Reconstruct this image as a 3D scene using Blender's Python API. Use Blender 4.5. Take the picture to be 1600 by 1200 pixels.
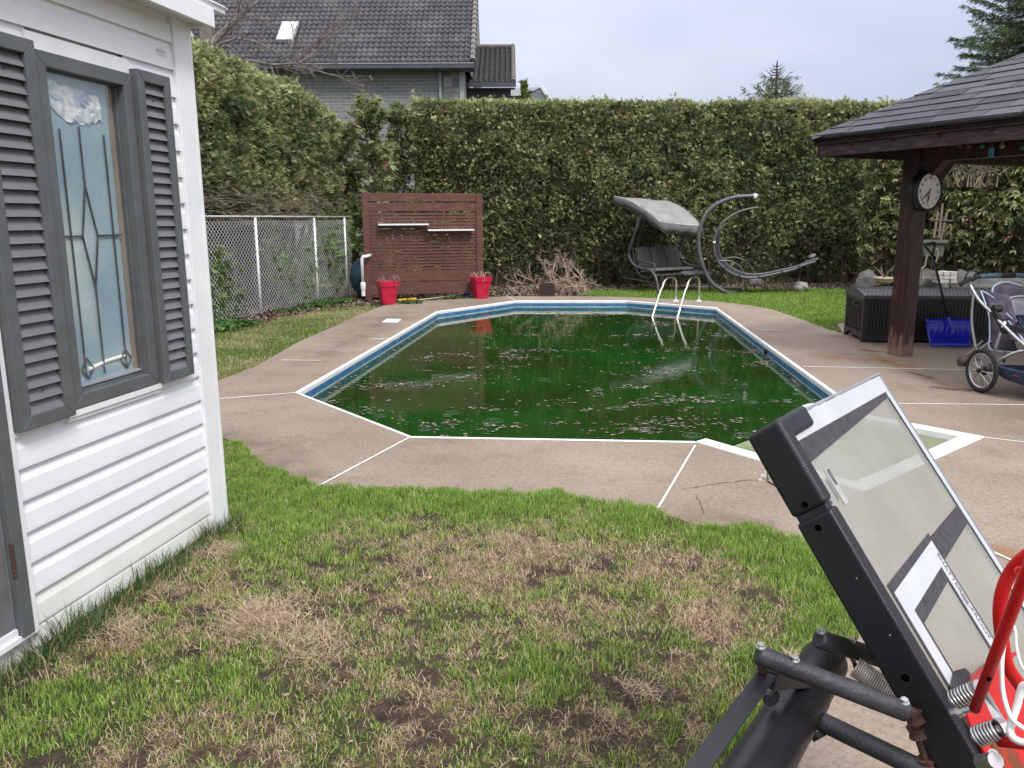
import bpy, bmesh, math, random
import numpy as np
from mathutils import Vector, Matrix, Euler
from mathutils.geometry import tessellate_polygon

for o in list(bpy.data.objects):
    bpy.data.objects.remove(o)
S = bpy.context.scene
COL = S.collection
random.seed(7)
RNG = np.random.default_rng(11)

# ------------------------------------------------------------------ camera
FPX = 1270.0; EYE = 1.6
PITCH = math.atan((600-341.9)/FPX); ROLL = math.radians(.28)
FW = Vector((0, math.cos(PITCH), -math.sin(PITCH)))
_r = Vector((1, 0, 0)); _u = _r.cross(FW)
RT = _r*math.cos(ROLL) - _u*math.sin(ROLL)
UP = _u*math.cos(ROLL) + _r*math.sin(ROLL)
cam = bpy.data.cameras.new('camera')
cam.sensor_width = 36; cam.lens = 36*FPX/1600; cam.clip_start = .05; cam.clip_end = 2000
camo = bpy.data.objects.new('camera', cam); COL.objects.link(camo)
camo.matrix_world = Matrix(((RT.x, UP.x, -FW.x, 0), (RT.y, UP.y, -FW.y, 0), (RT.z, UP.z, -FW.z, EYE), (0, 0, 0, 1)))
S.camera = camo

# ------------------------------------------------------------------ light
SUN_EL, SUN_AZ = math.radians(50), math.radians(152)     # azimuth clockwise from +Y
W = bpy.data.worlds.new('World'); S.world = W; W.use_nodes = True
nt = W.node_tree; nt.nodes.clear()
def N(t, k, **kw):
    n = t.nodes.new(k)
    for a, b in kw.items(): setattr(n, a, b)
    return n
out = N(nt, 'ShaderNodeOutputWorld'); bg = N(nt, 'ShaderNodeBackground')
sky = N(nt, 'ShaderNodeTexSky', sky_type='NISHITA', sun_disc=False)
sky.sun_elevation = SUN_EL; sky.sun_rotation = SUN_AZ; sky.air_density = 1.2; sky.dust_density = 2
tc = N(nt, 'ShaderNodeTexCoord'); sep = N(nt, 'ShaderNodeSeparateXYZ')
nt.links.new(tc.outputs['Generated'], sep.inputs[0])
mp = N(nt, 'ShaderNodeMapping'); mp.inputs['Scale'].default_value = (1.2, 1.2, 3.2); mp.inputs['Location'].default_value = (.35, .1, .2)
nt.links.new(tc.outputs['Generated'], mp.inputs[0])
nz = N(nt, 'ShaderNodeTexNoise'); nz.inputs['Scale'].default_value = 1.5; nz.inputs['Detail'].default_value = 5; nz.inputs['Roughness'].default_value = .45
nt.links.new(mp.outputs[0], nz.inputs['Vector'])
cr = N(nt, 'ShaderNodeValToRGB')                          # overcast: thin bright cloud over bluish grey cloud
cr.color_ramp.elements[0].position = .38; cr.color_ramp.elements[0].color = (3.45, 3.85, 5.15, 1)
cr.color_ramp.elements[1].position = .62; cr.color_ramp.elements[1].color = (5.0, 5.2, 6.0, 1)
nt.links.new(nz.outputs['Fac'], cr.inputs[0])
mr = N(nt, 'ShaderNodeMapRange'); mr.inputs[1].default_value = .12; mr.inputs[2].default_value = 1; mr.inputs[3].default_value = 0; mr.inputs[4].default_value = 1
nt.links.new(sep.outputs['Z'], mr.inputs[0])
zr_ = N(nt, 'ShaderNodeValToRGB'); e_ = zr_.color_ramp.elements; e_[0].position = 0; e_[0].color = (.25, .25, .25, 1); e_[1].position = 1; e_[1].color = (.92, .85, .70, 1); nt.links.new(mr.outputs[0], zr_.inputs[0])   # overcast sky brightens towards the zenith
vm4 = N(nt, 'ShaderNodeVectorMath', operation='SCALE'); vm4.inputs['Scale'].default_value = 4; nt.links.new(zr_.outputs[0], vm4.inputs[0])
vm = N(nt, 'ShaderNodeVectorMath', operation='MULTIPLY'); nt.links.new(cr.outputs[0], vm.inputs[0]); nt.links.new(vm4.outputs[0], vm.inputs[1])
mx = N(nt, 'ShaderNodeMixRGB'); mx.inputs[0].default_value = .9
nt.links.new(sky.outputs[0], mx.inputs[1]); nt.links.new(vm.outputs[0], mx.inputs[2])
nt.links.new(mx.outputs[0], bg.inputs[0]); bg.inputs[1].default_value = .105
nt.links.new(bg.outputs[0], out.inputs[0])
sl = bpy.data.lights.new('sun', 'SUN'); sl.energy = 2.0; sl.angle = math.radians(16); sl.color = (1, .97, .93)
slo = bpy.data.objects.new('sun', sl); COL.objects.link(slo)
sd = Vector((math.sin(SUN_AZ)*math.cos(SUN_EL), math.cos(SUN_AZ)*math.cos(SUN_EL), math.sin(SUN_EL)))
slo.rotation_euler = sd.to_track_quat('Z', 'Y').to_euler(); slo.location = (-5, -5, 12)
S.view_settings.view_transform = 'Standard'; S.view_settings.look = 'None'
S.view_settings.exposure = .56; S.view_settings.gamma = 1; S.view_settings.use_curve_mapping = False
S.render.engine = 'CYCLES'

# ------------------------------------------------------------------ measuring helpers (sight lines met with real planes)
def ray(x, y): return FW + RT*((x-800)/FPX) - UP*((y-600)/FPX)
def G(x, y, z=0.0):
    d = ray(x, y); return Vector((0, 0, EYE)) + d*((z-EYE)/d.z)
def Y(x, y, Yd):
    d = ray(x, y); return Vector((0, 0, EYE)) + d*(Yd/d.y)
def D(x, y, dep): return Vector((0, 0, EYE)) + ray(x, y)*dep
def V3(*a): return Vector(a)
def azv(deg): a = math.radians(deg); return Vector((math.sin(a), math.cos(a), 0))
Z = Vector((0, 0, 1))

# ------------------------------------------------------------------ materials
MATS = {}
def mat(name, c1, c2=None, scale=8., rough=.6, spec=.4, metal=0., bump=0., bscale=60., detail=5., lo=.35, hi=.65, stretch=None, c3=None, s3=2., alpha=None, coat=0., emis=None, trans=0.):
    m = bpy.data.materials.new(name); m.use_nodes = True; t = m.node_tree; b = t.nodes['Principled BSDF']
    b.inputs['Roughness'].default_value = rough; b.inputs['Specular IOR Level'].default_value = spec; b.inputs['Metallic'].default_value = metal
    b.inputs['Coat Weight'].default_value = coat
    tc = N(t, 'ShaderNodeTexCoord'); vec = tc.outputs['Object']
    if stretch:
        mp = N(t, 'ShaderNodeMapping'); mp.inputs['Scale'].default_value = stretch; t.links.new(vec, mp.inputs[0]); vec = mp.outputs[0]
    b.inputs['Base Color'].default_value = (*c1, 1)
    if c2:
        nz = N(t, 'ShaderNodeTexNoise'); nz.inputs['Scale'].default_value = scale; nz.inputs['Detail'].default_value = detail
        t.links.new(vec, nz.inputs['Vector'])
        r = N(t, 'ShaderNodeValToRGB'); r.color_ramp.elements[0].position = lo; r.color_ramp.elements[1].position = hi
        r.color_ramp.elements[0].color = (*c1, 1); r.color_ramp.elements[1].color = (*c2, 1)
        t.links.new(nz.outputs['Fac'], r.inputs[0]); co = r.outputs[0]
        if c3:
            n3 = N(t, 'ShaderNodeTexNoise'); n3.inputs['Scale'].default_value = s3; n3.inputs['Detail'].default_value = 6; t.links.new(vec, n3.inputs['Vector'])
            r3 = N(t, 'ShaderNodeValToRGB'); r3.color_ramp.elements[0].position = .5; r3.color_ramp.elements[1].position = .68
            r3.color_ramp.elements[0].color = (0, 0, 0, 1); r3.color_ramp.elements[1].color = (1, 1, 1, 1)
            t.links.new(n3.outputs['Fac'], r3.inputs[0])
            x = N(t, 'ShaderNodeMixRGB'); t.links.new(r3.outputs[0], x.inputs[0]); t.links.new(co, x.inputs[1]); x.inputs[2].default_value = (*c3, 1); co = x.outputs[0]
        t.links.new(co, b.inputs['Base Color'])
    if bump:
        nb = N(t, 'ShaderNodeTexNoise'); nb.inputs['Scale'].default_value = bscale; nb.inputs['Detail'].default_value = 4; t.links.new(vec, nb.inputs['Vector'])
        bp = N(t, 'ShaderNodeBump'); bp.inputs['Strength'].default_value = bump; bp.inputs['Distance'].default_value = .01
        t.links.new(nb.outputs['Fac'], bp.inputs['Height']); t.links.new(bp.outputs[0], b.inputs['Normal'])
    MATS[name] = m
    return m
def vcol(name, rough=.6, tl=.25, spec=.25, ns=30., amt=.25):
    m = bpy.data.materials.new(name); m.use_nodes = True; t = m.node_tree; b = t.nodes['Principled BSDF']; o = t.nodes['Material Output']
    at = N(t, 'ShaderNodeAttribute', attribute_name='Col')
    tc = N(t, 'ShaderNodeTexCoord'); nz = N(t, 'ShaderNodeTexNoise'); nz.inputs['Scale'].default_value = ns; t.links.new(tc.outputs['Object'], nz.inputs['Vector'])
    mr = N(t, 'ShaderNodeMapRange'); mr.inputs[1].default_value = .3; mr.inputs[2].default_value = .7; mr.inputs[3].default_value = 1-amt; mr.inputs[4].default_value = 1+amt
    t.links.new(nz.outputs['Fac'], mr.inputs[0])
    vm = N(t, 'ShaderNodeVectorMath', operation='SCALE'); t.links.new(at.outputs['Color'], vm.inputs[0]); t.links.new(mr.outputs[0], vm.inputs['Scale'])
    t.links.new(vm.outputs[0], b.inputs['Base Color']); b.inputs['Roughness'].default_value = rough; b.inputs['Specular IOR Level'].default_value = spec
    if tl:
        tr = N(t, 'ShaderNodeBsdfTranslucent'); t.links.new(vm.outputs[0], tr.inputs[0])
        ms = N(t, 'ShaderNodeMixShader'); ms.inputs[0].default_value = tl
        t.links.new(b.outputs[0], ms.inputs[1]); t.links.new(tr.outputs[0], ms.inputs[2]); t.links.new(ms.outputs[0], o.inputs[0])
    return m

vinyl = mat('white_vinyl', (.76, .77, .80), (.70, .71, .74), 3, .42, .4, bump=.25, bscale=5, c3=(.66, .67, .64), s3=1.3)
vinyl_dirty = mat('algae_stained_vinyl', (.72, .73, .71), (.61, .63, .56), 2.5, .5, .3, bump=.06, bscale=100)
whitetrim = mat('white_aluminium', (.78, .78, .8), (.7, .71, .73), 5, .4, .4)
grey_paint = mat('charcoal_paint', (.105, .112, .118), (.088, .094, .098), 12, .5, .4, bump=.04, bscale=90)
grey_louvre = mat('grey_louvre_plastic', (.155, .16, .168), (.12, .125, .132), 10, .5, .4)
brown_paint = mat('brown_stained_wood', (.120, .050, .038), (.090, .037, .028), 7, .55, .35, bump=.15, bscale=50, stretch=(1, 1, 6), c3=(.145, .068, .052), s3=5)
red_wood = mat('dark_red_wood', (.036, .011, .011), (.021, .008, .009), 6, .42, .5, bump=.3, bscale=30, stretch=(5, 5, .8), c3=(.075, .03, .025), s3=4)
worn_wood = mat('worn_red_wood', (.07, .026, .02), (.22, .13, .10), 6, .6, .3, bump=.5, bscale=30, stretch=(6, 6, .8), lo=.45, hi=.62)
fascia_m = mat('brown_fascia_wood', (.042, .024, .026), (.028, .016, .018), 5, .6, .3, bump=.3, bscale=30, stretch=(1, 1, 6), c3=(.085, .05, .048), s3=6)
dark_wood = mat('shadowed_soffit_wood', (.035, .016, .014), (.025, .012, .01), 6, .8, .2)
shingle_ms = [mat('shingle_%s' % k, c, (c[0]*.7, c[1]*.7, c[2]*.72), 60, .85, .25, bump=.6, bscale=260, detail=2) for k, c in
              (('slate', (.100, .100, .118)), ('charcoal', (.070, .070, .084)), ('ash', (.128, .128, .145)))]
tile_m = mat('grey_metal_tile', (.068, .068, .080), (.046, .046, .056), 3, .6, .35, bump=.2, bscale=40, c3=(.11, .105, .108), s3=1.2)
steel = mat('stainless_steel', (.72, .70, .66), (.6, .58, .54), 20, .22, .5, metal=1)
alu = mat('silver_tube', (.62, .62, .64), (.5, .5, .52), 15, .35, .5, metal=.85)
galv = mat('galvanised_white_wire', (.78, .79, .80), (.66, .67, .67), 9, .5, .4)
white_pipe = mat('white_pvc', (.8, .8, .78), (.7, .7, .67), 6, .4, .4)
red_plastic = mat('raspberry_plastic', (.47, .008, .045), (.38, .007, .036), 5, .42, .4, c3=(.50, .03, .07), s3=9)
blue_plastic = mat('cobalt_plastic', (.012, .02, .42), (.01, .014, .33), 8, .25, .5, bump=.05, bscale=30)
black_plastic = mat('black_plastic', (.018, .018, .02), (.012, .012, .013), 12, .45, .4)
black_rubber = mat('black_rubber', (.022, .022, .024), (.03, .03, .03), 30, .8, .25, bump=.2, bscale=120)
def droplet_black():
    m = mat('rain_wet_black_steel', (.0095, .010, .0135), (.006, .0065, .009), 10, .40, .45)
    t = m.node_tree; b = t.nodes['Principled BSDF']
    tc = N(t, 'ShaderNodeTexCoord'); vo = N(t, 'ShaderNodeTexVoronoi'); vo.inputs['Scale'].default_value = 260
    nz = N(t, 'ShaderNodeTexNoise'); nz.inputs['Scale'].default_value = 14; t.links.new(tc.outputs['Object'], nz.inputs['Vector'])
    t.links.new(tc.outputs['Object'], vo.inputs['Vector'])
    mr = N(t, 'ShaderNodeMapRange'); mr.inputs[1].default_value = .18; mr.inputs[2].default_value = .42; mr.inputs[3].default_value = 1; mr.inputs[4].default_value = 0
    t.links.new(vo.outputs['Distance'], mr.inputs[0])
    m2 = N(t, 'ShaderNodeMapRange'); m2.inputs[1].default_value = .54; m2.inputs[2].default_value = .64; t.links.new(nz.outputs['Fac'], m2.inputs[0])
    mu = N(t, 'ShaderNodeMath', operation='MULTIPLY'); t.links.new(mr.outputs[0], mu.inputs[0]); t.links.new(m2.outputs[0], mu.inputs[1])
    bp = N(t, 'ShaderNodeBump'); bp.inputs['Strength'].default_value = .28; bp.inputs['Distance'].default_value = .002; t.links.new(mu.outputs[0], bp.inputs['Height']); t.links.new(bp.outputs[0], b.inputs['Normal'])
    r = N(t, 'ShaderNodeMapRange'); r.inputs[3].default_value = .42; r.inputs[4].default_value = .05; t.links.new(mu.outputs[0], r.inputs[0]); t.links.new(r.outputs[0], b.inputs['Roughness'])
    return m
wet_black = droplet_black()
dull_black = mat('weathered_black_steel', (.030, .031, .037), (.02, .021, .026), 40, .48, .4, bump=.25, bscale=160, c3=(.045, .045, .053), s3=12)
board_grey = mat('dirty_white_print', (.48, .50, .53), (.42, .44, .465), 7, .35, .4)
band_black = mat('black_print', (.028, .027, .032), (.05, .049, .056), 60, .4, .4, bump=.2, bscale=200)
red_paint = mat('red_enamel', (.52, .007, .010), (.42, .006, .008), 8, .42, .35)
rusty = mat('rusted_red_steel', (.16, .045, .015), (.42, .02, .015), 30, .75, .3, bump=.6, bscale=120, lo=.45, hi=.6)
rust_m = mat('rusty_steel', (.10, .045, .03), (.05, .03, .028), 30, .8, .3, bump=.5, bscale=100)
zinc = mat('zinc_plated_spring', (.55, .55, .56), (.35, .34, .34), 40, .3, .5, metal=.9)
grey_spring = mat('dirty_spring_steel', (.62, .56, .53), (.4, .35, .33), 60, .4, .5, metal=.4)
white_cord = mat('white_net_cord', (.75, .73, .72), (.66, .63, .63), 40, .8, .3)
swing_fab = mat('faded_grey_fabric', (.125, .13, .128), (.09, .093, .092), 6, .9, .2, bump=.15, bscale=40)
canopy_fab = mat('pale_grey_canopy_cloth', (.27, .28, .265), (.22, .23, .22), 5, .9, .2, bump=.1, bscale=30, c3=(.18, .19, .18), s3=3)
swing_tube = mat('dark_grey_tube', (.075, .078, .085), (.05, .052, .056), 8, .45, .5)
stand_tube = mat('grey_stand_tube', (.10, .105, .115), (.07, .073, .08), 8, .4, .5)
sling_m = mat('dark_sling_mesh', (.045, .047, .055), (.03, .031, .036), 20, .9, .2)
piping = mat('pale_piping', (.55, .56, .55), (.45, .46, .45), 9, .8, .2)
resin = mat('dark_brown_resin', (.019, .017, .019), (.013, .012, .014), 30, .42, .45, bump=.1, bscale=100)
resin_top = mat('grey_brown_resin_lid', (.062, .060, .066), (.042, .041, .045), 30, .38, .5, bump=.15, bscale=80)
purple_fab = mat('faded_purple_fabric', (.095, .082, .112), (.065, .056, .08), 9, .9, .2, bump=.2, bscale=30, c3=(.14, .12, .15), s3=6)
navy_fab = mat('navy_mesh_fabric', (.035, .05, .085), (.055, .075, .12), 14, .85, .2, bump=.2, bscale=70)
lilac_pipe = mat('light_blue_piping', (.42, .50, .62), (.34, .42, .55), 9, .8, .2)
foam_blue = mat('worn_blue_foam', (.10, .15, .20), (.06, .1, .14), 20, .8, .2)
terracotta = mat('pale_clay', (.45, .36, .28), (.36, .28, .22), 12, .8, .2)
twig_m = mat('bare_grey_twig', (.26, .20, .17), (.16, .12, .10), 20, .85, .2)
pale_twig = mat('dry_pale_stem', (.50, .39, .31), (.26, .17, .14), 14, .9, .2)
bark = mat('cedar_bark', (.11, .08, .062), (.06, .043, .035), 12, .9, .2, bump=.5, bscale=40)
branch_m = mat('grey_bark', (.22, .19, .18), (.13, .11, .105), 10, .85, .2, bump=.3, bscale=40)
stone_m = mat('grey_garden_stone', (.13, .125, .12), (.075, .072, .07), 6, .85, .3, bump=.6, bscale=14)
cement_m = mat('pale_concrete_block', (.42, .40, .37), (.3, .29, .27), 7, .85, .3, bump=.4, bscale=30)
mulch = mat('dark_leaf_mulch', (.055, .035, .026), (.12, .08, .06), 40, .95, .1, bump=1, bscale=60, c3=(.03, .02, .016), s3=8)
def concrete():
    m = bpy.data.materials.new('exposed_aggregate_concrete'); m.use_nodes = True; t = m.node_tree; b = t.nodes['Principled BSDF']
    tc = N(t, 'ShaderNodeTexCoord')
    def noise(s, d=5, r=.55):
        n = N(t, 'ShaderNodeTexNoise'); n.inputs['Scale'].default_value = s; n.inputs['Detail'].default_value = d; n.inputs['Roughness'].default_value = r
        t.links.new(tc.outputs['Object'], n.inputs['Vector']); return n.outputs['Fac']
    def ramp(f, *st):
        r = N(t, 'ShaderNodeValToRGB'); e = r.color_ramp.elements
        while len(e) < len(st): e.new(.5)
        for q, (p, c) in zip(e, st): q.position = p; q.color = (*c, 1)
        t.links.new(f, r.inputs[0]); return r.outputs[0]
    base = ramp(noise(.55, 6, .6), (.3, (.196, .153, .122)), (.5, (.252, .202, .165)), (.72, (.306, .256, .215)))
    vo = N(t, 'ShaderNodeTexVoronoi'); vo.inputs['Scale'].default_value = 85; t.links.new(tc.outputs['Object'], vo.inputs['Vector'])
    peb = ramp(vo.outputs['Color'], (.0, (.62, .58, .56)), (.5, (1, 1, 1)), (.93, (1.05, 1.02, 1)), (1, (1.75, 1.7, 1.66)))
    mu = N(t, 'ShaderNodeMixRGB', blend_type='MULTIPLY'); mu.inputs[0].default_value = .55; t.links.new(base, mu.inputs[1]); t.links.new(peb, mu.inputs[2])
    fine = ramp(noise(34, 3), (.3, (.72, .70, .69)), (.62, (1.15, 1.14, 1.13)))
    m2 = N(t, 'ShaderNodeMixRGB', blend_type='MULTIPLY'); m2.inputs[0].default_value = .5; t.links.new(mu.outputs[0], m2.inputs[1]); t.links.new(fine, m2.inputs[2])
    st = ramp(noise(2.3, 7, .7), (.52, (1, 1, 1)), (.75, (.72, .66, .62)))
    m3 = N(t, 'ShaderNodeMixRGB', blend_type='MULTIPLY'); m3.inputs[0].default_value = .8; t.links.new(m2.outputs[0], m3.inputs[1]); t.links.new(st, m3.inputs[2])
    t.links.new(m3.outputs[0], b.inputs['Base Color']); b.inputs['Roughness'].default_value = .85; b.inputs['Specular IOR Level'].default_value = .25
    bp = N(t, 'ShaderNodeBump'); bp.inputs['Strength'].default_value = .5; bp.inputs['Distance'].default_value = .003; t.links.new(vo.outputs['Distance'], bp.inputs['Height']); t.links.new(bp.outputs[0], b.inputs['Normal'])
    return m
conc = concrete()
grass_m = vcol('grass_blade', .55, .3, .3, 12, .15)
leaf_m = vcol('cedar_spray', .55, .22, .3, 9, .3)
soil_m = vcol('lawn_soil_and_thatch', .95, 0, .1, 90, .45)
debris_m = vcol('floating_seed_debris', .7, 0, .3, 60, .3)

# ------------------------------------------------------------------ object helpers
def wloc(o):
    v = Vector((0, 0, 0))
    while o: v += o.location; o = o.parent
    return v
def tag(o, label=None, cat=None, group=None, kind=None):
    if label: o['label'] = label
    if cat: o['category'] = cat
    if group: o['group'] = group
    if kind: o['kind'] = kind
    return o
def thing(name, loc, label, cat, group=None):
    o = bpy.data.objects.new(name, None); COL.objects.link(o); o.location = Vector(loc); o.empty_display_size = .1
    return tag(o, label, cat, group)
class MB:
    def __init__(s): s.v = []; s.f = []
    def add(s, vs, fs):
        n = len(s.v); s.v += [Vector(v) for v in vs]; s.f += [tuple(i+n for i in f) for f in fs]; return s
    def slab(s, p, a, b, c):
        p, a, b, c = map(Vector, (p, a, b, c))
        vs = [p, p+a, p+a+b, p+b, p+c, p+a+c, p+a+b+c, p+b+c]
        fs = [(0, 3, 2, 1), (4, 5, 6, 7), (0, 1, 5, 4), (1, 2, 6, 5), (2, 3, 7, 6), (3, 0, 4, 7)]
        if a.cross(b).dot(c) < 0: fs = [f[::-1] for f in fs]
        return s.add(vs, fs)
    def box(s, c, size, ax=(1, 0, 0), ay=None, az_=None):
        ax = Vector(ax).normalized(); az_ = Vector(az_ or (0, 0, 1)).normalized(); ay = Vector(ay).normalized() if ay else az_.cross(ax).normalized()
        a, b, d = ax*size[0], ay*size[1], az_*size[2]
        return s.slab(Vector(c)-(a+b+d)/2, a, b, d)
    def bar(s, p, q, w, h, up=(0, 0, 1)):
        p, q = Vector(p), Vector(q); d = (q-p); dn = d.normalized(); up = Vector(up)
        if abs(dn.dot(up)) > .99: up = Vector((1, 0, 0))
        sd = dn.cross(up).normalized(); u2 = sd.cross(dn)
        return s.slab(p-sd*w/2-u2*h/2, d, sd*w, u2*h)
    def tube(s, pts, r, n=8, cap=True, closed=False):
        pts = [Vector(p) for p in pts]; m = len(pts)
        rs = r if isinstance(r, (list, tuple)) else [r]*m
        base = len(s.v); prev = None
        for i, p in enumerate(pts):
            if closed: t = (pts[(i+1) % m]-pts[i-1])
            else: t = (pts[min(i+1, m-1)]-pts[max(i-1, 0)])
            t.normalize()
            if prev is None:
                a = t.cross(Z)
                if a.length < .05: a = t.cross(Vector((1, 0, 0)))
            else: a = prev - t*prev.dot(t)
            a.normalize(); prev = a; b = t.cross(a)
            for k in range(n):
                w = 2*math.pi*k/n; s.v.append(p+(a*math.cos(w)+b*math.sin(w))*rs[i])
        for i in range(m if closed else m-1):
            for k in range(n):
                k2 = (k+1) % n; j = (i+1) % m
                s.f.append((base+i*n+k, base+i*n+k2, base+j*n+k2, base+j*n+k))
        if cap and not closed:
            s.f.append(tuple(base+k for k in range(n))[::-1]); s.f.append(tuple(base+(m-1)*n+k for k in range(n)))
        return s
    def cyl(s, p, q, r, n=16): return s.tube([p, q], r, n)
    def lathe(s, prof, c, n=24, axis=(0, 0, 1)):
        axis = Vector(axis).normalized(); a = axis.orthogonal().normalized(); b = axis.cross(a); c = Vector(c); base = len(s.v)
        for r, z in prof:
            for k in range(n):
                w = 2*math.pi*k/n; s.v.append(c+axis*z+(a*math.cos(w)+b*math.sin(w))*max(r, 1e-4))
        for i in range(len(prof)-1):
            for k in range(n):
                k2 = (k+1) % n; s.f.append((base+i*n+k, base+i*n+k2, base+(i+1)*n+k2, base+(i+1)*n+k))
        return s
    def poly(s, pts): n = len(s.v); s.v += [Vector(p) for p in pts]; s.f.append(tuple(range(n, n+len(pts)))); return s
    def prism(s, pts, ext):
        """extrude 3-D polygon pts by vector ext"""
        m = len(pts); pts = [Vector(p) for p in pts]; ext = Vector(ext); n = len(s.v); s.v += pts+[p+ext for p in pts]
        nn = Vector((0, 0, 0))
        for i in range(m): nn += pts[i].cross(pts[(i+1) % m])
        bot = tuple(range(n, n+m)); top = tuple(range(n+m, n+2*m)); sides = [(n+i, n+(i+1) % m, n+m+(i+1) % m, n+m+i) for i in range(m)]
        if nn.dot(ext) > 0: s.f += [bot[::-1], top]+sides
        else: s.f += [bot, top[::-1]]+[q[::-1] for q in sides]
        return s
    def helix(s, p, q, R, r, turns, n=6, seg=14):
        p, q = Vector(p), Vector(q); ax = (q-p).normalized(); a = ax.orthogonal().normalized(); b = ax.cross(a); pts = []
        m = int(turns*seg)
        for i in range(m+1):
            w = 2*math.pi*i/seg; pts.append(p+(q-p)*i/m+(a*math.cos(w)+b*math.sin(w))*R)
        return s.tube(pts, r, n)
    def build(s, name, m, parent=None, smooth=False, bevel=0, origin=None, bseg=2):
        me = bpy.data.meshes.new(name)
        if parent: off = wloc(parent)
        elif origin is not None: off = Vector(origin)
        else:
            xs = [v.x for v in s.v]; ys = [v.y for v in s.v]; off = Vector((sum(xs)/len(xs), sum(ys)/len(ys), min(v.z for v in s.v)))
        me.from_pydata([tuple(v-off) for v in s.v], [], s.f)
        me.materials.append(m)
        o = bpy.data.objects.new(name, me); COL.objects.link(o)
        if parent: o.parent = parent
        else: o.location = off
        if smooth:
            me.polygons.foreach_set('use_smooth', [True]*len(me.polygons))
        if bevel:
            bv = o.modifiers.new('bevel', 'BEVEL'); bv.width = bevel; bv.segments = bseg; bv.limit_method = 'ANGLE'
        return o
def smooth_angle(o, deg=40):
    me = o.data
    me.polygons.foreach_set('use_smooth', [True]*len(me.polygons)); me.set_sharp_from_angle(angle=math.radians(deg)); return o
def copy_child(src, parent, delta):
    c = src.copy(); COL.objects.link(c); c.parent = parent; c.location = src.location+Vector(delta); return c
def np_mesh(name, V, F, C, m, parent=None, origin=(0, 0, 0), smooth=False):
    off = np.array(wloc(parent)) if parent else np.array(origin, float)
    me = bpy.data.meshes.new(name); nv = len(V)
    me.vertices.add(nv); me.vertices.foreach_set('co', (V-off).astype(np.float32).ravel())
    cnt = [len(f) for f in F]                    # F: list of index arrays (M,k)
    tot = sum(f.size for f in F); me.loops.add(tot); me.loops.foreach_set('vertex_index', np.concatenate([f.ravel() for f in F]).astype(np.int32))
    sizes = np.concatenate([np.full(len(f), f.shape[1]) for f in F]); st = np.concatenate([[0], np.cumsum(sizes)[:-1]])
    me.polygons.add(len(sizes)); me.polygons.foreach_set('loop_start', st.astype(np.int32))
    if smooth: me.polygons.foreach_set('use_smooth', np.ones(len(sizes), bool))
    if C is not None:
        a = me.color_attributes.new('Col', 'FLOAT_COLOR', 'POINT')
        a.data.foreach_set('color', np.concatenate([C, np.ones((nv, 1))], 1).astype(np.float32).ravel())
    me.update(calc_edges=True); me.validate(); me.materials.append(m)
    o = bpy.data.objects.new(name, me); COL.objects.link(o)
    if parent: o.parent = parent
    else: o.location = origin
    return o
def inside(px, py, poly):
    r = np.zeros(len(px), bool); n = len(poly)
    for i in range(n):
        x1, y1 = poly[i][0], poly[i][1]; x2, y2 = poly[(i+1) % n][0], poly[(i+1) % n][1]
        c = ((y1 > py) != (y2 > py)) & (px < (x2-x1)*(py-y1)/(y2-y1+1e-12)+x1); r ^= c
    return r
def distpoly(px, py, pts):
    d = np.full(len(px), 1e9)
    for a, b in zip(pts[:-1], pts[1:]):
        ax, ay = a[0], a[1]; bx, by = b[0]-ax, b[1]-ay; L = bx*bx+by*by+1e-12
        t = np.clip(((px-ax)*bx+(py-ay)*by)/L, 0, 1); d = np.minimum(d, np.hypot(px-ax-t*bx, py-ay-t*by))
    return d
_lat = {}
def vnoise(x, y, s, seed=0, octv=3):
    r = 0; amp = 1; tot = 0
    for o in range(octv):
        k = (seed, o)
        if k not in _lat: _lat[k] = np.random.default_rng(seed*31+o).random((256, 256))
        L = _lat[k]; X = np.asarray(x)/s*(2**o)+57.3; Yy = np.asarray(y)/s*(2**o)+91.7
        i = np.floor(X).astype(int); j = np.floor(Yy).astype(int); fx = X-i; fy = Yy-j; fx = fx*fx*(3-2*fx); fy = fy*fy*(3-2*fy)
        a = L[i % 256, j % 256]; b = L[(i+1) % 256, j % 256]; c = L[i % 256, (j+1) % 256]; d = L[(i+1) % 256, (j+1) % 256]
        r = r+amp*((a*(1-fx)+b*fx)*(1-fy)+(c*(1-fx)+d*fx)*fy); tot += amp; amp *= .5
    return r/tot
def text_mesh(body, size, m, parent, o, ax, ay, name='lettering', extr=.0008):
    """flat lettering; o = centre, ax = reading direction, ay = up direction of the letters"""
    cu = bpy.data.curves.new(name, 'FONT'); cu.body = body; cu.size = size; cu.align_x = 'CENTER'; cu.align_y = 'CENTER'; cu.extrude = extr
    to = bpy.data.objects.new(name, cu); COL.objects.link(to)
    dg = bpy.context.evaluated_depsgraph_get(); me = bpy.data.meshes.new_from_object(to.evaluated_get(dg))
    bpy.data.objects.remove(to); bpy.data.curves.remove(cu)
    ax, ay = Vector(ax).normalized(), Vector(ay).normalized(); az_ = ax.cross(ay)
    off = wloc(parent)
    for v in me.vertices: v.co = Vector(o)+ax*v.co.x+ay*v.co.y+az_*v.co.z-off
    me.materials.clear(); me.materials.append(m)
    ob = bpy.data.objects.new(name, me); COL.objects.link(ob); ob.parent = parent; return ob
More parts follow.
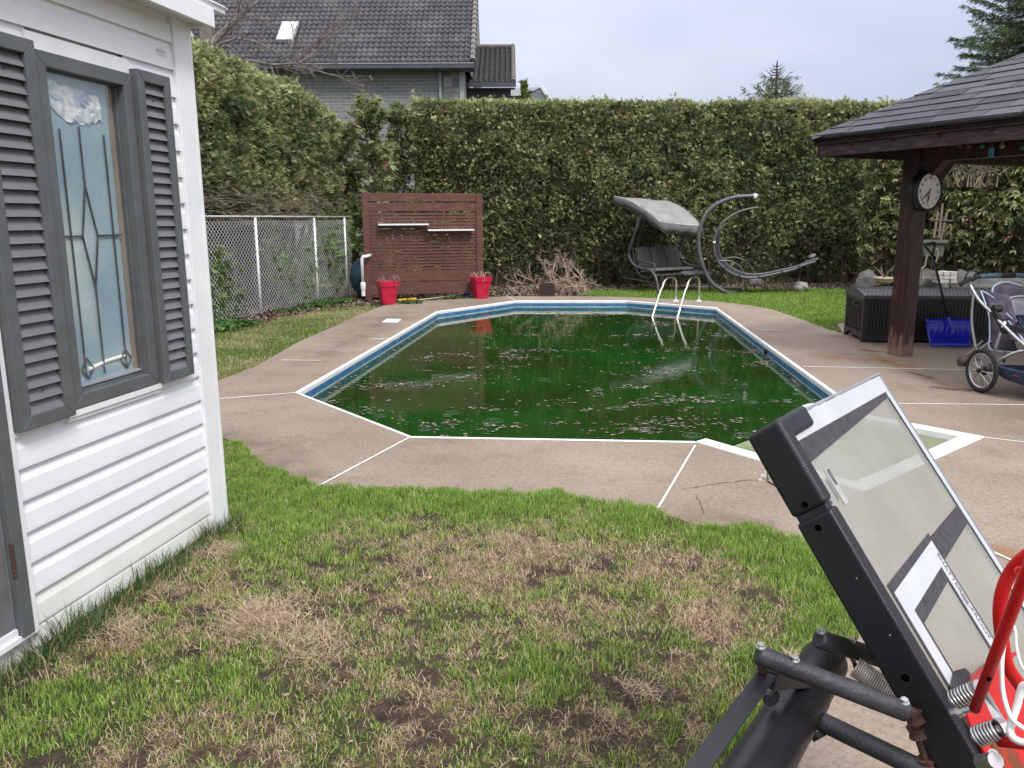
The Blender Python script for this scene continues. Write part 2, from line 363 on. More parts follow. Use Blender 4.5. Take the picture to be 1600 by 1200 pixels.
# ================================================================== GROUND, DECK, POOL
P = dict(A=(461, 614), B=(640, 684), C=(1088, 692), X=(1349, 769), F=(1537, 684), H=(1303, 620), I=(1120, 481), J=(980, 470), K=(805, 470), L=(682, 487))
P = {k: G(*v) for k, v in P.items()}
P['E'] = P['C']+(P['H']-P['C']).normalized()*1.72
P['H'] = P['C']+azv(50.6)*2.12
pool = [P[k] for k in 'ABCHIJKL']                       # octagon, anticlockwise from near left
hole = [P[k] for k in ('A', 'B', 'C', 'X', 'F', 'E', 'H', 'I', 'J', 'K', 'L')]

edge_px = [(1215, 1330), (1245, 1200), (1290, 1065), (1340, 1000), (1352, 940), (1305, 880), (1262, 842), (1180, 828), (1090, 820), (1010, 795), (930, 783), (860, 772),
           (740, 770), (620, 768), (500, 764), (455, 750), (410, 725), (370, 692), (338, 680)]
lawn_edge = [G(*p) for p in edge_px]                    # foreground lawn / deck boundary, from near right to the house
left_px = [(326, 600), (400, 572), (470, 532), (520, 511), (560, 492), (600, 477), (640, 471)]
left_edge = [G(*p) for p in left_px]
back_px = [(700, 468), (790, 463), (860, 462.5), (940, 463), (1000, 465), (1110, 470), (1170, 477), (1205, 483), (1250, 498), (1290, 513), (1318, 522)]
back_edge = [G(*p) for p in back_px]
deck_out = lawn_edge + [V3(-2.6, 5.9, 0), V3(-3.3, 6.6, 0), V3(-3.5, 7.4, 0)] + left_edge + back_edge + [V3(5.0, 12.4, 0), V3(9, 13.0, 0), V3(14, 12, 0), V3(14, -3, 0), V3(1.0, -3, 0)]

def sheet_with_hole(outer, hl, z, depth, name, m, kind='structure'):
    tri = tessellate_polygon([[Vector((p.x, p.y, 0)) for p in outer], [Vector((p.x, p.y, 0)) for p in hl]])
    pts = list(outer)+list(hl); mb = MB()
    vs = [V3(p.x, p.y, z) for p in pts]; fs = []
    for t in tri:
        a, b, c = (vs[i] for i in t)
        fs.append(t if (b-a).cross(c-a).z > 0 else t[::-1])
    if depth:
        n = len(vs); vs += [V3(p.x, p.y, z-depth) for p in pts]; no = len(outer)
        for rng in (range(no), range(no, len(pts))):
            r = list(rng)
            for i, j in zip(r, r[1:]+r[:1]): fs.append((i, j, n+j, n+i))
    mb.add(vs, fs); o = mb.build(name, m, origin=(0, 0, 0)); tag(o, kind=kind); return o
deck = sheet_with_hole(deck_out, hole, 0.0, .12, 'pool_deck', conc)
bigm = mat('far_lawn_ground', (.07, .10, .03), (.13, .13, .06), .8, .95, .1, bump=.6, bscale=30, c3=(.09, .065, .04), s3=.5)
R_ = 260
sheet_with_hole([V3(-R_, -R_, 0), V3(R_, -R_, 0), V3(R_, R_*2, 0), V3(-R_, R_*2, 0)], [V3(p.x, p.y, 0) for p in hole], -.05, 0, 'ground', bigm)

caulk = mat('white_joint_caulk', (.74, .73, .70), (.6, .58, .54), 20, .6, .3)
def strip(a, b, w, z=.0045, h=.004, name='joint_strip'):
    a, b = V3(a.x, a.y, z), V3(b.x, b.y, z); o = MB().bar(a, b, w, h).build(name, caulk, deck); return o
j1 = [(640, 684), (560, 726), (490, 765)]
strip(G(640, 684), G(487, 766), .012); strip(G(461, 614), G(326, 625), .011)
strip(G(1086, 697), G(1028, 795), .012); strip(G(1537, 684), G(1720, 706), .012)
strip(G(1255, 573), G(1640, 581), .010); strip(G(1300, 630), G(1700, 634), .010); strip(G(1548, 862), G(1620, 895), .012)
strip(G(440, 563), G(502, 563.5), .013); strip(G(580, 530), G(624, 529), .012); strip(G(1180, 515), G(1224, 516), .012); strip(G(792, 463.5), G(805, 469), .02)
crackm = mat('crack_dirt', (.09, .07, .06), (.14, .11, .09), 40, .95, .1)
def wiggly(pts, n=6, amp=.012, seed=0):
    r = random.Random(seed); o = []
    for a, b in zip(pts[:-1], pts[1:]):
        for k in range(n): o.append(a.lerp(b, k/n)+V3(r.uniform(-amp, amp), r.uniform(-amp, amp), 0))
    return o+[pts[-1]]
def ribbon(pts, w, z, m, name, parent=None):
    mb = MB(); r = random.Random(len(pts))
    vs = []
    for i, p in enumerate(pts):
        t = (pts[min(i+1, len(pts)-1)]-pts[max(i-1, 0)]); t.z = 0; t.normalize(); s_ = V3(-t.y, t.x, 0)*w*.5*r.uniform(.4, 1.3)
        vs += [V3(p.x, p.y, z)+s_, V3(p.x, p.y, z)-s_]
    mb.add(vs, [(2*i, 2*i+1, 2*i+3, 2*i+2) for i in range(len(pts)-1)]); return mb.build(name, m, parent)
ribbon(wiggly([G(1065, 765), G(1115, 757), G(1160, 752), G(1205, 748)], 7, .01), .006, .004, crackm, 'crack', deck)
ribbon(wiggly([G(1088, 775), G(1095, 790), G(1100, 803)], 4, .008, 2), .005, .004, crackm, 'crack', deck)
# crumbling patch beside the steps
pm = MB()
for k in range(26):
    c = G(1203, 742)+V3(random.gauss(0, .05), random.gauss(0, .04), 0); r = random.uniform(.006, .02)
    pm.lathe([(r, 0), (r*.8, r*.35), (0, r*.45)], c, 6)
tag(pm.build('loose_chip', cement_m, deck), kind='stuff')
pm = MB(); pm.tube([G(1199, 738, .006), G(1200, 752, .006), G(1215, 760, .006), G(1240, 761, .006)], .006, 5); pm.build('patched_edge', crackm, deck)

# irregular rust stains: thin sheets whose cover fades out with noise
def stain_mat(name, col, strength=.8, sc=5):
    m = bpy.data.materials.new(name); m.use_nodes = True; t = m.node_tree; b = t.nodes['Principled BSDF']; o = t.nodes['Material Output']
    b.inputs['Base Color'].default_value = (*col, 1); b.inputs['Roughness'].default_value = .9; b.inputs['Specular IOR Level'].default_value = .1
    at = N(t, 'ShaderNodeAttribute', attribute_name='Col'); tc = N(t, 'ShaderNodeTexCoord')
    nz = N(t, 'ShaderNodeTexNoise'); nz.inputs['Scale'].default_value = sc; nz.inputs['Detail'].default_value = 8; nz.inputs['Roughness'].default_value = .7; t.links.new(tc.outputs['Object'], nz.inputs['Vector'])
    mr = N(t, 'ShaderNodeMapRange'); mr.inputs[1].default_value = .38; mr.inputs[2].default_value = .68; t.links.new(nz.outputs['Fac'], mr.inputs[0])
    mu = N(t, 'ShaderNodeMath', operation='MULTIPLY'); t.links.new(mr.outputs[0], mu.inputs[0]); t.links.new(at.outputs['Color'], mu.inputs[1])
    m3 = N(t, 'ShaderNodeMath', operation='MULTIPLY'); t.links.new(mu.outputs[0], m3.inputs[0]); m3.inputs[1].default_value = strength; m3.use_clamp = True
    tr = N(t, 'ShaderNodeBsdfTransparent'); ms = N(t, 'ShaderNodeMixShader'); t.links.new(m3.outputs[0], ms.inputs[0]); t.links.new(tr.outputs[0], ms.inputs[1]); t.links.new(b.outputs[0], ms.inputs[2])
    t.links.new(ms.outputs[0], o.inputs[0]); return m
rust_stain = stain_mat('rust_stain', (.36, .18, .09), .75, 4); dark_stain = stain_mat('dark_red_stain', (.10, .045, .04), 1.3, 14); damp_stain = stain_mat('damp_stain', (.17, .12, .10), .5, 3)
def stain(pts, w, m, z):
    """band along pts fading to nothing at its sides"""
    V = []; C = []; Fq = []; n = 7
    for i, p in enumerate(pts):
        t = pts[min(i+1, len(pts)-1)]-pts[max(i-1, 0)]; t.z = 0; t.normalize(); s_ = V3(-t.y, t.x, 0)
        ww = w[i] if isinstance(w, (list, tuple)) else w
        for k in range(n):
            f = k/(n-1)*2-1; q = p+s_*f*ww; V.append((q.x, q.y, z)); e = math.sin(math.pi*(i+.3)/(len(pts)-.4)); c = (1-abs(f))**1.3*min(1, e*1.8); C.append((c, c, c))
    for i in range(len(pts)-1):
        for k in range(n-1): Fq.append((i*n+k, (i+1)*n+k, (i+1)*n+k+1, i*n+k+1))
    o = np_mesh('stain', np.array(V), [np.array(Fq)], np.array(C), m, deck); return o
def lerpn(pts, n):
    o = []
    for a, b in zip(pts[:-1], pts[1:]): o += [a.lerp(b, k/n) for k in range(n)]
    return o+[pts[-1]]
stain(lerpn([G(1330, 530), G(1360, 552), G(1410, 575), G(1450, 590), G(1500, 612)], 4), .12, rust_stain, .0030)
stain(lerpn([G(1270, 560), G(1330, 558), G(1400, 566), G(1440, 575)], 4), .42, rust_stain, .0022)
stain(lerpn([G(1340, 546), G(1365, 549), G(1390, 551)], 4), .06, dark_stain, .0036)
stain(lerpn([G(1415, 580), G(1440, 587), G(1462, 592)], 4), .05, dark_stain, .0038)
stain(lerpn([G(1445, 603), G(1480, 608), G(1530, 611), G(1560, 616)], 4), .10, dark_stain, .0040)
stain(lerpn([G(1540, 850), G(1590, 870), G(1640, 880)], 4), .12, rust_stain, .0030)
stain(lerpn([G(350, 668), G(400, 700), G(450, 735), G(500, 752)], 4), .35, damp_stain, .0018)
stain(lerpn([G(470, 575), G(520, 545), G(580, 515), G(640, 480)], 4), .5, damp_stain, .0018)
stain(lerpn([G(1060, 815), G(1130, 812), G(1220, 822)], 4), .22, damp_stain, .0018)
stain(lerpn([G(1300, 524), G(1350, 531), G(1400, 540)], 4), .22, damp_stain, .0018)

# ---- pool: coping, liner walls, water
WZ = -.125
poolT = thing('swimming_pool', (.9, 10.5, 0), 'in-ground octagonal pool with white coping and blue liner full of green water', 'pool')
blue_l = mat('pale_blue_liner', (.40, .56, .68), (.34, .50, .62), 6, .35, .4); blue_d = mat('dark_blue_liner_band', (.035, .13, .30), (.06, .20, .38), 9, .3, .4, lo=.4, hi=.6)
scum = mat('pale_scummy_liner', (.50, .56, .55), (.34, .42, .36), 5, .5, .3)
coping_m = mat('white_pool_coping', (.78, .79, .80), (.68, .69, .70), 5, .4, .4)
def inset(poly, d):
    n = len(poly); o = []
    for i in range(n):
        a, b, c = poly[i-1], poly[i], poly[(i+1) % n]
        e1 = (b-a).normalized(); e2 = (c-b).normalized(); n1 = V3(-e1.y, e1.x, 0); n2 = V3(-e2.y, e2.x, 0)
        k = (n1+n2)/(1+n1.dot(n2)); o.append(b+k*d)
    return o
order = ['A', 'B', 'C', 'E', 'H', 'I', 'J', 'K', 'L']
ring = [P[k] for k in order]
def band(ring_a, ring_b, za, zb, m, name, skip=()):
    mb = MB(); n = len(ring_a)
    for i in range(n):
        if i in skip: continue
        j = (i+1) % n; a, b, c, d = ring_a[i], ring_a[j], ring_b[j], ring_b[i]
        mb.poly([V3(a.x, a.y, za), V3(b.x, b.y, za), V3(c.x, c.y, zb), V3(d.x, d.y, zb)])
    return mb.build(name, m, poolT)
r0 = inset(ring, -.012); r1 = inset(ring, .03); sk = (2,)
# coping as one stepped profile
mb = MB()
prof = [(-.004, .002), (-.001, .007), (.022, .007), (.034, -.002), (.034, -.040)]
rr = [inset(ring, d) for d, z in prof]
for q in range(len(prof)-1):
    for i in range(len(ring)):
        if i in sk: continue
        j = (i+1) % len(ring)
        mb.poly([V3(*rr[q][i].xy, prof[q][1]), V3(*rr[q][j].xy, prof[q][1]), V3(*rr[q+1][j].xy, prof[q+1][1]), V3(*rr[q+1][i].xy, prof[q+1][1])])
mb.build('coping', coping_m, poolT)
r2 = inset(ring, .028)
band(r2, r2, -.036, -.052, blue_l, 'upper_liner', sk); band(r2, inset(ring, .029), -.052, -.112, blue_d, 'liner_band', sk); band(inset(ring, .029), inset(ring, .030), -.112, -.6, scum, 'lower_liner', sk)
# return fitting on the right-hand wall
fp = P['H'].lerp(P['I'], .42); nrm = azv(5.6-90)
MB().cyl(fp+nrm*.02+Z*-.075, fp+nrm*.06+Z*-.075, .035, 14).build('return_fitting', black_plastic, poolT)
# corner step unit
def flat_ring(outer, inner, zt, zb, zi, m, name, closed=False):
    mb = MB()
    for i in range(len(outer)-1):
        a, b, c, d = outer[i], outer[i+1], inner[i+1], inner[i]
        mb.add([V3(*a.xy, zt), V3(*b.xy, zt), V3(*c.xy, zt), V3(*d.xy, zt), V3(*a.xy, zb), V3(*b.xy, zb), V3(*c.xy, zi), V3(*d.xy, zi)], [(0, 1, 2, 3), (4, 5, 1, 0), (3, 2, 6, 7)])
    return mb.build(name, m, poolT, bevel=.008)
wd = .12; u_ = azv(50.6); v_ = azv(140.6)               # along / out of the cut corner
C_, X_, F_, E_ = P['C'], P['X'], P['F'], P['E']
inn = [C_+u_*wd, X_+u_*wd-v_*wd, F_-u_*wd-v_*wd, E_-u_*wd]
flat_ring([C_, X_, F_, E_], inn, .014, -.02, -.035, coping_m, 'step_surround')
mb = MB()
for i_ in range(3): mb.poly([V3(*inn[i_].xy, -.0355), V3(*inn[i_+1].xy, -.0355), V3(*inn[i_+1].xy, -.8), V3(*inn[i_].xy, -.8)])
mb.build('step_wall', mat('algae_tinted_step', (.40, .44, .30), (.52, .54, .40), 4, .4), poolT)
mb = MB(); mb.slab(V3(*inn[1].xy, -.75), (inn[2]-inn[1]), -v_*.45, Z*.50); mb.build('upper_step', scum, poolT, bevel=.02)
mb = MB(); mb.slab(V3(*(inn[1]-v_*.45).xy, -.95), (inn[2]-inn[1]), -v_*.4, Z*.45); mb.build('lower_step', scum, poolT, bevel=.02)
mb = MB().poly([V3(p.x, p.y, -1.3) for p in hole]); mb.build('pool_floor', mat('algae_floor', (.03, .08, .03), (.05, .1, .04), 2, .9), poolT)

wm = bpy.data.materials.new('green_algae_water'); wm.use_nodes = True; t = wm.node_tree; b = t.nodes['Principled BSDF']
b.inputs['Base Color'].default_value = (.004, .050, .004, 1); b.inputs['Roughness'].default_value = .03; b.inputs['IOR'].default_value = 1.33; b.inputs['Specular IOR Level'].default_value = .5
tcn = N(t, 'ShaderNodeTexCoord'); nz = N(t, 'ShaderNodeTexNoise'); nz.inputs['Scale'].default_value = .55; nz.inputs['Detail'].default_value = 7; t.links.new(tcn.outputs['Object'], nz.inputs['Vector'])
rp = N(t, 'ShaderNodeValToRGB'); rp.color_ramp.elements[0].position = .36; rp.color_ramp.elements[1].position = .68; rp.color_ramp.elements[0].color = (.011, .026, .004, 1); rp.color_ramp.elements[1].color = (.005, .052, .006, 1)
t.links.new(nz.outputs['Fac'], rp.inputs[0]); t.links.new(rp.outputs[0], b.inputs['Base Color'])
n2 = N(t, 'ShaderNodeTexNoise'); n2.inputs['Scale'].default_value = 9; n2.inputs['Detail'].default_value = 3; t.links.new(tcn.outputs['Object'], n2.inputs['Vector'])
bp = N(t, 'ShaderNodeBump'); bp.inputs['Strength'].default_value = .045; bp.inputs['Distance'].default_value = .02; t.links.new(n2.outputs['Fac'], bp.inputs['Height']); t.links.new(bp.outputs[0], b.inputs['Normal'])
wr = inset(ring, .02)
wo = MB().poly([V3(p.x, p.y, WZ) for p in wr]).build('water', wm, origin=(0, 0, WZ)); tag(wo, kind='structure')
w2 = mat('shallow_water_over_white_steps', (.16, .21, .12), (.27, .32, .19), 3, .04, .5, bump=.06, bscale=10)
ws = MB().poly([V3(*q.xy, WZ+.002) for q in (C_+u_*.06-v_*.0, inn[1], inn[2], E_-u_*.06)]).build('step_water', w2, origin=(0, 0, WZ)); tag(ws, kind='structure')

# raindrop rings and floating debris
poly2 = [(p.x, p.y) for p in inset(ring, .1)]
dm = MB(); k = 0
while k < 34:
    x, y = random.uniform(-2, 3.6), 5.9+abs(random.gauss(0, 3.2))
    if not inside(np.array([x]), np.array([y]), poly2)[0]: continue
    k += 1; R = random.uniform(.02, .085)
    for rr_ in (R, R*.55):
        n = 20; a = len(dm.v)
        for q in range(n):
            w = 2*math.pi*q/n
            for f_, zz in ((1-.006/rr_, 0), (1, .0018), (1+.006/rr_, 0)): dm.v.append(V3(x+math.cos(w)*rr_*f_, y+math.sin(w)*rr_*f_, WZ+.0005+zz))
        for q in range(n):
            q2 = (q+1) % n
            for e in (0, 1): dm.f.append((a+q*3+e, a+q2*3+e, a+q2*3+e+1, a+q*3+e+1))
ringm = bpy.data.materials.new('water_ring'); ringm.use_nodes = True; bb = ringm.node_tree.nodes['Principled BSDF']; bb.inputs['Base Color'].default_value = (.004, .05, .004, 1); bb.inputs['Roughness'].default_value = .02
ro = dm.build('rain_rings', ringm, origin=(0, 10, WZ), smooth=True); tag(ro, 'thin raindrop rings spreading on the green pool water', 'water ripples', kind='stuff')
cl = []
while len(cl) < 85:
    x, y = random.uniform(-2, 3.7), random.uniform(5.8, 15.8)
    if inside(np.array([x]), np.array([y]), poly2)[0]: cl.append((x, y, random.choice([.05, .08, .12, .2, .3])*random.uniform(.7, 1.3), random.uniform(0, 3.1)))
px_cl = [(1020, 660, .34), (1030, 630, .22), (1075, 622, .28), (1010, 585, .3), (740, 590, .25), (660, 600, .25), (720, 555, .22), (850, 548, .28), (865, 630, .22), (700, 662, .28), (1010, 672, .3), (985, 605, .2), (880, 660, .14), (1130, 660, .2), (1100, 628, .2), (930, 640, .15), (760, 640, .16)]
for a_, b_, s_ in px_cl:
    p = G(a_, b_, WZ); cl.append((p.x, p.y, s_, random.uniform(-.3, .3)))
pts = []; szs = []
for x, y, s_, th in cl:
    n = int(16+1900*s_*s_); u = RNG.normal(0, 1, n)*s_*.75; v = RNG.normal(0, 1, n)*s_*.28
    keep = vnoise(x+u, y+v, .06, 5, 2) > .52; u, v = u[keep], v[keep]
    pts.append(np.stack([x+u*math.cos(th)-v*math.sin(th), y+u*math.sin(th)+v*math.cos(th)], 1))
sc = RNG.uniform([-2.1, 5.6], [3.8, 16], (700, 2)); pts.append(sc)
for _a, _b in zip(ring, ring[1:]+ring[:1]):
    _n = int((_b-_a).length*26); _t = RNG.random(_n); _d = (_b-_a).normalized(); _o = np.abs(RNG.normal(0, .05, _n))+.06; pts.append(np.stack([_a.x+(_b.x-_a.x)*_t-_d.y*_o, _a.y+(_b.y-_a.y)*_t+_d.x*_o], 1))
pts = np.concatenate(pts); pts = pts[inside(pts[:, 0], pts[:, 1], [(p.x, p.y) for p in inset(ring, .06)])]
def flakes(pts, z, smin, smax, cols, name, m, label, cat, zj=.004):
    n = len(pts); th = RNG.uniform(0, 6.28, n); s_ = RNG.uniform(smin, smax, n); e = RNG.uniform(.35, .9, n); V = np.zeros((n, 5, 3))
    for k in range(5):
        a = th+k*2*math.pi/5; r = s_*RNG.uniform(.6, 1.1, n)
        V[:, k, 0] = pts[:, 0]+np.cos(a)*r; V[:, k, 1] = pts[:, 1]+np.sin(a)*r*e; V[:, k, 2] = z+RNG.uniform(0, zj, n)
    cols = np.array(cols); C = np.repeat(cols[RNG.integers(0, len(cols), n)]*RNG.uniform(.7, 1.25, (n, 1)), 5, 0)
    o = np_mesh(name, V.reshape(-1, 3), [np.arange(n*5).reshape(n, 5)], C, m, origin=(float(pts[:, 0].mean()), float(pts[:, 1].mean()), z)); tag(o, label, cat, kind='stuff'); return o
flakes(pts, WZ+.003, .010, .026, [(.12, .095, .07), (.17, .14, .11), (.09, .07, .045), (.21, .18, .155), (.06, .05, .03), (.30, .27, .24)], 'floating_debris', debris_m, 'pinkish brown seed and leaf litter drifting in patches on the green pool water', 'leaf litter')
# ================================================================== LAWNS
wall_c = G(342, 822); WD = azv(10.86); WN = azv(100.86)   # house wall: corner, direction away from the camera, outward normal
def WP(u, z, o=0): return V3(*(wall_c-WD*u+WN*o).xy, z)
lawn_poly = [(p.x, p.y) for p in lawn_edge] + [tuple(WP(-.3, 0, -.6).xy)] + [tuple(WP(-.02, 0, .0).xy), tuple(WP(3.2, 0, 0).xy), (-2.6, .6), (.9, .6)]
def cpx(L, z=0): return [(G(x, y).x, G(x, y).y, r, s_) for x, y, r, s_ in L]
dry = cpx([(415, 975, .25, 1), (490, 1010, .2, .8), (330, 960, .2, .5), (870, 850, .5, .9), (1010, 905, .35, .8), (1130, 970, .4, 1.0), (960, 960, .3, .8), (760, 880, .35, .8), (690, 910, .3, .8), (1100, 940, .3, .9),
           (1070, 1050, .25, .8), (740, 990, .25, .7), (660, 860, .25, .7), (1160, 1000, .2, .8), (620, 1080, .25, .5), (300, 1150, .2, .6), (880, 1000, .25, .5), (1000, 870, .3, .8), (480, 800, .12, .5), (210, 1000, .12, .8), (330, 880, .15, .7), (905, 1130, .15, .7), (1140, 880, .25, .6)])
dirt = cpx([(1005, 1070, .16, 1.1), (980, 1090, .12, .9), (870, 1120, .13, .9), (900, 1140, .1, .8), (570, 875, .16, 1), (540, 865, .12, .8), (840, 890, .1, .8), (830, 820, .12, .7), (640, 905, .12, .7), (1090, 885, .12, .6), (930, 880, .12, .9), (620, 1110, .12, .8), (690, 1150, .12, .8),
            (790, 1010, .1, .5), (1000, 1000, .12, .7), (730, 960, .1, .6), (120, 1160, .06, .8), (470, 955, .1, .7), (1180, 930, .1, .6), (870, 1010, .1, .6), (560, 1000, .08, .5), (820, 1180, .1, .6), (1110, 1010, .1, .6), (700, 865, .1, .6), (80, 1180, .07, .7), (1040, 855, .1, .6)])
lush = cpx([(450, 800, .5, 1), (560, 790, .35, 1), (700, 790, .3, 1), (800, 790, .3, .9), (400, 760, .4, 1), (370, 850, .3, .9), (520, 860, .2, .6), (980, 815, .35, .9), (1230, 880, .35, 1), (1290, 930, .3, 1), (1320, 980, .25, .9), (1220, 1020, .2, .8),
            (1220, 1100, .2, .7), (1160, 1150, .2, .8), (330, 1050, .25, .5), (100, 1100, .25, .9), (60, 1150, .2, .8), (350, 720, .3, .8), (800, 1060, .2, .5), (1130, 840, .3, .8), (600, 830, .2, .8), (860, 1070, .2, .4), (300, 1000, .15, .6)])
def field(x, y, L):
    r = np.zeros(len(x))
    for cx, cy, rad, s_ in L: r = np.maximum(r, s_*np.exp(-(((x-cx)/rad)**2+((y-cy)/(rad*.8))**2)*1.1))
    return r
edge_xy = [(p.x, p.y) for p in lawn_edge]
def zones(x, y):
    n1 = vnoise(x, y, .35, 1, 4)-.5+.8*(vnoise(x, y, .09, 17, 2)-.5); n2 = vnoise(x, y, .12, 2, 3)-.5; n3 = vnoise(x, y, .22, 3, 3)-.5
    ed = np.exp(-distpoly(x, y, edge_xy)/.22)
    lu = np.clip(field(x, y, lush)+ed*.7+n1*1.0, 0, 1)
    n4 = vnoise(x, y, .045, 6, 3)-.5; di = np.clip(field(x, y, dirt)*1.0+n2*1.7+n3*.8+n4*2.6-lu*.45-.14, 0, 1)
    n5 = vnoise(x, y, .06, 7, 3)-.5; dr = np.clip(field(x, y, dry)*.8+n3*1.6+n5*1.5+.16-lu*.5, 0, 1)
    return lu, di, dr
# soil relief under the blades
nx, ny = 230, 260; gx = np.linspace(-2.6, 2.2, nx); gy = np.linspace(.6, 6.6, ny); XX, YY = np.meshgrid(gx, gy); fx, fy = XX.ravel(), YY.ravel()
lu, di, dr = zones(fx, fy)
hz = -.022+.022*vnoise(fx, fy, .25, 8, 3)+.022*di*(vnoise(fx, fy, .035, 9, 2)-.3)+.008*vnoise(fx, fy, .05, 4, 2)
cc = np.array([.045, .032, .026])*(.6+.9*vnoise(fx, fy, .03, 12, 2))[:, None]; th_ = np.array([.13, .09, .06]); gr = np.array([.040, .045, .020])
colr = gr*(1-dr[:, None]*.85)+th_*dr[:, None]*.85; colr = colr*(1-np.clip(di*1.7, 0, 1)[:, None])+cc*np.clip(di*1.7, 0, 1)[:, None]
idx = np.arange(nx*ny).reshape(ny, nx); q = np.stack([idx[:-1, :-1], idx[:-1, 1:], idx[1:, 1:], idx[1:, :-1]], -1).reshape(-1, 4)
cxm = fx[q].mean(1); cym = fy[q].mean(1); exp_poly = lawn_poly
okq = inside(cxm, cym, exp_poly) | (distpoly(cxm, cym, edge_xy) < .03); q = q[okq]
so = np_mesh('lawn_soil', np.stack([fx, fy, hz], 1), [q], colr, soil_m, smooth=True); tag(so, kind='structure')

def blades(x, y, z, h, w, lean, col, name, label, flatness=None, seg=3, cat='grass', m=None, tipc=1.15):
    n = len(x); a = RNG.uniform(0, 2*math.pi, n); dx, dy = np.cos(a), np.sin(a)         # lean direction
    f = RNG.uniform(0, 2*math.pi, n); wx, wy = np.cos(f)*w/2, np.sin(f)*w/2
    V = np.zeros((n, 5, 3)); lm = lean*h*.35; lt = lean*h
    zt = h*np.sqrt(np.clip(1-lean**2, .03, 1))
    V[:, 0] = np.stack([x-wx, y-wy, z-.004], 1); V[:, 1] = np.stack([x+wx, y+wy, z-.004], 1)
    mxx, myy = x+dx*lm, y+dy*lm
    V[:, 2] = np.stack([mxx+wx*.8, myy+wy*.8, z+zt*.62], 1); V[:, 3] = np.stack([mxx-wx*.8, myy-wy*.8, z+zt*.62], 1)
    V[:, 4] = np.stack([x+dx*lt, y+dy*lt, z+zt], 1)
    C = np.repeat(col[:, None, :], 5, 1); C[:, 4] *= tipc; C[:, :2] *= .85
    b = np.arange(n)[:, None]*5; Fq = b+np.array([[0, 1, 2, 3]]); Ft = b+np.array([[3, 2, 4]])
    o = np_mesh(name, V.reshape(-1, 3), [Fq, Ft], C.reshape(-1, 3), m or grass_m, origin=(float(x.mean()), float(y.mean()), 0)); tag(o, label, cat, kind='stuff'); return o
def zsoil(x, y, di): return -.022+.022*vnoise(x, y, .25, 8, 3)+.022*di*(vnoise(x, y, .035, 9, 2)-.3)+.004
# foreground: green blades
n = 800000
yy = .9+5.4*RNG.random(n)**.8; xx = RNG.uniform(-2.4, 1.75, n)
jx = .09*(vnoise(xx, yy, .16, 91, 3)-.5)*2; keep = inside(xx+jx*.5, yy+jx-.012, lawn_poly) & (np.abs(xx) < .66*yy+.25); xx, yy = xx[keep], yy[keep]
lu, di, dr = zones(xx, yy)
dens = np.clip(.60+.5*lu-.50*dr-1.7*di, .04, 1)*np.clip(-.15+1.6*vnoise(xx, yy, .055, 21, 3), .1, 1); keep = RNG.random(len(xx)) < dens
xx, yy, lu, di, dr = (a[keep] for a in (xx, yy, lu, di, dr))
n = len(xx); t1 = RNG.random(n)
h = (.014+.024*lu**1.5+.014*RNG.random(n))*(.6+.8*vnoise(xx, yy, .12, 22, 2)); lean = np.clip(RNG.normal(.55, .25, n)-.15*lu, .05, .97)
g1 = np.array([.215, .355, .060]); g2 = np.array([.36, .42, .11]); g3 = np.array([.56, .53, .28]); g4 = np.array([.09, .20, .045])
mixf = np.clip(.85-lu*.75+RNG.normal(0, .25, n), 0, 1)[:, None]
col = g1*(1-mixf)+g2*mixf; pale = (RNG.random(n) < .22-.15*lu)[:, None]; col = np.where(pale, g3, col); dk = (RNG.random(n) < .18)[:, None]; col = np.where(dk, g4, col)
col = col*RNG.uniform(.7, 1.3, (n, 1))
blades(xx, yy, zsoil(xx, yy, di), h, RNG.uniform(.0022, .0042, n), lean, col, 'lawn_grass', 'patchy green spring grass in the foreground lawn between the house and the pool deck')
NB = n
# straw / thatch lying among it
n = 460000
yy = .9+5.4*RNG.random(n)**.8; xx = RNG.uniform(-2.4, 1.75, n)
jx = .09*(vnoise(xx, yy, .16, 91, 3)-.5)*2; keep = inside(xx+jx*.5, yy+jx-.012, lawn_poly) & (np.abs(xx) < .66*yy+.25); xx, yy = xx[keep], yy[keep]
lu, di, dr = zones(xx, yy); dens = np.clip(.16+1.05*dr-.25*lu-.75*di, .03, 1)*(.3+vnoise(xx, yy, .06, 31, 2)); keep = RNG.random(len(xx)) < dens
xx, yy, lu, di, dr = (a[keep] for a in (xx, yy, lu, di, dr)); n = len(xx)
s1 = np.array([.58, .44, .30]); s2 = np.array([.43, .27, .18]); s3 = np.array([.70, .59, .43]); k = RNG.random((n, 1)); col = np.where(k < .45, s1, np.where(k < .75, s2, s3))*RNG.uniform(.65, 1.15, (n, 1))
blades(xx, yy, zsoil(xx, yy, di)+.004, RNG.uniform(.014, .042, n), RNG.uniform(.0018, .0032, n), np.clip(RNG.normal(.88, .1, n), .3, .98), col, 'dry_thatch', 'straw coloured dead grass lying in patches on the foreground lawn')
# long grass along the house wall
n = 3200; u = RNG.uniform(-.12, 2.6, n); o_ = np.abs(RNG.normal(0, .07, n))+.015; base = np.array([WP(a, 0, b).to_tuple() for a, b in zip(u, o_)])
kk = .35+.9*vnoise(u, u*0, .25, 41, 2); hh = RNG.uniform(.06, .19, n)*kk
col = np.where(RNG.random((n, 1)) < .25, np.array([.38, .30, .18]), np.array([.055, .12, .035]))*RNG.uniform(.6, 1.3, (n, 1))
blades(base[:, 0], base[:, 1], np.full(n, -.03), hh, RNG.uniform(.003, .005, n), np.clip(RNG.normal(.45, .2, n), .02, .9), col, 'long_wall_grass', 'long dark grass growing along the foot of the white siding')
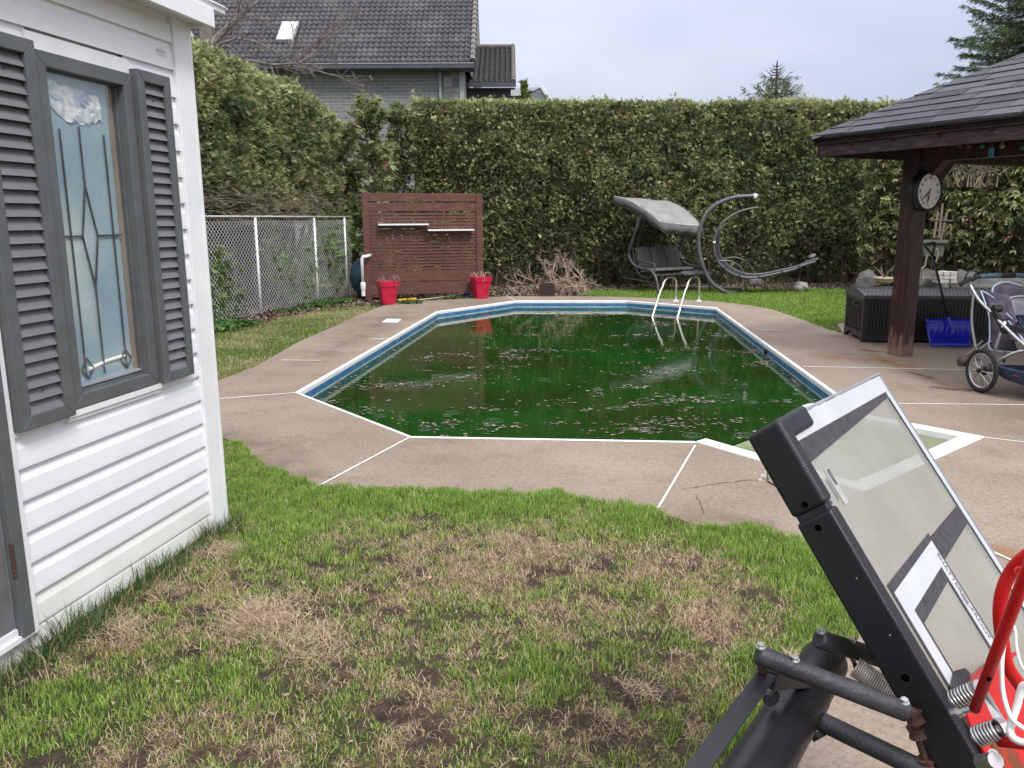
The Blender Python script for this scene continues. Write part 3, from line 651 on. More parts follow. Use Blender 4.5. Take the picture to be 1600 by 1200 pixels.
# straw tufts by the wall
tx = []; 
for px_, py_, r_, n_ in [(345, 865, .10, 500), (190, 985, .09, 380), (265, 925, .08, 240), (410, 970, .17, 1500), (490, 1008, .13, 500), (1240, 1035, .05, 200), (1003, 1085, .05, 120)]:
    p = G(px_, py_); a = RNG.normal(0, 1, (n_, 2))*r_*.6+np.array([p.x, p.y]); tx.append(a)
tx = np.concatenate(tx); n = len(tx); col = np.array([.58, .45, .32])*RNG.uniform(.6, 1.2, (n, 1))
blades(tx[:, 0], tx[:, 1], np.full(n, 0.0)+RNG.uniform(0, .02, n), RNG.uniform(.04, .09, n), RNG.uniform(.002, .0035, n), np.clip(RNG.normal(.955, .04, n), .6, .99), col, 'straw_tufts', 'tangled tufts of dead blond grass heaped on the foreground lawn')

# left lawn strip between fence and deck
fence_a, fence_b = V3(-6.6, 5.7, 0), V3(-3.42, 17.75, 0)
def far_lawn(poly, n, name, label, g, pale, h0, h1, w, drynoise=.5, dirt_amt=.3, seed=50):
    xs = [p[0] for p in poly]; ys = [p[1] for p in poly]
    x = RNG.uniform(min(xs), max(xs), n); y = RNG.uniform(min(ys), max(ys), n); k = inside(x, y, poly); x, y = x[k], y[k]
    nn = vnoise(x, y, .7, seed, 3); n2 = vnoise(x, y, .25, seed+1, 3); d = np.clip((n2-.55)*6*dirt_amt, 0, .9)
    k = RNG.random(len(x)) < 1-d; x, y, nn = x[k], y[k], nn[k]; n = len(x)
    f = np.clip((nn-.5)*3*drynoise+drynoise*.6+RNG.normal(0, .18, n), 0, 1)[:, None]
    col = (np.array(g)*(1-f)+np.array(pale)*f)*RNG.uniform(.7, 1.3, (n, 1))
    return blades(x, y, np.full(n, -.045), RNG.uniform(h0, h1, n), np.full(n, w)*RNG.uniform(.7, 1.3, n), np.clip(RNG.normal(.6, .2, n), .1, .95), col, name, label)
lp = [(fence_a.x+.25, fence_a.y), (fence_b.x+.35, fence_b.y-.7)]+[(p.x-.03, p.y) for p in left_edge[::-1]]+[(-3.55, 7.4), (-3.35, 6.5)]
far_lawn(lp, 110000, 'side_lawn_grass', 'thin yellowing grass in the strip between the chain-link fence and the pool deck', (.16, .23, .05), (.42, .38, .21), .02, .055, .009, .75, .5, 50)
# lawn behind the pool, right
rp_ = [(p.x, p.y+.02) for p in back_edge[3:]]+[(4.95, 12.5), (9, 13.1), (9.5, 18.6), (4.3, 19.4), (2.0, 19.3), (1.1, 18.2)]
far_lawn(rp_, 130000, 'back_lawn_grass', 'bright green grass behind the pool running up to the hedge', (.17, .30, .045), (.32, .37, .11), .03, .075, .011, .28, .10, 60)
# mulch bed under hedge and fence, with leaf litter
mulch_poly = [(-6.4, 7.0), (-6.9, 5), (-9, 5), (-9, 22), (16, 22), (16, 13.2), (9.2, 13.2), (9.2, 18.6), (4.3, 19.2), (2.0, 18.6), (1.3, 17.6)]+[(p.x, p.y+.03) for p in back_edge[3::-1]]+[(left_edge[-1].x, left_edge[-1].y+.05), (left_edge[-2].x-.3, left_edge[-2].y+.15), (-3.45, 15.2), (-4.25, 12.3)]
MB().poly([V3(x, y, -.035) for x, y in mulch_poly]).build('planting_bed', mulch, origin=(0, 15, -.035)); tag(bpy.data.objects['planting_bed'], kind='structure')
xs = RNG.uniform(-6, 9.3, 60000); ys = RNG.uniform(7, 20.5, 60000); k = inside(xs, ys, mulch_poly); pts = np.stack([xs, ys], 1)[k]
flakes(pts, -.03, .015, .045, [(.10, .06, .045), (.16, .11, .08), (.22, .16, .12), (.05, .035, .03), (.28, .21, .17), (.08, .09, .04)], 'leaf_litter', debris_m, 'brown fallen leaves and twigs on the planting bed under the hedge', 'leaf litter', .04)
# low weeds along the fence foot
wx_, wy_ = [], []
for (a_, b_, r_, n_) in [(515, 472, .35, 900), (360, 507, .35, 420), (335, 514, .3, 420), (490, 478, .3, 160), (700, 466, .4, 40), (640, 474, .25, 120), (455, 486, .3, 60)]:
    p = G(a_, b_); q = RNG.normal(0, .5, (n_, 2))*r_*np.array([1, .7])+np.array([p.x, p.y]); wx_.append(q)
wq = np.concatenate(wx_); o = flakes(wq, .0, .02, .045, [(.06, .14, .03), (.09, .19, .04), (.05, .10, .03)], 'ground_weeds', leaf_m, 'low green creeping weeds at the foot of the chain-link fence', 'weeds', .07)
# ================================================================== HEDGES AND TREES
def sprays(Pp, Nn, size, col, name, parent, nleaf=5, spread=.8, droop=.35, m=None, up=.35, wid=.16):
    """fans of narrow leaflets; Pp (n,3) roots, Nn (n,3) outward directions"""
    n = len(Pp)
    d = Nn+RNG.normal(0, .45, (n, 3))+np.array([0, 0, up]); d[:, 2] -= droop*RNG.random(n); d /= np.linalg.norm(d, axis=1)[:, None]
    r = RNG.normal(0, 1, (n, 3)); s = np.cross(d, r); s /= np.linalg.norm(s, axis=1)[:, None]
    sz = size*RNG.uniform(.55, 1.35, n); V = np.zeros((n, nleaf, 4, 3)); C = np.zeros((n, nleaf, 4, 3))
    nrm = np.cross(d, s)
    for k in range(nleaf):
        f = (k/(nleaf-1)-.5)*2 if nleaf > 1 else 0; ang = f*spread+RNG.normal(0, .12, n)
        dd = d*np.cos(ang)[:, None]+s*np.sin(ang)[:, None]+nrm*RNG.normal(0, .18, (n, 1)); ll = sz*(1-.35*abs(f)); root = Pp+d*(sz*.25*(1-abs(f)))[:, None]
        side = np.cross(dd, nrm); side /= np.linalg.norm(side, axis=1)[:, None]+1e-9; w = sz*wid
        V[:, k, 0] = root; V[:, k, 1] = root+dd*(ll*.55)[:, None]+side*w[:, None]; V[:, k, 2] = root+dd*ll[:, None]-np.array([0, 0, 1])*(ll*.12)[:, None]; V[:, k, 3] = root+dd*(ll*.45)[:, None]-side*w[:, None]
        c = col*RNG.uniform(.8, 1.2, (n, 1)); C[:, k] = c[:, None, :]; C[:, k, 2] *= 1.25
    q = np.arange(n*nleaf*4).reshape(-1, 4)
    o = np_mesh(name, V.reshape(-1, 3), [q], C.reshape(-1, 3), m or leaf_m, parent); o['kind'] = 'stuff'; return o
GRN = [np.array(c) for c in ((.150, .190, .080), (.215, .255, .110), (.33, .35, .17), (.105, .135, .068), (.40, .41, .22), (.34, .21, .135))]
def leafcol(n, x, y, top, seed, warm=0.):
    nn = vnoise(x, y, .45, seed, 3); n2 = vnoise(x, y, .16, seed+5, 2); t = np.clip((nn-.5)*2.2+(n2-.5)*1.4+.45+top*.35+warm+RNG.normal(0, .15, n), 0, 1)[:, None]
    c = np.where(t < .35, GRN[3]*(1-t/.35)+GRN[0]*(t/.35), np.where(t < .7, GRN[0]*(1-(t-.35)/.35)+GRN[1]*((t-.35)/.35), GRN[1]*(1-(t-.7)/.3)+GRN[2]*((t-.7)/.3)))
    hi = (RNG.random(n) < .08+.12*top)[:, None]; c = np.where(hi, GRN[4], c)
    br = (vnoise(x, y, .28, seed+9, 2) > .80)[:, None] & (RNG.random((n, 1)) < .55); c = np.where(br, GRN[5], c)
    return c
core_m = mat('hedge_shade_fill', (.045, .050, .026), (.085, .078, .050), 9, .95, .1, bump=1, bscale=14, c3=(.012, .012, .008), s3=4)  # dark fill for added light blockers, inner shade put into the colour
def hedge(name, a, b, label, ztop, zbot, thick, n, seed, size=.10, warm=0, low_sparse=True, facedir=1, topfn=None, endcap=None, gapfn=None, trunks=True, nleaf=5, wid=.12):
    """clipped hedge along a->b; its seen face lies on the right of a->b when facedir=1"""
    L = (b-a).length; e = (b-a)/L; f = V3(e.y, -e.x, 0)*facedir
    root = thing(name, ((a+b)/2).to_tuple(), label, 'hedge')
    zt = topfn or (lambda u: ztop+0*u)
    def off(u, z): return .30*(vnoise(u, z, 1.1, seed, 3)-.5)+.20*(vnoise(u, z, .35, seed+1, 2)-.5)
    # face
    nf = int(n*.72); u = RNG.uniform(0, L, nf); fr = RNG.random(nf); zz = zbot+(zt(u)-zbot)*fr**(.9)
    lay = np.abs(RNG.normal(0, .13, nf))
    rel = (zz-zbot)/(zt(u)-zbot); shape = -.25*np.clip((.35-rel)/.35, 0, 1)**1.2-.28*np.clip((rel-.88)/.12, 0, 1)**2
    o_ = off(u, zz)+shape-lay+.06
    keep = RNG.random(nf) < np.where(rel < .22, .28+rel*2.6, 1) if low_sparse else np.ones(nf, bool)
    holes = vnoise(u, zz, .30, seed+2, 2); keep &= ~((holes < .30) & (RNG.random(nf) < .75))
    if gapfn is not None: keep &= gapfn(u, zz)
    ea, fa = np.array(e), np.array(f); A = np.array(a)
    P1 = A+ea*u[:, None]+fa*o_[:, None]; P1[:, 2] = zz
    N1 = np.tile(fa, (nf, 1))+np.array([0, 0, .2])
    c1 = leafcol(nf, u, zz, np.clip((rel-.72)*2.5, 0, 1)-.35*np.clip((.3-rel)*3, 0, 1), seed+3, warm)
    # top
    nt_ = n-nf; u2 = RNG.uniform(0, L, nt_); w2_ = RNG.uniform(-thick, -.02, nt_); zz2 = zt(u2)+.16*(vnoise(u2, w2_, .5, seed+4, 3)-.5)-np.abs(RNG.normal(0, .07, nt_))+(RNG.random(nt_) < .03)*RNG.uniform(0, .16, nt_)
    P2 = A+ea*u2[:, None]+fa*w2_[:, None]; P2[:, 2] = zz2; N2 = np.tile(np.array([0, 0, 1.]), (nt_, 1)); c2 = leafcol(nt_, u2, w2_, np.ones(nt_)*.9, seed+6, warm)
    PP = np.concatenate([P1[keep], P2]); NN = np.concatenate([N1[keep], N2]); CC = np.concatenate([c1[keep], c2])
    if endcap:
        ne = endcap; w3 = RNG.uniform(-thick, .1, ne); z3 = RNG.uniform(zbot, float(zt(np.array([L]))[0]), ne); P3 = np.array(b)+ea*(RNG.normal(0, .15, ne)[:, None])+fa*w3[:, None]; P3[:, 2] = z3
        PP = np.concatenate([PP, P3]); NN = np.concatenate([NN, np.tile(ea, (ne, 1))]); CC = np.concatenate([CC, leafcol(ne, w3, z3, np.zeros(ne), seed+7, warm)])
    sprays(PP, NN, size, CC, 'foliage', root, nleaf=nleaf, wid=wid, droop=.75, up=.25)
    # added dark lumpy core that blocks light inside the hedge
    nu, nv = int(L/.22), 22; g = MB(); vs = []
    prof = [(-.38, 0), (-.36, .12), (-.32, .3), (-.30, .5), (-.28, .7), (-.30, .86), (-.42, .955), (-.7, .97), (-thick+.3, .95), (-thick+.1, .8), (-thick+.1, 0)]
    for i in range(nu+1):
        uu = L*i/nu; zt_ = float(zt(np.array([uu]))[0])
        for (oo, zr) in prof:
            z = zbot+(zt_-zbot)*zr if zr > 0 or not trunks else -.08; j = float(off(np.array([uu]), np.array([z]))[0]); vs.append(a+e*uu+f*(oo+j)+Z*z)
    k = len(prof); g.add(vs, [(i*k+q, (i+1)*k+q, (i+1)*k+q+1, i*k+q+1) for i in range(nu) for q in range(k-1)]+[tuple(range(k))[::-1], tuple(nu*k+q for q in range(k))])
    g.build('light_block_core', core_m, root)
    # stems seen low down through the thin skirt
    if trunks:
        tm = MB(); r = random.Random(seed)
        for i in range(int(L/.45)):
            uu = r.uniform(0, L); p = a+e*uu+f*(-.25+r.uniform(-.1, .1))
            q = [V3(p.x, p.y, 0), p+f*r.uniform(-.1, .15)+e*r.uniform(-.15, .15)+Z*(zbot+.5), p+f*r.uniform(-.1, .2)+e*r.uniform(-.3, .3)+Z*(zbot+1.3)]
            tm.tube(q, [.035, .025, .012], 5)
            for w in range(7):
                s0 = p+Z*(zbot+r.uniform(.0, 1.2)); s1 = s0+f*r.uniform(.1, .42)+e*r.uniform(-.45, .45)+Z*r.uniform(-.1, .35); s2 = s1+f*r.uniform(-.05, .12)+e*r.uniform(-.25, .25)+Z*r.uniform(-.1, .3)
                tm.tube([s0, s1, s2], [.008, .005, .002], 3)
        o = tm.build('stems', bark, root); o['kind'] = 'stuff'
    return root, e, f, L
# back hedge
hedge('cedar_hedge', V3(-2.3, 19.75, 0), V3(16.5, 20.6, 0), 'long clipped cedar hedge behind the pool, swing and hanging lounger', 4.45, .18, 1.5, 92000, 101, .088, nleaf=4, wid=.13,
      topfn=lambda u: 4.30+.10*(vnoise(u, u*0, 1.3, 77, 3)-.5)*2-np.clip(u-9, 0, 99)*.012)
# left hedge overhanging the fence
la, lb = V3(-6.95, 5.2, 0), V3(-3.65, 17.9, 0)
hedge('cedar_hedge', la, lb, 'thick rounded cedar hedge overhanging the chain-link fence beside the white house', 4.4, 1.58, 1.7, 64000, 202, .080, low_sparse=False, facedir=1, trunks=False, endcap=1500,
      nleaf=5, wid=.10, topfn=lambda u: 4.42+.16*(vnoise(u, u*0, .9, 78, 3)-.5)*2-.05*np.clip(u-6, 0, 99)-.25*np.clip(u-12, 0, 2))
# its brown thinned-out underside, and green shoots growing low behind the fence
root = thing('cedar_skirt', (-5.2, 11, 0), 'brown dry twigs and stray green shoots of the side hedge behind the chain-link fence', 'shrub')
e = (lb-la).normalized(); f = V3(e.y, -e.x, 0)
tm = MB(); r = random.Random(5)
for i in range(30):
    uu = i*.44+r.uniform(0, .2); p = la+e*uu-f*.45
    tm.tube([V3(p.x, p.y, -.05), p+f*r.uniform(-.05, .1)+Z*1.0, p+f*.2+e*r.uniform(-.2, .2)+Z*2.0], [.05, .04, .03], 6)
tm.build('trunk', bark, root)
tm = MB()
for i in range(1900):
    uu = r.uniform(0, 13); z0 = r.uniform(1.5, 2.15); p = la+e*uu+f*r.uniform(-.55, .1)+Z*z0; q = p+f*r.uniform(.05, .42)+e*r.uniform(-.35, .35)+Z*r.uniform(-.18, .12); tm.tube([p, p.lerp(q, .5)+Z*r.uniform(-.04, .06), q], [.006, .004, .0015], 3, cap=False)
o = tm.build('dry_twigs', twig_m, root); o['kind'] = 'stuff'
ps, cs = [], []
for uu, zc, rr_, nn in [(8.2, .85, .28, 420), (8.0, .35, .35, 420), (8.6, .4, .3, 300), (9.9, 1.0, .25, 260), (10.3, .6, .3, 240), (11.2, .9, .3, 300), (11.0, .3, .3, 240), (12.0, 1.0, .4, 500), (12.4, .5, .35, 400), (7.4, 1.2, .2, 120), (6.6, .5, .3, 200), (12.9, 1.3, .35, 500), (11.7, 1.4, .2, 150)]:
    a_ = RNG.normal(0, 1, (nn, 3))*rr_*np.array([.6, .3, .75]); base = np.array(la+e*uu+f*.14); ps.append(base+np.array(e)*a_[:, :1]+np.array(f)*(a_[:, 1:2]*.5)+np.array([0, 0, 1])*(a_[:, 2:]+zc)); cs.append(np.array([.11, .17, .05])*RNG.uniform(.6, 1.5, (nn, 1)))
ps = np.concatenate(ps); cs = np.concatenate(cs); k = ps[:, 2] > .02; sprays(ps[k], np.tile(np.array(f), (k.sum(), 1)), .085, cs[k], 'green_shoots', root)
MB().slab(la-f*1.3+Z*-.03, e*13.2, f*.12, Z*1.75).build('shade_backing', core_m, root)  # added dark sheet, stands for the shade behind the fence
# sparse corner cedars
def sparse_cedar(x, y, h, n, label, seed, w=.6, z0=.3, cone=True, size=.13, cmul=1.0):
    root = thing('cedar_tree', (x, y, 0), label, 'tree'); r = random.Random(seed)
    MB().tube([V3(x, y, -.1), V3(x+.05, y, h*.5), V3(x-.03, y, h*.97)], [.07, .045, .012], 7).build('trunk', bark, root)
    tm = MB(); P_ = []; 
    for i in range(int(h*16)):
        z = r.uniform(z0, h*.95); a = r.uniform(0, 6.28); L = w*(1.05-.65*z/h)*r.uniform(.5, 1.1) if cone else w*r.uniform(.4, 1)
        p0 = V3(x, y, z); p1 = p0+V3(math.cos(a)*L*.6, math.sin(a)*L*.6, L*.2); p2 = p0+V3(math.cos(a)*L, math.sin(a)*L, L*.6); tm.tube([p0, p1, p2], [.014, .009, .003], 4, cap=False)
        for k in range(max(3, int(n/(h*16)))): t_ = r.uniform(.3, 1.05); q = p0.lerp(p1, t_) if t_ < .5 else p1.lerp(p2, (t_-.5)*2); P_.append(q+V3(r.gauss(0, .07), r.gauss(0, .07), r.gauss(0, .07)))
    o = tm.build('limbs', bark, root); o['kind'] = 'stuff'
    P_ = np.array([tuple(p) for p in P_]); c = P_-np.array([x, y, 0]); c[:, 2] = 0; c /= np.linalg.norm(c, axis=1)[:, None]+1e-6
    sprays(P_, c, size, leafcol(len(P_), P_[:, 0], P_[:, 2], np.clip(P_[:, 2]/h-.5, 0, 1), seed)*cmul*.8, 'foliage', root); return root
sparse_cedar(-3.15, 19.0, 4.35, 2300, 'thin gappy cedar with brick showing through, in the corner behind the brown slatted screen', 31, .62)
sparse_cedar(-2.55, 19.7, 4.3, 2600, 'fuller cedar at the left end of the back hedge, right of the gappy one', 32, .6, size=.13)
sparse_cedar(-3.6, 18.3, 3.7, 2300, 'loose dull cedar where the side hedge ends, left of the slatted screen', 33, .6)

def branch_tree(name, label, starts, seed, m, depth=4, rmin=.003, cat='tree', root_loc=None, spread=.5, grav=0., nper=(2, 4)):
    r = random.Random(seed); root = thing(name, root_loc or starts[0][0][0], label, cat); big = MB(); small = MB()
    def grow(p, d, L, rad, lev):
        pts = [p]; q = p; dd = d.copy(); n = 4
        for i in range(n):
            dd = (dd+V3(r.gauss(0, .16), r.gauss(0, .16), r.gauss(0, .16)+grav)).normalized(); q = q+dd*L/n; pts.append(q)
        rs = [rad*(1-.6*i/n) for i in range(n+1)]; (big if rad > .012 else small).tube(pts, rs, 6 if rad > .012 else 3, cap=False)
        if lev > 0:
            for k in range(r.randint(*nper)):
                i = r.randint(1, n); nd = (dd+V3(r.gauss(0, spread), r.gauss(0, spread), r.gauss(0, spread))).normalized(); grow(pts[i], nd, L*r.uniform(.45, .75), max(rad*.5, rmin), lev-1)
    for pts, rad, L, lev, n_ in starts:
        big.tube(pts, [rad*(1-.5*i/(len(pts)-1)) for i in range(len(pts))], 8)
        for k in range(n_):
            i = r.randint(1, len(pts)-1); tt = r.random(); p = pts[i-1].lerp(pts[i], tt); d = (pts[i]-pts[i-1]).normalized(); d = (d+V3(r.gauss(0, .5), r.gauss(0, .5), r.gauss(0, .5))).normalized(); grow(p, d, L*r.uniform(.6, 1.1), rad*.4, lev)
        grow(pts[-1], (pts[-1]-pts[-2]).normalized(), L, rad*.5, lev)
    big.build('limbs', m, root, smooth=True)
    if small.v: o = small.build('twigs', m, root); o['kind'] = 'stuff'
    return root
ty = 17.0
def TY(x, y, d=0): return Y(x, y, ty+d)
trk = [V3(-7.6, 16.6, -.1), V3(-7.5, 16.7, 2.5), TY(318, 105)]
branch_tree('bare_tree', 'leafless tree spreading grey branches over the hedge beside the white house', [
    (trk, .10, .5, 1, 0),
    ([TY(318, 105), TY(335, 60, .2), TY(356, 40, .3), TY(385, 18, .2), TY(415, -8, .1)], .05, .75, 3, 5),
    ([TY(318, 105), TY(330, 72), TY(350, 52), TY(365, 38), TY(374, 20)], .042, .6, 3, 4),
    ([TY(318, 105), TY(345, 68, -.2), TY(370, 60, -.3), TY(395, 64, -.3), TY(425, 78, -.2)], .028, .7, 3, 6),
    ([TY(318, 120), TY(390, 95), TY(430, 102), TY(470, 98), TY(490, 84)], .035, .75, 3, 8),
    ([TY(430, 106), TY(460, 103, -.1), TY(500, 112, -.2), TY(535, 122, -.2)], .02, .5, 3, 7),
    ([TY(420, 100), TY(470, 80, .1), TY(500, 62, .1), TY(528, 42, .1)], .016, .5, 3, 6),
    ([TY(395, 90), TY(410, 70), TY(411, 48), TY(428, 28)], .016, .5, 2, 5)], 9, branch_m, spread=.45, rmin=.0048)
# spruces
def spruce(name, x, y, h, w, n, label, seed, z0=.08, bare_top=0, col=(.045, .075, .035), size=.26):
    root = thing(name, (x, y, 0), label, 'tree'); r = random.Random(seed)
    MB().tube([V3(x, y, -.1), V3(x, y, h*.6), V3(x, y, h)], [w*.07, w*.035, .02], 8).build('trunk', bark, root)
    lm = MB(); Pn = []; Dn = []; z = h*z0
    while z < h*.985:
        f_ = 1-z/h; L0 = w*f_**.8; k = 7 if L0 > .8 else 5; a0 = r.uniform(0, 6)
        for i in range(k):
            a = a0+i*2*math.pi/k+r.uniform(-.25, .25); L = L0*r.uniform(.7, 1.12); d = V3(math.cos(a), math.sin(a), 0); rise = .10 if f_ > .5 else (1.1 if bare_top else .45)
            pts = [V3(x, y, z), V3(x, y, z)+d*L*.5+Z*(-.04*L), V3(x, y, z)+d*L+Z*(rise*L*.45-.02)]
            lm.tube(pts, [.03*f_+.012, .015, .005], 4, cap=False)
            if bare_top and z > h*bare_top: continue
            m_ = max(3, int(L*n))
            for q in range(m_):
                t_ = r.uniform(.12, 1.05); p = pts[0].lerp(pts[1], t_*2) if t_ < .5 else pts[1].lerp(pts[2], (t_-.5)*2)
                sd_ = d.cross(Z)*r.choice((-1, 1)); Pn.append(p+sd_*r.uniform(0, .22*L*(1.05-t_))+Z*r.uniform(-.10, .03)); Dn.append(d*.9+sd_*r.uniform(.1, .8)+Z*r.uniform(-.5, .25))
        z += max(.12, .36*(f_**.4))*r.uniform(.7, 1.2)
    o = lm.build('limbs', bark, root); o['kind'] = 'stuff'
    Pn = np.array([tuple(p) for p in Pn]); Dn = np.array([tuple(p) for p in Dn]); c = np.array(col)*RNG.uniform(.6, 1.6, (len(Pn), 1)); c = np.where(RNG.random((len(Pn), 1)) < .25, c*np.array([2.0, 1.8, 1.5]), c)
    sprays(Pn, Dn, size, c, 'needles', root, nleaf=3, spread=.5, up=.05, wid=.09); return root
p = Y(1590, 300, 34); spruce('spruce_tree', p.x+.2, 34, 17.5, 4.9, 80, 'tall dark spruce rising behind the gazebo roof at the right', 3, z0=.35, size=.18, col=(.075, .11, .06))
p = Y(1203, 300, 33); spruce('spruce_tree', p.x, 33, 7.5, 3.6, 30, 'spruce top with a bare dead leader peeking over the middle of the back hedge', 4, z0=.6, bare_top=.92, col=(.085, .11, .065), size=.17)
p = Y(820, 300, 30); root = thing('young_cedar', (p.x, 30, 0), 'small pointed cedar tip beside the little far roof', 'tree')
MB().tube([V3(p.x, 30, 0), V3(p.x, 30, 6.25)], [.08, .01], 6).build('trunk', bark, root)
n = 500; zz = RNG.uniform(4.2, 6.2, n); rr_ = .26*np.clip((6.45-zz)/1.8, .05, 1)*np.sqrt(RNG.random(n)); aa = RNG.uniform(0, 6.28, n)
sprays(np.stack([p.x+np.cos(aa)*rr_, 30+np.sin(aa)*rr_, zz], 1), np.tile([0, 0, 1.], (n, 1)), .2, np.array([.10, .13, .03])*RNG.uniform(.7, 1.3, (n, 1)), 'foliage', root, nleaf=3)
# closer cedar hedge at the right behind the gazebo
ra, rb = V3(7.75, 18.4, 0), V3(16.0, 11.5, 0)
hedge('cedar_hedge', ra, rb, 'yellower cedar hedge in the right-hand corner, seen under the gazebo roof', 3.9, .35, 1.2, 15000, 303, .15, warm=.3, endcap=0, facedir=1,
      topfn=lambda u: 3.75+.35*(vnoise(u, u*0, 1.0, 79, 3)-.5)*2)
# bare stems poking out of that hedge's top
r = random.Random(8); tm = MB()
for i in range(34):
    x0 = 1520+r.gauss(0, 24); b0 = Y(x0, 292, 16.4+r.uniform(-.3, .3)); b1 = Y(x0+r.uniform(-12, 12), 272+r.uniform(-5, 5), 16.2); b2 = Y(x0+r.uniform(-26, 26), 244+r.uniform(-8, 16), 16.1); tm.tube([b0, b1, b2], [.014, .010, .004], 4)
    b3 = b1.lerp(b2, r.uniform(.1, .6)); tm.tube([b3, b3+V3(r.uniform(-.35, .35), r.uniform(-.1, .1), r.uniform(.02, .3))], [.008, .003], 4)
tag(tm.build('bare_shrub', twig_m), 'pale bare branches sticking out of the yellower hedge just below the gazebo beam', 'shrub')
# ================================================================== WHITE SIDED HOUSE (left edge of the view)
house = thing('garden_house', (wall_c.x, wall_c.y, 0), 'white vinyl-sided outbuilding with charcoal louvred shutters and leaded window at the left', 'building')
EXP = .121; Z0 = .108
def panel(u0, u1, z, zt, m, name='siding_panel'):
    pr = [(0, z+.004), (.017, z), (.017, z+.012), (.013, z+.072), (.004, z+.098), (.002, zt), (0, zt)]
    pts = [WP(u0, zz, o) for o, zz in pr]; mb = MB().prism(pts, -WD*(u1-u0)); return mb.build(name, m, house)
for k in range(-1, 20):
    z = Z0+EXP*k; zt = z+EXP+.004; m = vinyl_dirty if k in (-1, 0) else vinyl
    if k == -1: z += .03
    if z > 2.25: panel(.085, 3.4, z, min(zt, 2.52), m)
    elif zt > .885 and z < 2.2: panel(.085, .445, z, zt, m); panel(.99, 1.30, z, zt, m)
    else: panel(.085, 1.30, z, zt, m)
for u0, u1 in ((.3, 3.4),): MB().slab(WP(u0, -.2, -.02), -WD*(u1-u0), WN*.02, Z*.30).build('skirt_board', vinyl_dirty, house)
MB().slab(WP(1.30, .085, -.02), -WD*2.1, WN*.045, Z*.02).build('door_threshold', whitetrim, house)
# structural wall behind, the far gable side and corner post
MB().slab(WP(-.05, -.2, -.16), -WD*.49, WN*.14, Z*2.72).slab(WP(1.0, -.2, -.16), -WD*.30, WN*.14, Z*2.72).slab(WP(.44, -.2, -.16), -WD*.56, WN*.14, Z*1.06).slab(WP(.40, 2.22, -.16), -WD*3.0, WN*.14, Z*.32).build('wall', whitetrim, house)
side = MB()
for k in range(-1, 20):
    z = Z0+EXP*k; side.prism([WP(-.05, z, -.05)+WD*o+Z*dz for o, dz in ((0, .004), (.015, 0), (.004, .098), (0, EXP))], -WN*2.6)
o = side.build('side_siding', vinyl, house)
cp = MB(); cp.prism([WP(-.03, -.03, -.03), WP(-.03, -.03, .028), WP(.092, -.03, .028), WP(.092, -.03, 0), WP(-.06, -.03, -.03)][:4], Z*2.55); cp.slab(WP(-.03, -.03, -.11), WD*.028, WN*.138, Z*2.55)
cp.build('corner_trim', whitetrim, house, bevel=.004)
# window
_WP = WP
def WP(u, z, o=0): return _WP(u+.036, z, o)
win = MB().slab(WP(.392, 2.214, .0), -WD*.585, WN*.018, Z*.060).build('window', whitetrim, house)
MB().slab(WP(.385, .842, .0), -WD*.60, WN*.030, Z*.024).build('lower_trim', whitetrim, win); MB().slab(WP(.385, .824, .0), -WD*.60, WN*.022, Z*.016).build('lower_trim', whitetrim, win)
def frame(u0, u1, z0, z1, w, o0, o1, m, name, parent, mitre=True, bevel=.003):
    mb = MB()
    outr = [(u0, z0), (u1, z0), (u1, z1), (u0, z1)]; inr = [(u0+w, z0+w), (u1-w, z0+w), (u1-w, z1-w), (u0+w, z1-w)]
    for i in range(4):
        j = (i+1) % 4; pts = [WP(*outr[i], o0), WP(*outr[j], o0), WP(*inr[j], o0), WP(*inr[i], o0)]; mb.prism(pts, WN*(o1-o0))
    return mb.build(name, m, parent, bevel=bevel)
frame(.404, .958, .868, 2.214, .055, -.01, .032, grey_paint, 'frame', win)
frame(.458, .904, .922, 2.160, .008, -.028, -.005, grey_paint, 'inner_frame', win)
MB().slab(WP(.474, .940, -.028), -WD*.416, WN*.022, Z*.010).build('sill', mat('pale_grey_sill', (.33, .34, .36), (.28, .29, .3), 8, .4), win)
MB().slab(WP(.3, .7, -.30), -WD*.9, WN*.01, Z*1.7).build('room_shade', mat('dark_interior', (.05, .06, .07)), win)
gm = bpy.data.materials.new('window_glass'); gm.use_nodes = True; t = gm.node_tree; b = t.nodes['Principled BSDF']; b.inputs['Roughness'].default_value = .04; b.inputs['Base Color'].default_value = (.3, .38, .4, 1)
tr = N(t, 'ShaderNodeBsdfTransparent'); ms = N(t, 'ShaderNodeMixShader'); fr = N(t, 'ShaderNodeLayerWeight'); fr.inputs[0].default_value = .35
gl = N(t, 'ShaderNodeBsdfGlossy'); gl.inputs['Roughness'].default_value = .03
ms.inputs[0].default_value = .13; t.links.new(tr.outputs[0], ms.inputs[1]); t.links.new(gl.outputs[0], ms.inputs[2]); t.links.new(ms.outputs[0], t.nodes['Material Output'].inputs[0])
MB().poly([WP(.464, .93, -.008), WP(.898, .93, -.008), WP(.898, 2.154, -.008), WP(.464, 2.154, -.008)]).build('pane', gm, win)
film = mat('frosted_blue_film', (.24, .35, .42), (.34, .44, .48), 2.2, .35, .5, c3=(.50, .58, .56), s3=1.4, bump=.03, bscale=8)
brownc = mat('beige_curtain_edge', (.30, .26, .22), (.24, .2, .17), 6, .8)
MB().slab(WP(.51, .93, -.026), -WD*.392, WN*.004, Z*1.225).build('privacy_film', film, win); MB().slab(WP(.460, .93, -.034), -WD*.085, WN*.006, Z*1.225).build('curtain_edge', brownc, win)
lead = mat('lead_came', (.05, .055, .06), (.09, .095, .1), 30, .5)
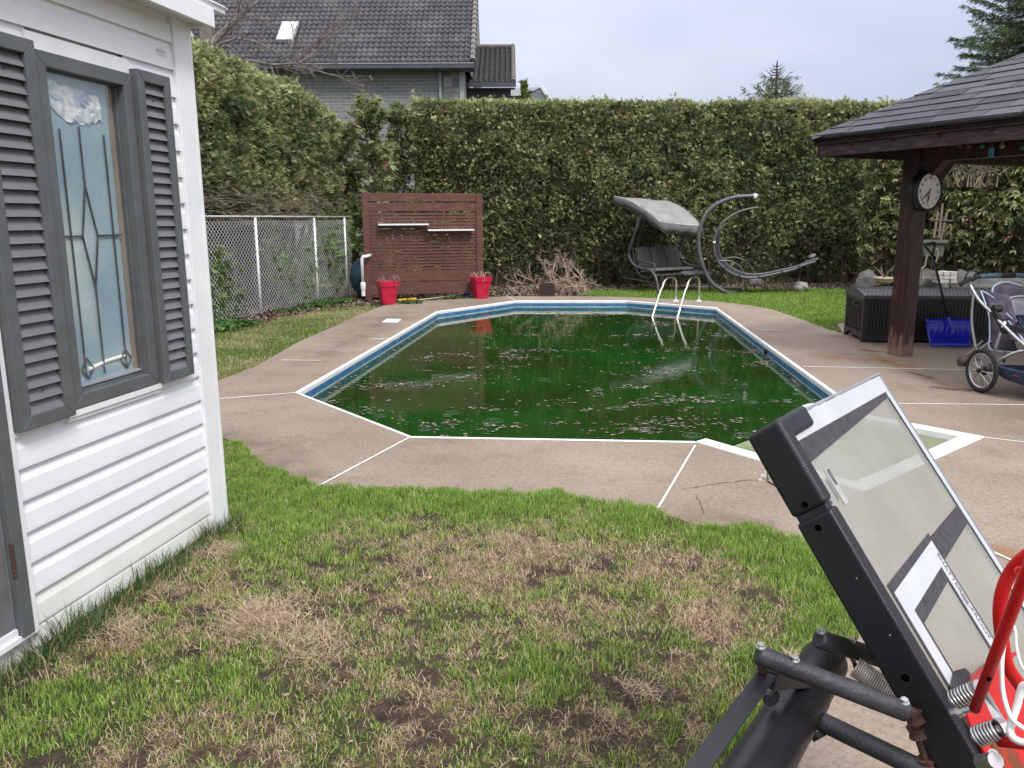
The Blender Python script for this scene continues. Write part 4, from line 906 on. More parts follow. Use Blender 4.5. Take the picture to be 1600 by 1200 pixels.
def came(pts, w=.007, name='lead_came'):
    mb = MB(); 
    for a, b_ in zip(pts[:-1], pts[1:]): mb.bar(WP(*a, -.016), WP(*b_, -.016), w, .004, up=WN)
    mb.build(name, lead, win)
came([(.81, .97), (.81, 1.95)]); came([(.70, .97), (.70, 1.33)], name='lead_came'); came([(.70, 1.74), (.70, 1.97)]); came([(.555, .97), (.555, 1.95)])
came([(.70, 1.74), (.655, 1.54), (.70, 1.33), (.745, 1.54), (.70, 1.74)]); came([(.745, 1.54), (.87, 1.54)]); came([(.655, 1.54), (.50, 1.54)])
for uu in (.80, .555): came([(uu, 1.05), (uu+.035, 1.005), (uu, .965), (uu-.035, 1.005), (uu, 1.05)], .005)
MB().tube([WP(.79, 1.0, -.022), WP(.68, 1.015, -.022), WP(.56, 1.02, -.022)], .008, 8).build('white_tube', white_pipe, win)
# crumpled plastic stuffed against the top of the glass
cm = MB(); r = random.Random(4); nn = 16; vs = []
for i in range(nn+1):
    for j in range(9):
        uu = .86-.30*i/nn; zz = 2.125-.135*(j/8)*(.55+.45*math.sin(math.pi*(i+1)/(nn+2)))-.03*(i/nn); vs.append(WP(uu, zz+r.uniform(-.008, .008), -.021+r.uniform(0, .007)))
cm.add(vs, [(i*9+j, (i+1)*9+j, (i+1)*9+j+1, i*9+j+1) for i in range(nn) for j in range(8)])
cm.build('crumpled_plastic', mat('bluish_plastic_bag', (.45, .52, .56), (.75, .78, .78), 9, .25, .6, c3=(.16, .20, .42), s3=6), win)
# shutters with individual louvres
def WP(u, z, o=0): return _WP(u+.046, z, o)
def shutter(u0, u1, z0, z1, n, sw):
    root_ = frame(u0, u1, z0, z1, sw, .014, .056, grey_paint, 'shutter', house)
    MB().slab(WP(u0+sw*.6, z0+sw*.6, .016), -WD*(u1-u0-1.2*sw), WN*.004, Z*(z1-z0-1.2*sw)).build('backing', grey_louvre, root_)
    p = (z1-z0-2*sw)/n; first = None
    for i in range(n):
        if first is None:
            z = z0+sw; pts = [WP(u0+sw, z, .050), WP(u0+sw, z+p*1.0, .026), WP(u0+sw, z+p*1.0, .020), WP(u0+sw, z-.001, .044)]
            first = MB().prism(pts, -WD*(u1-u0-2*sw)).build('louvre', grey_louvre, root_)
        else: copy_child(first, root_, (0, 0, p*i))
    sc = MB()
    for z in (z0+.13, z1-.12): sc.lathe([(.004, 0), (.004, .003), (0, .003)], WP((u0+u1)/2+.01, z, .046), 8, axis=WN)
    sc.build('screw', black_plastic, root_)
    return root_
shutter(.145, .385, .866, 2.238, 27, .047); shutter(.968, 1.245, .856, 2.234, 27, .052)
WP = _WP
# door at the very edge
door = MB().slab(WP(1.325, .10, .0), -WD*.055, WN*.034, Z*2.05).slab(WP(1.325, 2.10, .0), -WD*1.0, WN*.033, Z*.06).build('door_frame', grey_paint, house, bevel=.003)
MB().slab(WP(1.386, .14, -.03), -WD*.85, WN*.035, Z*1.95).build('door', grey_louvre, door)
MB().slab(WP(1.384, .105, -.03), -WD*.85, WN*.045, Z*.03).build('sill', whitetrim, door)
MB().tube([WP(1.383, .36, .034), WP(1.383, .47, .034)], .008, 8).tube([WP(1.383, .345, .034), WP(1.383, .355, .034)], .009, 8).build('hinge', rust_m, door)
MB().slab(WP(1.298, .088, .0), -WD*.028, WN*.026, Z*2.1).build('door_trim', whitetrim, house)
# maker's oval sticker: pale outline and bands
st = MB(); n = 28
def ov(a, s_): return (.181+.034*s_*math.cos(a), 2.350+(.020+.004*math.cos(2*a))*s_*math.sin(a))
for i in range(n):
    a, b_ = 2*math.pi*i/n, 2*math.pi*(i+1)/n; st.poly([WP(*ov(a, 1), .0165), WP(*ov(b_, 1), .0165), WP(*ov(b_, .9), .0165), WP(*ov(a, .9), .0165)])
st.slab(WP(.152, 2.351, .0155), -WD*.058, WN*.001, Z*.006).slab(WP(.168, 2.341, .0155), -WD*.026, WN*.001, Z*.002)
st.build('sticker', mat('faded_sticker_ink', (.42, .38, .41)), house)
# eave: perforated soffit, fascia, gutter
ez = 2.52; _p = G(336, 40, ez-.01)-WP(0, 0, 0); eo = _p.dot(WN); ue = -_p.dot(WD)
sf = MB()
for k in range(34): sf.slab(WP(ue+k*.11, ez, -.02), -WD*.104, WN*(eo-.01), Z*.012)
sf.slab(WP(ue, ez+.008, -.02), -WD*3.8, WN*eo, Z*.01); sf.build('soffit', vinyl, house)
pf = MB()
for k in range(150):
    for q in range(int((eo-.04)/.03)): c = WP(ue+.015+k*.022, ez-.0008, .02+q*.03); pf.slab(c, -WD*.007, WN*.016, Z*.0006)
o = pf.build('soffit_perforations', mat('perforation_shadow_gap', (.45, .44, .42)), house); o['kind'] = 'stuff'
pc = G(336, 40, ez-.01)
fo = (pc-WP(0, 0, 0)).dot(WN); fu = -(pc-WP(0, 0, 0)).dot(WD)
MB().slab(WP(fu, ez-.02, fo-.02), -WD*3.8, WN*.02, Z*.085).slab(WP(fu, ez-.02, -.3), -WD*.02, WN*(fo+.28), Z*.085).build('fascia', whitetrim, house, bevel=.002)
pg = G(352, 22, ez+.07); go = (pg-WP(0, 0, 0)).dot(WN); gu = -(pg-WP(0, 0, 0)).dot(WD)
MB().prism([WP(gu, ez+.095, fo), WP(gu, ez+.068, go-.03), WP(gu, ez+.068, go), WP(gu, ez+.105, go), WP(gu, ez+.13, fo-.1)], -WD*3.8).build('gutter', whitetrim, house, bevel=.002)
MB().prism([WP(gu, ez+.105, go-.005), WP(gu, ez+.11, go-.005), WP(gu, ez+1.4, -3.0), WP(gu, ez+.6, -3.0)], -WD*4.0).build('roof', shingle_ms[1], house)

# ================================================================== CHAIN-LINK FENCE
fa, fb = fence_a, fence_b; fe = (fb-fa).normalized(); fL = (fb-fa).length; fH = 1.66
fence = thing('chain_link_fence', ((fa+fb)/2).to_tuple(), 'white chain-link fence under the side hedge with galvanised posts and top rail', 'fence')
rot = 14.8
rail = MB().tube([fa+Z*fH, fb+Z*fH], .013, 8).build('top_rail', galv, fence, smooth=True)
def fence_u(px):
    best = min((abs((800+FPX*((fa+fe*u)-V3(0, 0, EYE)).dot(RT)/((fa+fe*u)-V3(0, 0, EYE)).dot(FW))-px), u) for u in [fL*i/800 for i in range(801)]); return best[1]
for px in (250, 408, 497, 543):
    p = fa+fe*fence_u(px); MB().tube([p+Z*-.1, p+Z*(fH-.02)], .024, 10).build('post', galv, fence, smooth=True)
fn = V3(fe.y, -fe.x, 0); c_ = .088; nzz = int((fH-.02)/c_); w_ = .0088
vs = []; fs = []
ncol = int(fL/c_)
for i in range(ncol):
    u = i*c_; sgn = 1
    pts = []
    for k in range(nzz+1):
        pts.append((u+(c_*.5 if k % 2 else -c_*.5)+c_*.5, k*c_+.01))
    for (a1, z1), (a2, z2) in zip(pts[:-1], pts[1:]):
        p, q = fa+fe*a1+Z*z1, fa+fe*a2+Z*z2; d = (q-p).normalized(); s_ = d.cross(fn)*w_*.5; n_ = fn*w_*.5; b = len(vs)
        vs += [p+s_, p-n_, p-s_+n_*.5, q+s_, q-n_, q-s_+n_*.5]; fs += [(b, b+1, b+4, b+3), (b+1, b+2, b+5, b+4), (b+2, b, b+3, b+5)]
    # mirrored wire closes the diamonds
    pts = [(2*(u+c_*.5)-a, z) for a, z in pts]
    for (a1, z1), (a2, z2) in zip(pts[:-1], pts[1:]):
        p, q = fa+fe*a1+Z*z1+fn*.002, fa+fe*a2+Z*z2+fn*.002; d = (q-p).normalized(); s_ = d.cross(fn)*w_*.5; n_ = fn*w_*.5; b = len(vs)
        vs += [p+s_, p-n_, p-s_+n_*.5, q+s_, q-n_, q-s_+n_*.5]; fs += [(b, b+1, b+4, b+3), (b+1, b+2, b+5, b+4), (b+2, b, b+3, b+5)]
m_ = MB(); m_.v = vs; m_.f = fs; o = m_.build('wire_mesh', galv, fence); o['kind'] = 'stuff'

# ================================================================== BROWN SLATTED SCREEN
sL, sR = G(577, 469), G(753, 464); sd_ = (sR-sL); sd_.z = 0; sw_ = sd_.length; se = sd_/sw_; sn = V3(se.y, -se.x, 0)
screen = thing('slatted_screen', (sL+sd_/2).to_tuple(), 'brown stained slatted wood privacy screen behind the pool hiding the filter tank', 'screen')
sh = 2.12
def SP(a, z, o=0): return sL+se*a+sn*o+Z*z
MB().slab(SP(-.07, -.05, -.13), se*.13, sn*.15, Z*(sh+.05)).build('post', brown_paint, screen, bevel=.004)
MB().slab(SP(sw_-.10, -.05, -.13), se*.13, sn*.15, Z*(sh+.03)).build('post', brown_paint, screen, bevel=.004)
MB().slab(SP(.062, .05, -.04), se*.16, sn*.03, Z*(sh-.06)).build('stile', brown_paint, screen, bevel=.003)
x0, x1 = .062, sw_-.102
def board(z0, z1, o=0): return MB().slab(SP(x0, z0, o-.022), se*(x1-x0), sn*.022, Z*(z1-z0)).build('board', brown_paint, screen, bevel=.003)
board(sh-.17, sh-.01, .012); board(sh-.36, sh-.195, .0); board(.36, .575, .0); board(.10, .345, .0)
n_s = 18; zA, zB = .59, sh-.375; pp = (zB-zA)/n_s; f0 = None
for i in range(n_s):
    if f0 is None: f0 = MB().slab(SP(x0, zA, -.02), se*(x1-x0), sn*.018, Z*(pp-.016)).build('slat', brown_paint, screen)
    else: copy_child(f0, screen, (0, 0, i*pp))
MB().slab(SP(sw_*.47, .1, -.09), se*.09, sn*.04, Z*(sh-.3)).build('stud', brown_paint, screen)
def shelf_px(xa, ya, xb, yb):
    # where the sight lines meet the plane of the screen
    def hit(x, y):
        d = ray(x, y); o = V3(0, 0, EYE); t_ = ((sL-o).dot(sn))/d.dot(sn); q = o+d*t_; return (q-sL).dot(se), q.z
    return hit(xa, ya), hit(xb, yb)
for (xa, ya, xb, yb) in ((590, 352, 668, 352), (667, 361, 738, 360)):
    (a0, z0), (a1, z1) = shelf_px(xa, ya, xb, yb); zz = (z0+z1)/2
    s_ = MB().slab(SP(a0, zz, -.002), se*(a1-a0), sn*.19, Z*.030).build('shelf', whitetrim, screen, bevel=.003)
    MB().slab(SP(a0+.1, zz-.035, -.002), se*(a1-a0-.2), sn*.05, Z*.035).build('shelf_cleat', brown_paint, s_)
# plumbing: white pipe and tank
pump = thing('filter_tank', Y(560, 468, 16.9).to_tuple(), 'dark blue round pool filter tank half hidden behind the slatted screen', 'pool filter')
pc = Y(572, 440, 16.95); pc.z = 0
MB().lathe([(.10, 0), (.2, .05), (.20, .12), (.30, .22), (.335, .42), (.30, .62), (.18, .78), (.08, .82), (.08, .9), (0, .9)], pc, 24).build('tank_body', mat('navy_filter_plastic', (.014, .035, .06), (.02, .05, .08), 6, .35), pump, smooth=True)
MB().lathe([(.26, -.04), (.26, .0), (0, .0)], pc, 20).build('base', black_plastic, pump)
pipe = thing('white_pvc_pipe', Y(566, 448, 16.35).to_tuple(), 'white plastic pool pipe beside and behind the slatted screen', 'pipe')
q = Y(567, 440, 16.3); zt = Y(567, 401, 16.3).z; MB().tube([V3(q.x, q.y, .30), V3(q.x, q.y, zt-.04), V3(q.x+.02, q.y, zt), V3(q.x+.10, q.y+.02, zt+.005), V3(q.x+.14, q.y+.2, zt+.02)], .033, 10).lathe([(.045, .22), (.052, .26), (.052, .36), (.034, .38)], V3(q.x, q.y, 0), 12).lathe([(.04, .1), (.04, .24)], V3(q.x, q.y, 0), 10).build('riser', white_pipe, pipe, smooth=True)
def SPp(x, y, o):
    d = ray(x, y); oo = V3(0, 0, EYE); t_ = ((sL+sn*o-oo).dot(sn))/d.dot(sn); return oo+d*t_
MB().tube([SPp(575, 404, -.10), SPp(624, 403, -.10), SPp(625, 403, -.10), SPp(626, 434, -.10)], .026, 8).build('manifold', white_pipe, pipe)
# raspberry planters
def planter(px, py, sc, label, seed):
    p = G(px, py); p.z = 0; root = thing('planter', p.to_tuple(), label, 'planter', 'raspberry red square planters in front of the screen')
    ax = azv(66); ay = azv(-24); r = random.Random(seed)
    def sq(h, z): return [p+ax*(sx*h)+ay*(sy*h)+Z*z for sx, sy in ((-1, -1), (1, -1), (1, 1), (-1, 1))]
    lv = [(.118, 0), (.165, .34), (.178, .342), (.185, .445), (.165, .445), (.16, .40)]; mb = MB(); base = []
    for h, z in lv: base.append(len(mb.v)); mb.v += sq(h*sc, z*sc)
    for i in range(len(lv)-1):
        for k in range(4): mb.f.append((base[i]+k, base[i]+(k+1) % 4, base[i+1]+(k+1) % 4, base[i+1]+k))
    mb.f.append((3, 2, 1, 0)); mb.build('pot', red_plastic, root, bevel=.006)
    MB().poly(sq(.161*sc, .405*sc)).build('soil', mulch, root)
    tm = MB()
    for i in range(16):
        a = r.uniform(0, 6.28); d = V3(math.cos(a), math.sin(a), 0); p0 = p+d*.05+Z*.39*sc; L = r.uniform(.06, .16); tm.tube([p0, p0+d*L*.5+Z*L*1.0, p0+d*L*1.1+Z*L*.9, p0+d*L*1.4+Z*L*(.9-r.uniform(.2, 1.6))], [.006, .005, .004, .002], 4)
    tm.build('dead_stems', pale_twig if seed % 2 else twig_m, root); return root
planter(606, 475, 1.0, 'raspberry red planter with withered stems, at the left foot of the slatted screen', 2)
planter(751, 466, 1.0, 'raspberry red planter with dead pale leaves, at the right foot of the slatted screen', 3)
tag(MB().tube([G(622, 470, .03), G(634, 469, .035), G(638, 470, .03)], .035, 8).tube([G(636, 468.5, .03), G(650, 467, .035)], .026, 8).build('yellow_hose_nozzle', mat('yellow_plastic', (.62, .36, .02), (.5, .28, .02), 9, .5)), 'yellow plastic hose fitting lying beside the left planter', 'hose fitting')
hs = MB().tube([G(650, 469, .02), G(670, 467, .02), G(700, 463, .03), G(716, 460, .03), G(726, 459, .03)], .016, 7); tag(hs.build('garden_hose', mat('tan_hose', (.42, .34, .25), (.3, .24, .18), 8, .6)), 'tan garden hose stretched along the foot of the screen', 'hose')
hs = MB().tube([G(726, 459, .03), G(733, 458, .06), G(741, 457.5, .05)], .03, 8); tag(hs.build('blue_hose_fitting', mat('bright_blue_plastic', (.02, .12, .45), (.02, .1, .4), 8, .4)), 'bright blue hose end beside the right planter', 'hose fitting')
tag(MB().slab(G(597, 504, .001), G(621, 504.5, .001)-G(597, 504, .001), G(604, 499, .001)-G(597, 504, .001), Z*.012).build('skimmer_lid', whitetrim, bevel=.003), 'white square skimmer lid set in the deck left of the pool', 'lid')
# crate / basket
p = G(855, 463); root = thing('plastic_basket', p.to_tuple(), 'small dark brown plastic basket standing on end at the far edge of the pool deck', 'basket'); p.z = 0
bm_ = mat('dark_brown_plastic', (.035, .02, .02), (.028, .016, .016), 9, .5); mb = MB()
pr = [V3(-.16, 0, 0), V3(.16, 0, 0), V3(.165, 0, .2), V3(.13, 0, .27), V3(-.13, 0, .27), V3(-.165, 0, .2)]
mb.prism([p+q for q in pr], V3(0, .2, 0)); mb.build('body', bm_, root)
rb = MB()
for i in range(6): rb.slab(p+V3(-.14+i*.052, -.012, .03), V3(.012, 0, 0), V3(0, .012, 0), Z*.19)
rb.slab(p+V3(-.17, -.016, -.0), V3(.34, 0, 0), V3(0, .02, 0), Z*.025).slab(p+V3(-.15, -.016, .22), V3(.30, 0, 0), V3(0, .02, 0), Z*.02)
rb.build('ribs', mat('brown_rib_plastic', (.05, .03, .03)), root)
# dead shrub
r = random.Random(12); starts = []
for (x, y0, y1, k) in [(845, 458, 400, 9), (880, 458, 395, 11), (905, 456, 405, 9), (920, 457, 425, 8), (815, 458, 425, 7), (865, 458, 418, 10), (892, 459, 430, 8), (835, 458, 430, 6)]:
    for j in range(3):
        b0 = Y(x+r.uniform(-6, 6), y0-3, 18.0+r.uniform(-.4, .5)); b0.z = -.03; t0 = Y(x+r.uniform(-42, 42), y1+r.uniform(10, 34), 18.0+r.uniform(-.5, .5)); m0 = b0.lerp(t0, .5)+V3(r.uniform(-.12, .12), 0, .08)
        starts.append(([b0, m0, t0], .017, .24, 2, k//2+2))
branch_tree('dead_shrub', 'tangled leafless shrub with pale brown branches in front of the hedge left of the swing', starts, 13, pale_twig, cat='shrub', rmin=.004, spread=.6, root_loc=(1.2, 18, 0))
# ================================================================== HOUSES BEHIND
def tile_roof(name, x0, x1, y0, z0, y1, z1, parent, wave=.205, course=.315, m=tile_m, lf=.058):
    """stone-coated metal tiles: every course is a wavy strip that steps down over the one below"""
    run = y1-y0; rise = z1-z0; L = math.hypot(run, rise); nc = int(L/course); nx_ = int((x1-x0)/wave*6); X = np.linspace(x0, x1, nx_+1)
    ph = (X/wave) % 1.0; hgt = .045*np.clip(np.sin(ph*2*np.pi), -.35, 1); sy, sz = run/L, rise/L; ny_, nz_ = -sz, sy
    V = []; F = []
    for k in range(nc):
        a = k*course; b = (k+1)*course+.02; jit = .006*math.sin(k*2.3)
        for s_, lift in ((a, .0), (a, lf+jit), (b, .008)):
            hh = hgt*(1 if lift or s_ == b else 0)+lift
            if s_ == a and lift == 0: hh = hgt*0-.02
            V.append(np.stack([X, y0+sy*s_+ny_*hh, z0+sz*s_+nz_*hh], 1))
        base = k*3*(nx_+1)
        for q in (0, 1):
            i = np.arange(nx_)+base+q*(nx_+1); F.append(np.stack([i, i+1, i+1+nx_+1, i+nx_+1], 1))
    return np_mesh(name, np.concatenate(V), [np.concatenate(F)], None, m, parent)
def brick_mat():
    m = bpy.data.materials.new('grey_brick'); m.use_nodes = True; t = m.node_tree; b = t.nodes['Principled BSDF']
    tc = N(t, 'ShaderNodeTexCoord'); mp = N(t, 'ShaderNodeMapping'); mp.inputs['Rotation'].default_value = (math.radians(90), 0, 0); t.links.new(tc.outputs['Object'], mp.inputs[0])
    br = N(t, 'ShaderNodeTexBrick'); br.inputs['Scale'].default_value = 1; br.inputs['Brick Width'].default_value = .42; br.inputs['Row Height'].default_value = .115; br.inputs['Mortar Size'].default_value = .014
    br.inputs['Color1'].default_value = (.140, .146, .155, 1); br.inputs['Color2'].default_value = (.180, .186, .192, 1); br.inputs['Mortar'].default_value = (.25, .26, .27, 1); t.links.new(mp.outputs[0], br.inputs['Vector'])
    t.links.new(br.outputs['Color'], b.inputs['Base Color']); b.inputs['Roughness'].default_value = .9
    bp = N(t, 'ShaderNodeBump'); bp.inputs['Strength'].default_value = .5; bp.inputs['Distance'].default_value = .01; bp.invert = True; t.links.new(br.outputs['Fac'], bp.inputs['Height']); t.links.new(bp.outputs[0], b.inputs['Normal']); return m
brk = brick_mat(); slate_trim = mat('dark_blue_grey_metal', (.065, .075, .088), (.05, .058, .068), 4, .4, .4)
hb = thing('brick_house', (-6, 33, 0), 'grey brick neighbouring house with a large dark metal tile roof, skylight and lower wing', 'house')
hy = 31.0; ew = Y(741, 97, hy-.6); xr = ew.x; zE = ew.z; xl = -19
MB().slab(V3(xl, hy, 0), V3(Y(724, 120, hy).x-xl, 0, 0), V3(0, 9, 0), Z*(zE-.05)).build('wall', brk, hb)
roof = tile_roof('roof', xl, xr-.12, hy-.55, zE, hy+7, zE+6.6, hb)
MB().slab(V3(xl, hy-.65, zE-.20), V3(xr-xl, 0, 0), V3(0, .12, 0), Z*.17).slab(V3(xl, hy-.53, zE-.24), V3(xr-xl, 0, 0), V3(0, .5, 0), Z*.05).build('gutter', slate_trim, hb)
MB().slab(V3(xl, hy-.67, zE-.05), V3(xr-xl, 0, 0), V3(0, .03, 0), Z*.03).build('gutter_lip', mat('pale_gutter_edge', (.3, .31, .32)), hb)
# rake edge tiles, one by one
L_ = math.hypot(7.55, 6.6); dy, dz = 7.55/L_, 6.6/L_; f0 = None
for k in range(int(L_/.34)):
    p = V3(xr-.06, hy-.57+dy*.34*k, zE+.05+dz*.34*k)
    if f0 is None: f0 = MB().tube([p, p+V3(0, dy*.36, dz*.36)], [.12, .085], 8).build('rake_tile', mat('weathered_rake_tile', (.16, .15, .145), (.1, .095, .095), 4, .7), hb)
    else: copy_child(f0, hb, (0, dy*.34*k, dz*.34*k))
g_ = MB().add([V3(xr-.2, hy-.5, zE-.1), V3(xr-.2, hy+7, zE+6.4), V3(xr-.2, hy+14.5, zE-.1), V3(xr-.25, hy-.5, zE-.1), V3(xr-.25, hy+7, zE+6.4), V3(xr-.25, hy+14.5, zE-.1)], [(0, 2, 1), (3, 4, 5), (0, 1, 4, 3), (1, 2, 5, 4), (2, 0, 3, 5)]); g_.build('gable', brk, hb)
# skylight
def onroof(px, py):
    d = ray(px, py); o = V3(0, 0, EYE); n = V3(0, -dz, dy); p0 = V3(0, hy-.55, zE); t_ = (p0-o).dot(n)/d.dot(n); return o+d*t_
c_ = [onroof(*q) for q in ((433, 69), (458, 69), (468, 41), (443, 41))]; nr = V3(0, -dz, dy)
sk_ = MB().prism([p+nr*.06 for p in c_], nr*.13).build('skylight', mat('skylight_frame', (.5, .5, .48)), hb)
cc_ = sum(c_, V3(0, 0, 0))/4; MB().poly([cc_+(p-cc_)*.86+nr*.20 for p in c_]).build('pane', mat('bright_skylight_pane', (.60, .66, .66), (.74, .78, .76), 3, .15, .6), sk_)
pv = onroof(325, 62); MB().slab(pv+V3(-.22, -.2, -.5), V3(.44, 0, 0), V3(0, .44, 0), Z*1.3).build('chimney', mat('brownish_flue_brick', (.20, .165, .155), (.15, .12, .11), 5, .9), hb)
# corner stones and trims
stn = [mat('corner_stone_%d' % i, c, tuple(v*.85 for v in c), 4, .9, .2) for i, c in enumerate(((.15, .155, .16), (.20, .205, .2), (.25, .25, .235)))]
xs0, xs1 = Y(692, 120, hy).x, Y(718, 120, hy).x; zt0, zt1 = Y(700, 108, hy).z, Y(700, 150, hy).z; k = 0; r = random.Random(3)
zc = zt0
for rowh in (.28, .36, .18, .26, .3, .3):
    x = xs0
    while x < xs1-.06:
        w = min(r.choice((.26, .42, .33)), xs1-x)
        if xs1-x-w < .1: w = xs1-x
        MB().slab(V3(x+.012, hy-.05-.01*(k % 3), zc-rowh+.012), V3(w-.024, 0, 0), V3(0, .06, 0), Z*(rowh-.024)).build('stone', stn[k % 3], hb, bevel=.008); x += w; k += 1
    zc -= rowh
MB().slab(V3(xs0, hy-.03, zc), V3(xs1-xs0, 0, 0), V3(0, .04, 0), Z*(zt0-zc)).build('mortar_bed', mat('pale_mortar', (.36, .36, .34)), hb)
xd = Y(688, 120, hy).x; MB().slab(V3(xd-.05, hy-.14, 3), V3(.10, 0, 0), V3(0, .09, 0), Z*(zE-3.15)).build('downspout', mat('grey_downspout', (.22, .24, .26)), hb)
xw = Y(721, 120, hy).x; MB().slab(V3(xw-.07, hy-.10, 3), V3(.16, 0, 0), V3(0, .3, 0), Z*(zE-3.2)).build('corner_board', mat('pale_grey_corner', (.30, .32, .33)), hb)
# lower wing
wy = 33.2; wa, wb = Y(705, 131, wy), Y(803, 131, wy); zw = wb.z; yt = 36.9; zr = Y(770, 76, yt).z
tile_roof('wing_roof', wa.x, wb.x-.05, wy-.3, zw, yt, zr, hb, lf=.10, m=mat('darker_metal_tile', (.05, .05, .056), (.038, .038, .043), 3, .6, .35, bump=.2, bscale=40))
MB().slab(V3(wa.x, wy-.42, zw-.16), V3(wb.x-wa.x+.08, 0, 0), V3(0, .12, 0), Z*.16).slab(V3(wa.x, wy-.3, zw-.22), V3(wb.x-wa.x+.04, 0, 0), V3(0, .3, 0), Z*.04).build('wing_gutter', slate_trim, hb)
MB().slab(V3(wa.x, wy, 0), V3(wb.x-wa.x-.12, 0, 0), V3(0, 3, 0), Z*(zw-.2)).build('wing_wall', mat('dark_wing_wall', (.045, .05, .056)), hb)
Lw = math.hypot(yt-wy+.3, zr-zw); ey, ezz = (yt-wy+.3)/Lw, (zr-zw)/Lw; f0 = None
for k in range(int(Lw/.34)+1):
    p = V3(wb.x-.02, wy-.32+ey*.34*k, zw+.05+ezz*.34*k)
    if f0 is None: f0 = MB().tube([p, p+V3(0, ey*.36, ezz*.36)], [.10, .075], 8).build('rake_tile', bpy.data.materials['weathered_rake_tile'], hb)
    else: copy_child(f0, hb, (0, ey*.34*k, ezz*.34*k))
MB().tube([V3(wa.x, yt, zr+.08), V3(wb.x, yt, zr+.08)], .10, 8).build('ridge_cap', bpy.data.materials['weathered_rake_tile'], hb)
# small far roof
gh = thing('distant_house', (1.5, 47, 0), 'small distant house with a plain grey gable roof just above the hedge', 'house'); gy = 46
a_, b_, c2_ = Y(800, 152, gy), Y(846, 136, gy), Y(858, 153, gy)
zb_ = a_.z-.2; mb = MB(); mb.add([V3(a_.x-2.5, gy, zb_), V3(a_.x-2.5, gy+1, b_.z), V3(b_.x, gy, b_.z), V3(c2_.x, gy, zb_), V3(a_.x, gy, zb_), V3(b_.x, gy+5, b_.z), V3(a_.x-2.5, gy+5, b_.z), V3(b_.x-1.0, gy-2.0, zb_), V3(a_.x-2.5, gy-2.0, zb_)], [(8, 7, 2, 1), (1, 2, 5, 6), (2, 3, 5)])
mb.build('roof', mat('pale_grey_shingle', (.22, .225, .24), (.17, .175, .19), 14, .85), gh)
MB().prism([V3(b_.x-1.0, gy-2.0, zb_-.1), V3(c2_.x, gy-.2, zb_-.1), V3(b_.x, gy-.05, b_.z-.05)], V3(0, .3, 0)).build('gable', slate_trim, gh)
MB().slab(V3(a_.x-2.5, gy-1.7, 0), V3(b_.x-a_.x+1.6, 0, 0), V3(0, 5, 0), Z*(zb_-.1)).build('wall', brk, gh)
MB().bar(V3(b_.x, gy-.15, b_.z+.03), V3(c2_.x+.05, gy-.3, zb_-.05), .12, .16).build('rake_board', whitetrim, gh)

# ================================================================== GAZEBO
e1 = azv(-26.7); e2 = azv(63.3)
pn = G(1408, 557); pn.z = 0
gz = thing('gazebo', (pn+e1*-1.6+e2*1.7).to_tuple(), 'dark red timber gazebo with charcoal hip shingle roof at the right edge', 'gazebo')
oh = .807; pcen = pn+(e1+e2)*.1; c0 = pcen+(e1-e2)*oh; Sz = 4.85
ZR = 2.51; ZF = 2.29; PIT = .53
def GZ(a, b, z): return c0-e1*a+e2*b+Z*z                # a along the front eave (towards the right), b inwards
# post, weathered at the foot
hp = .55
pm_ = red_wood.copy(); pm_.name = 'weathered_post'; t = pm_.node_tree; b = t.nodes['Principled BSDF']; old = b.inputs['Base Color'].links[0].from_socket
tcn = N(t, 'ShaderNodeTexCoord'); sx_ = N(t, 'ShaderNodeSeparateXYZ'); t.links.new(tcn.outputs['Object'], sx_.inputs[0]); mpn = N(t, 'ShaderNodeMapping'); mpn.inputs['Scale'].default_value = (9, 9, 1.6); t.links.new(tcn.outputs['Object'], mpn.inputs[0])
nzp = N(t, 'ShaderNodeTexNoise'); nzp.inputs['Scale'].default_value = 3; nzp.inputs['Detail'].default_value = 8; t.links.new(mpn.outputs[0], nzp.inputs['Vector'])
m1 = N(t, 'ShaderNodeMath', operation='MULTIPLY_ADD'); m1.inputs[1].default_value = -1.15; m1.inputs[2].default_value = .40; t.links.new(sx_.outputs['Z'], m1.inputs[0])
m2_ = N(t, 'ShaderNodeMath', operation='ADD'); t.links.new(m1.outputs[0], m2_.inputs[0]); t.links.new(nzp.outputs['Fac'], m2_.inputs[1])
rr1 = N(t, 'ShaderNodeMapRange'); rr1.inputs[1].default_value = .62; rr1.inputs[2].default_value = .80; t.links.new(m2_.outputs[0], rr1.inputs[0])
mxp = N(t, 'ShaderNodeMixRGB'); t.links.new(rr1.outputs[0], mxp.inputs[0]); t.links.new(old, mxp.inputs[1]); mxp.inputs[2].default_value = (.22, .13, .10, 1); t.links.new(mxp.outputs[0], b.inputs['Base Color'])
post = MB().slab(V3(pn.x, pn.y, 0), e1*.2, e2*.2, Z*2.36).build('post', pm_, gz, bevel=.006)
for a, b in ((Sz-oh-.1, oh-.1), (oh-.1, Sz-oh-.1), (Sz-oh-.1, Sz-oh-.1)):
    MB().slab(GZ(a+.2, b, 0), e1*.2, e2*.2, Z*2.36).build('post', red_wood, gz, bevel=.006)
bw = .14
for (a, b, da, db) in ((oh-.12, oh-.07, Sz-2*oh+.24, bw), (oh-.12, Sz-oh-.07, Sz-2*oh+.24, bw)):
    MB().slab(GZ(a, b, 2.20), -e1*da, e2*db, Z*.24).build('beam', red_wood, gz, bevel=.004)
for (a, b) in ((oh-.07, oh+.07), (Sz-oh-.07, oh+.07)):
    MB().slab(GZ(a, b, 2.20), -e1*bw, e2*(Sz-2*oh-.14), Z*.235).build('beam', red_wood, gz, bevel=.004)
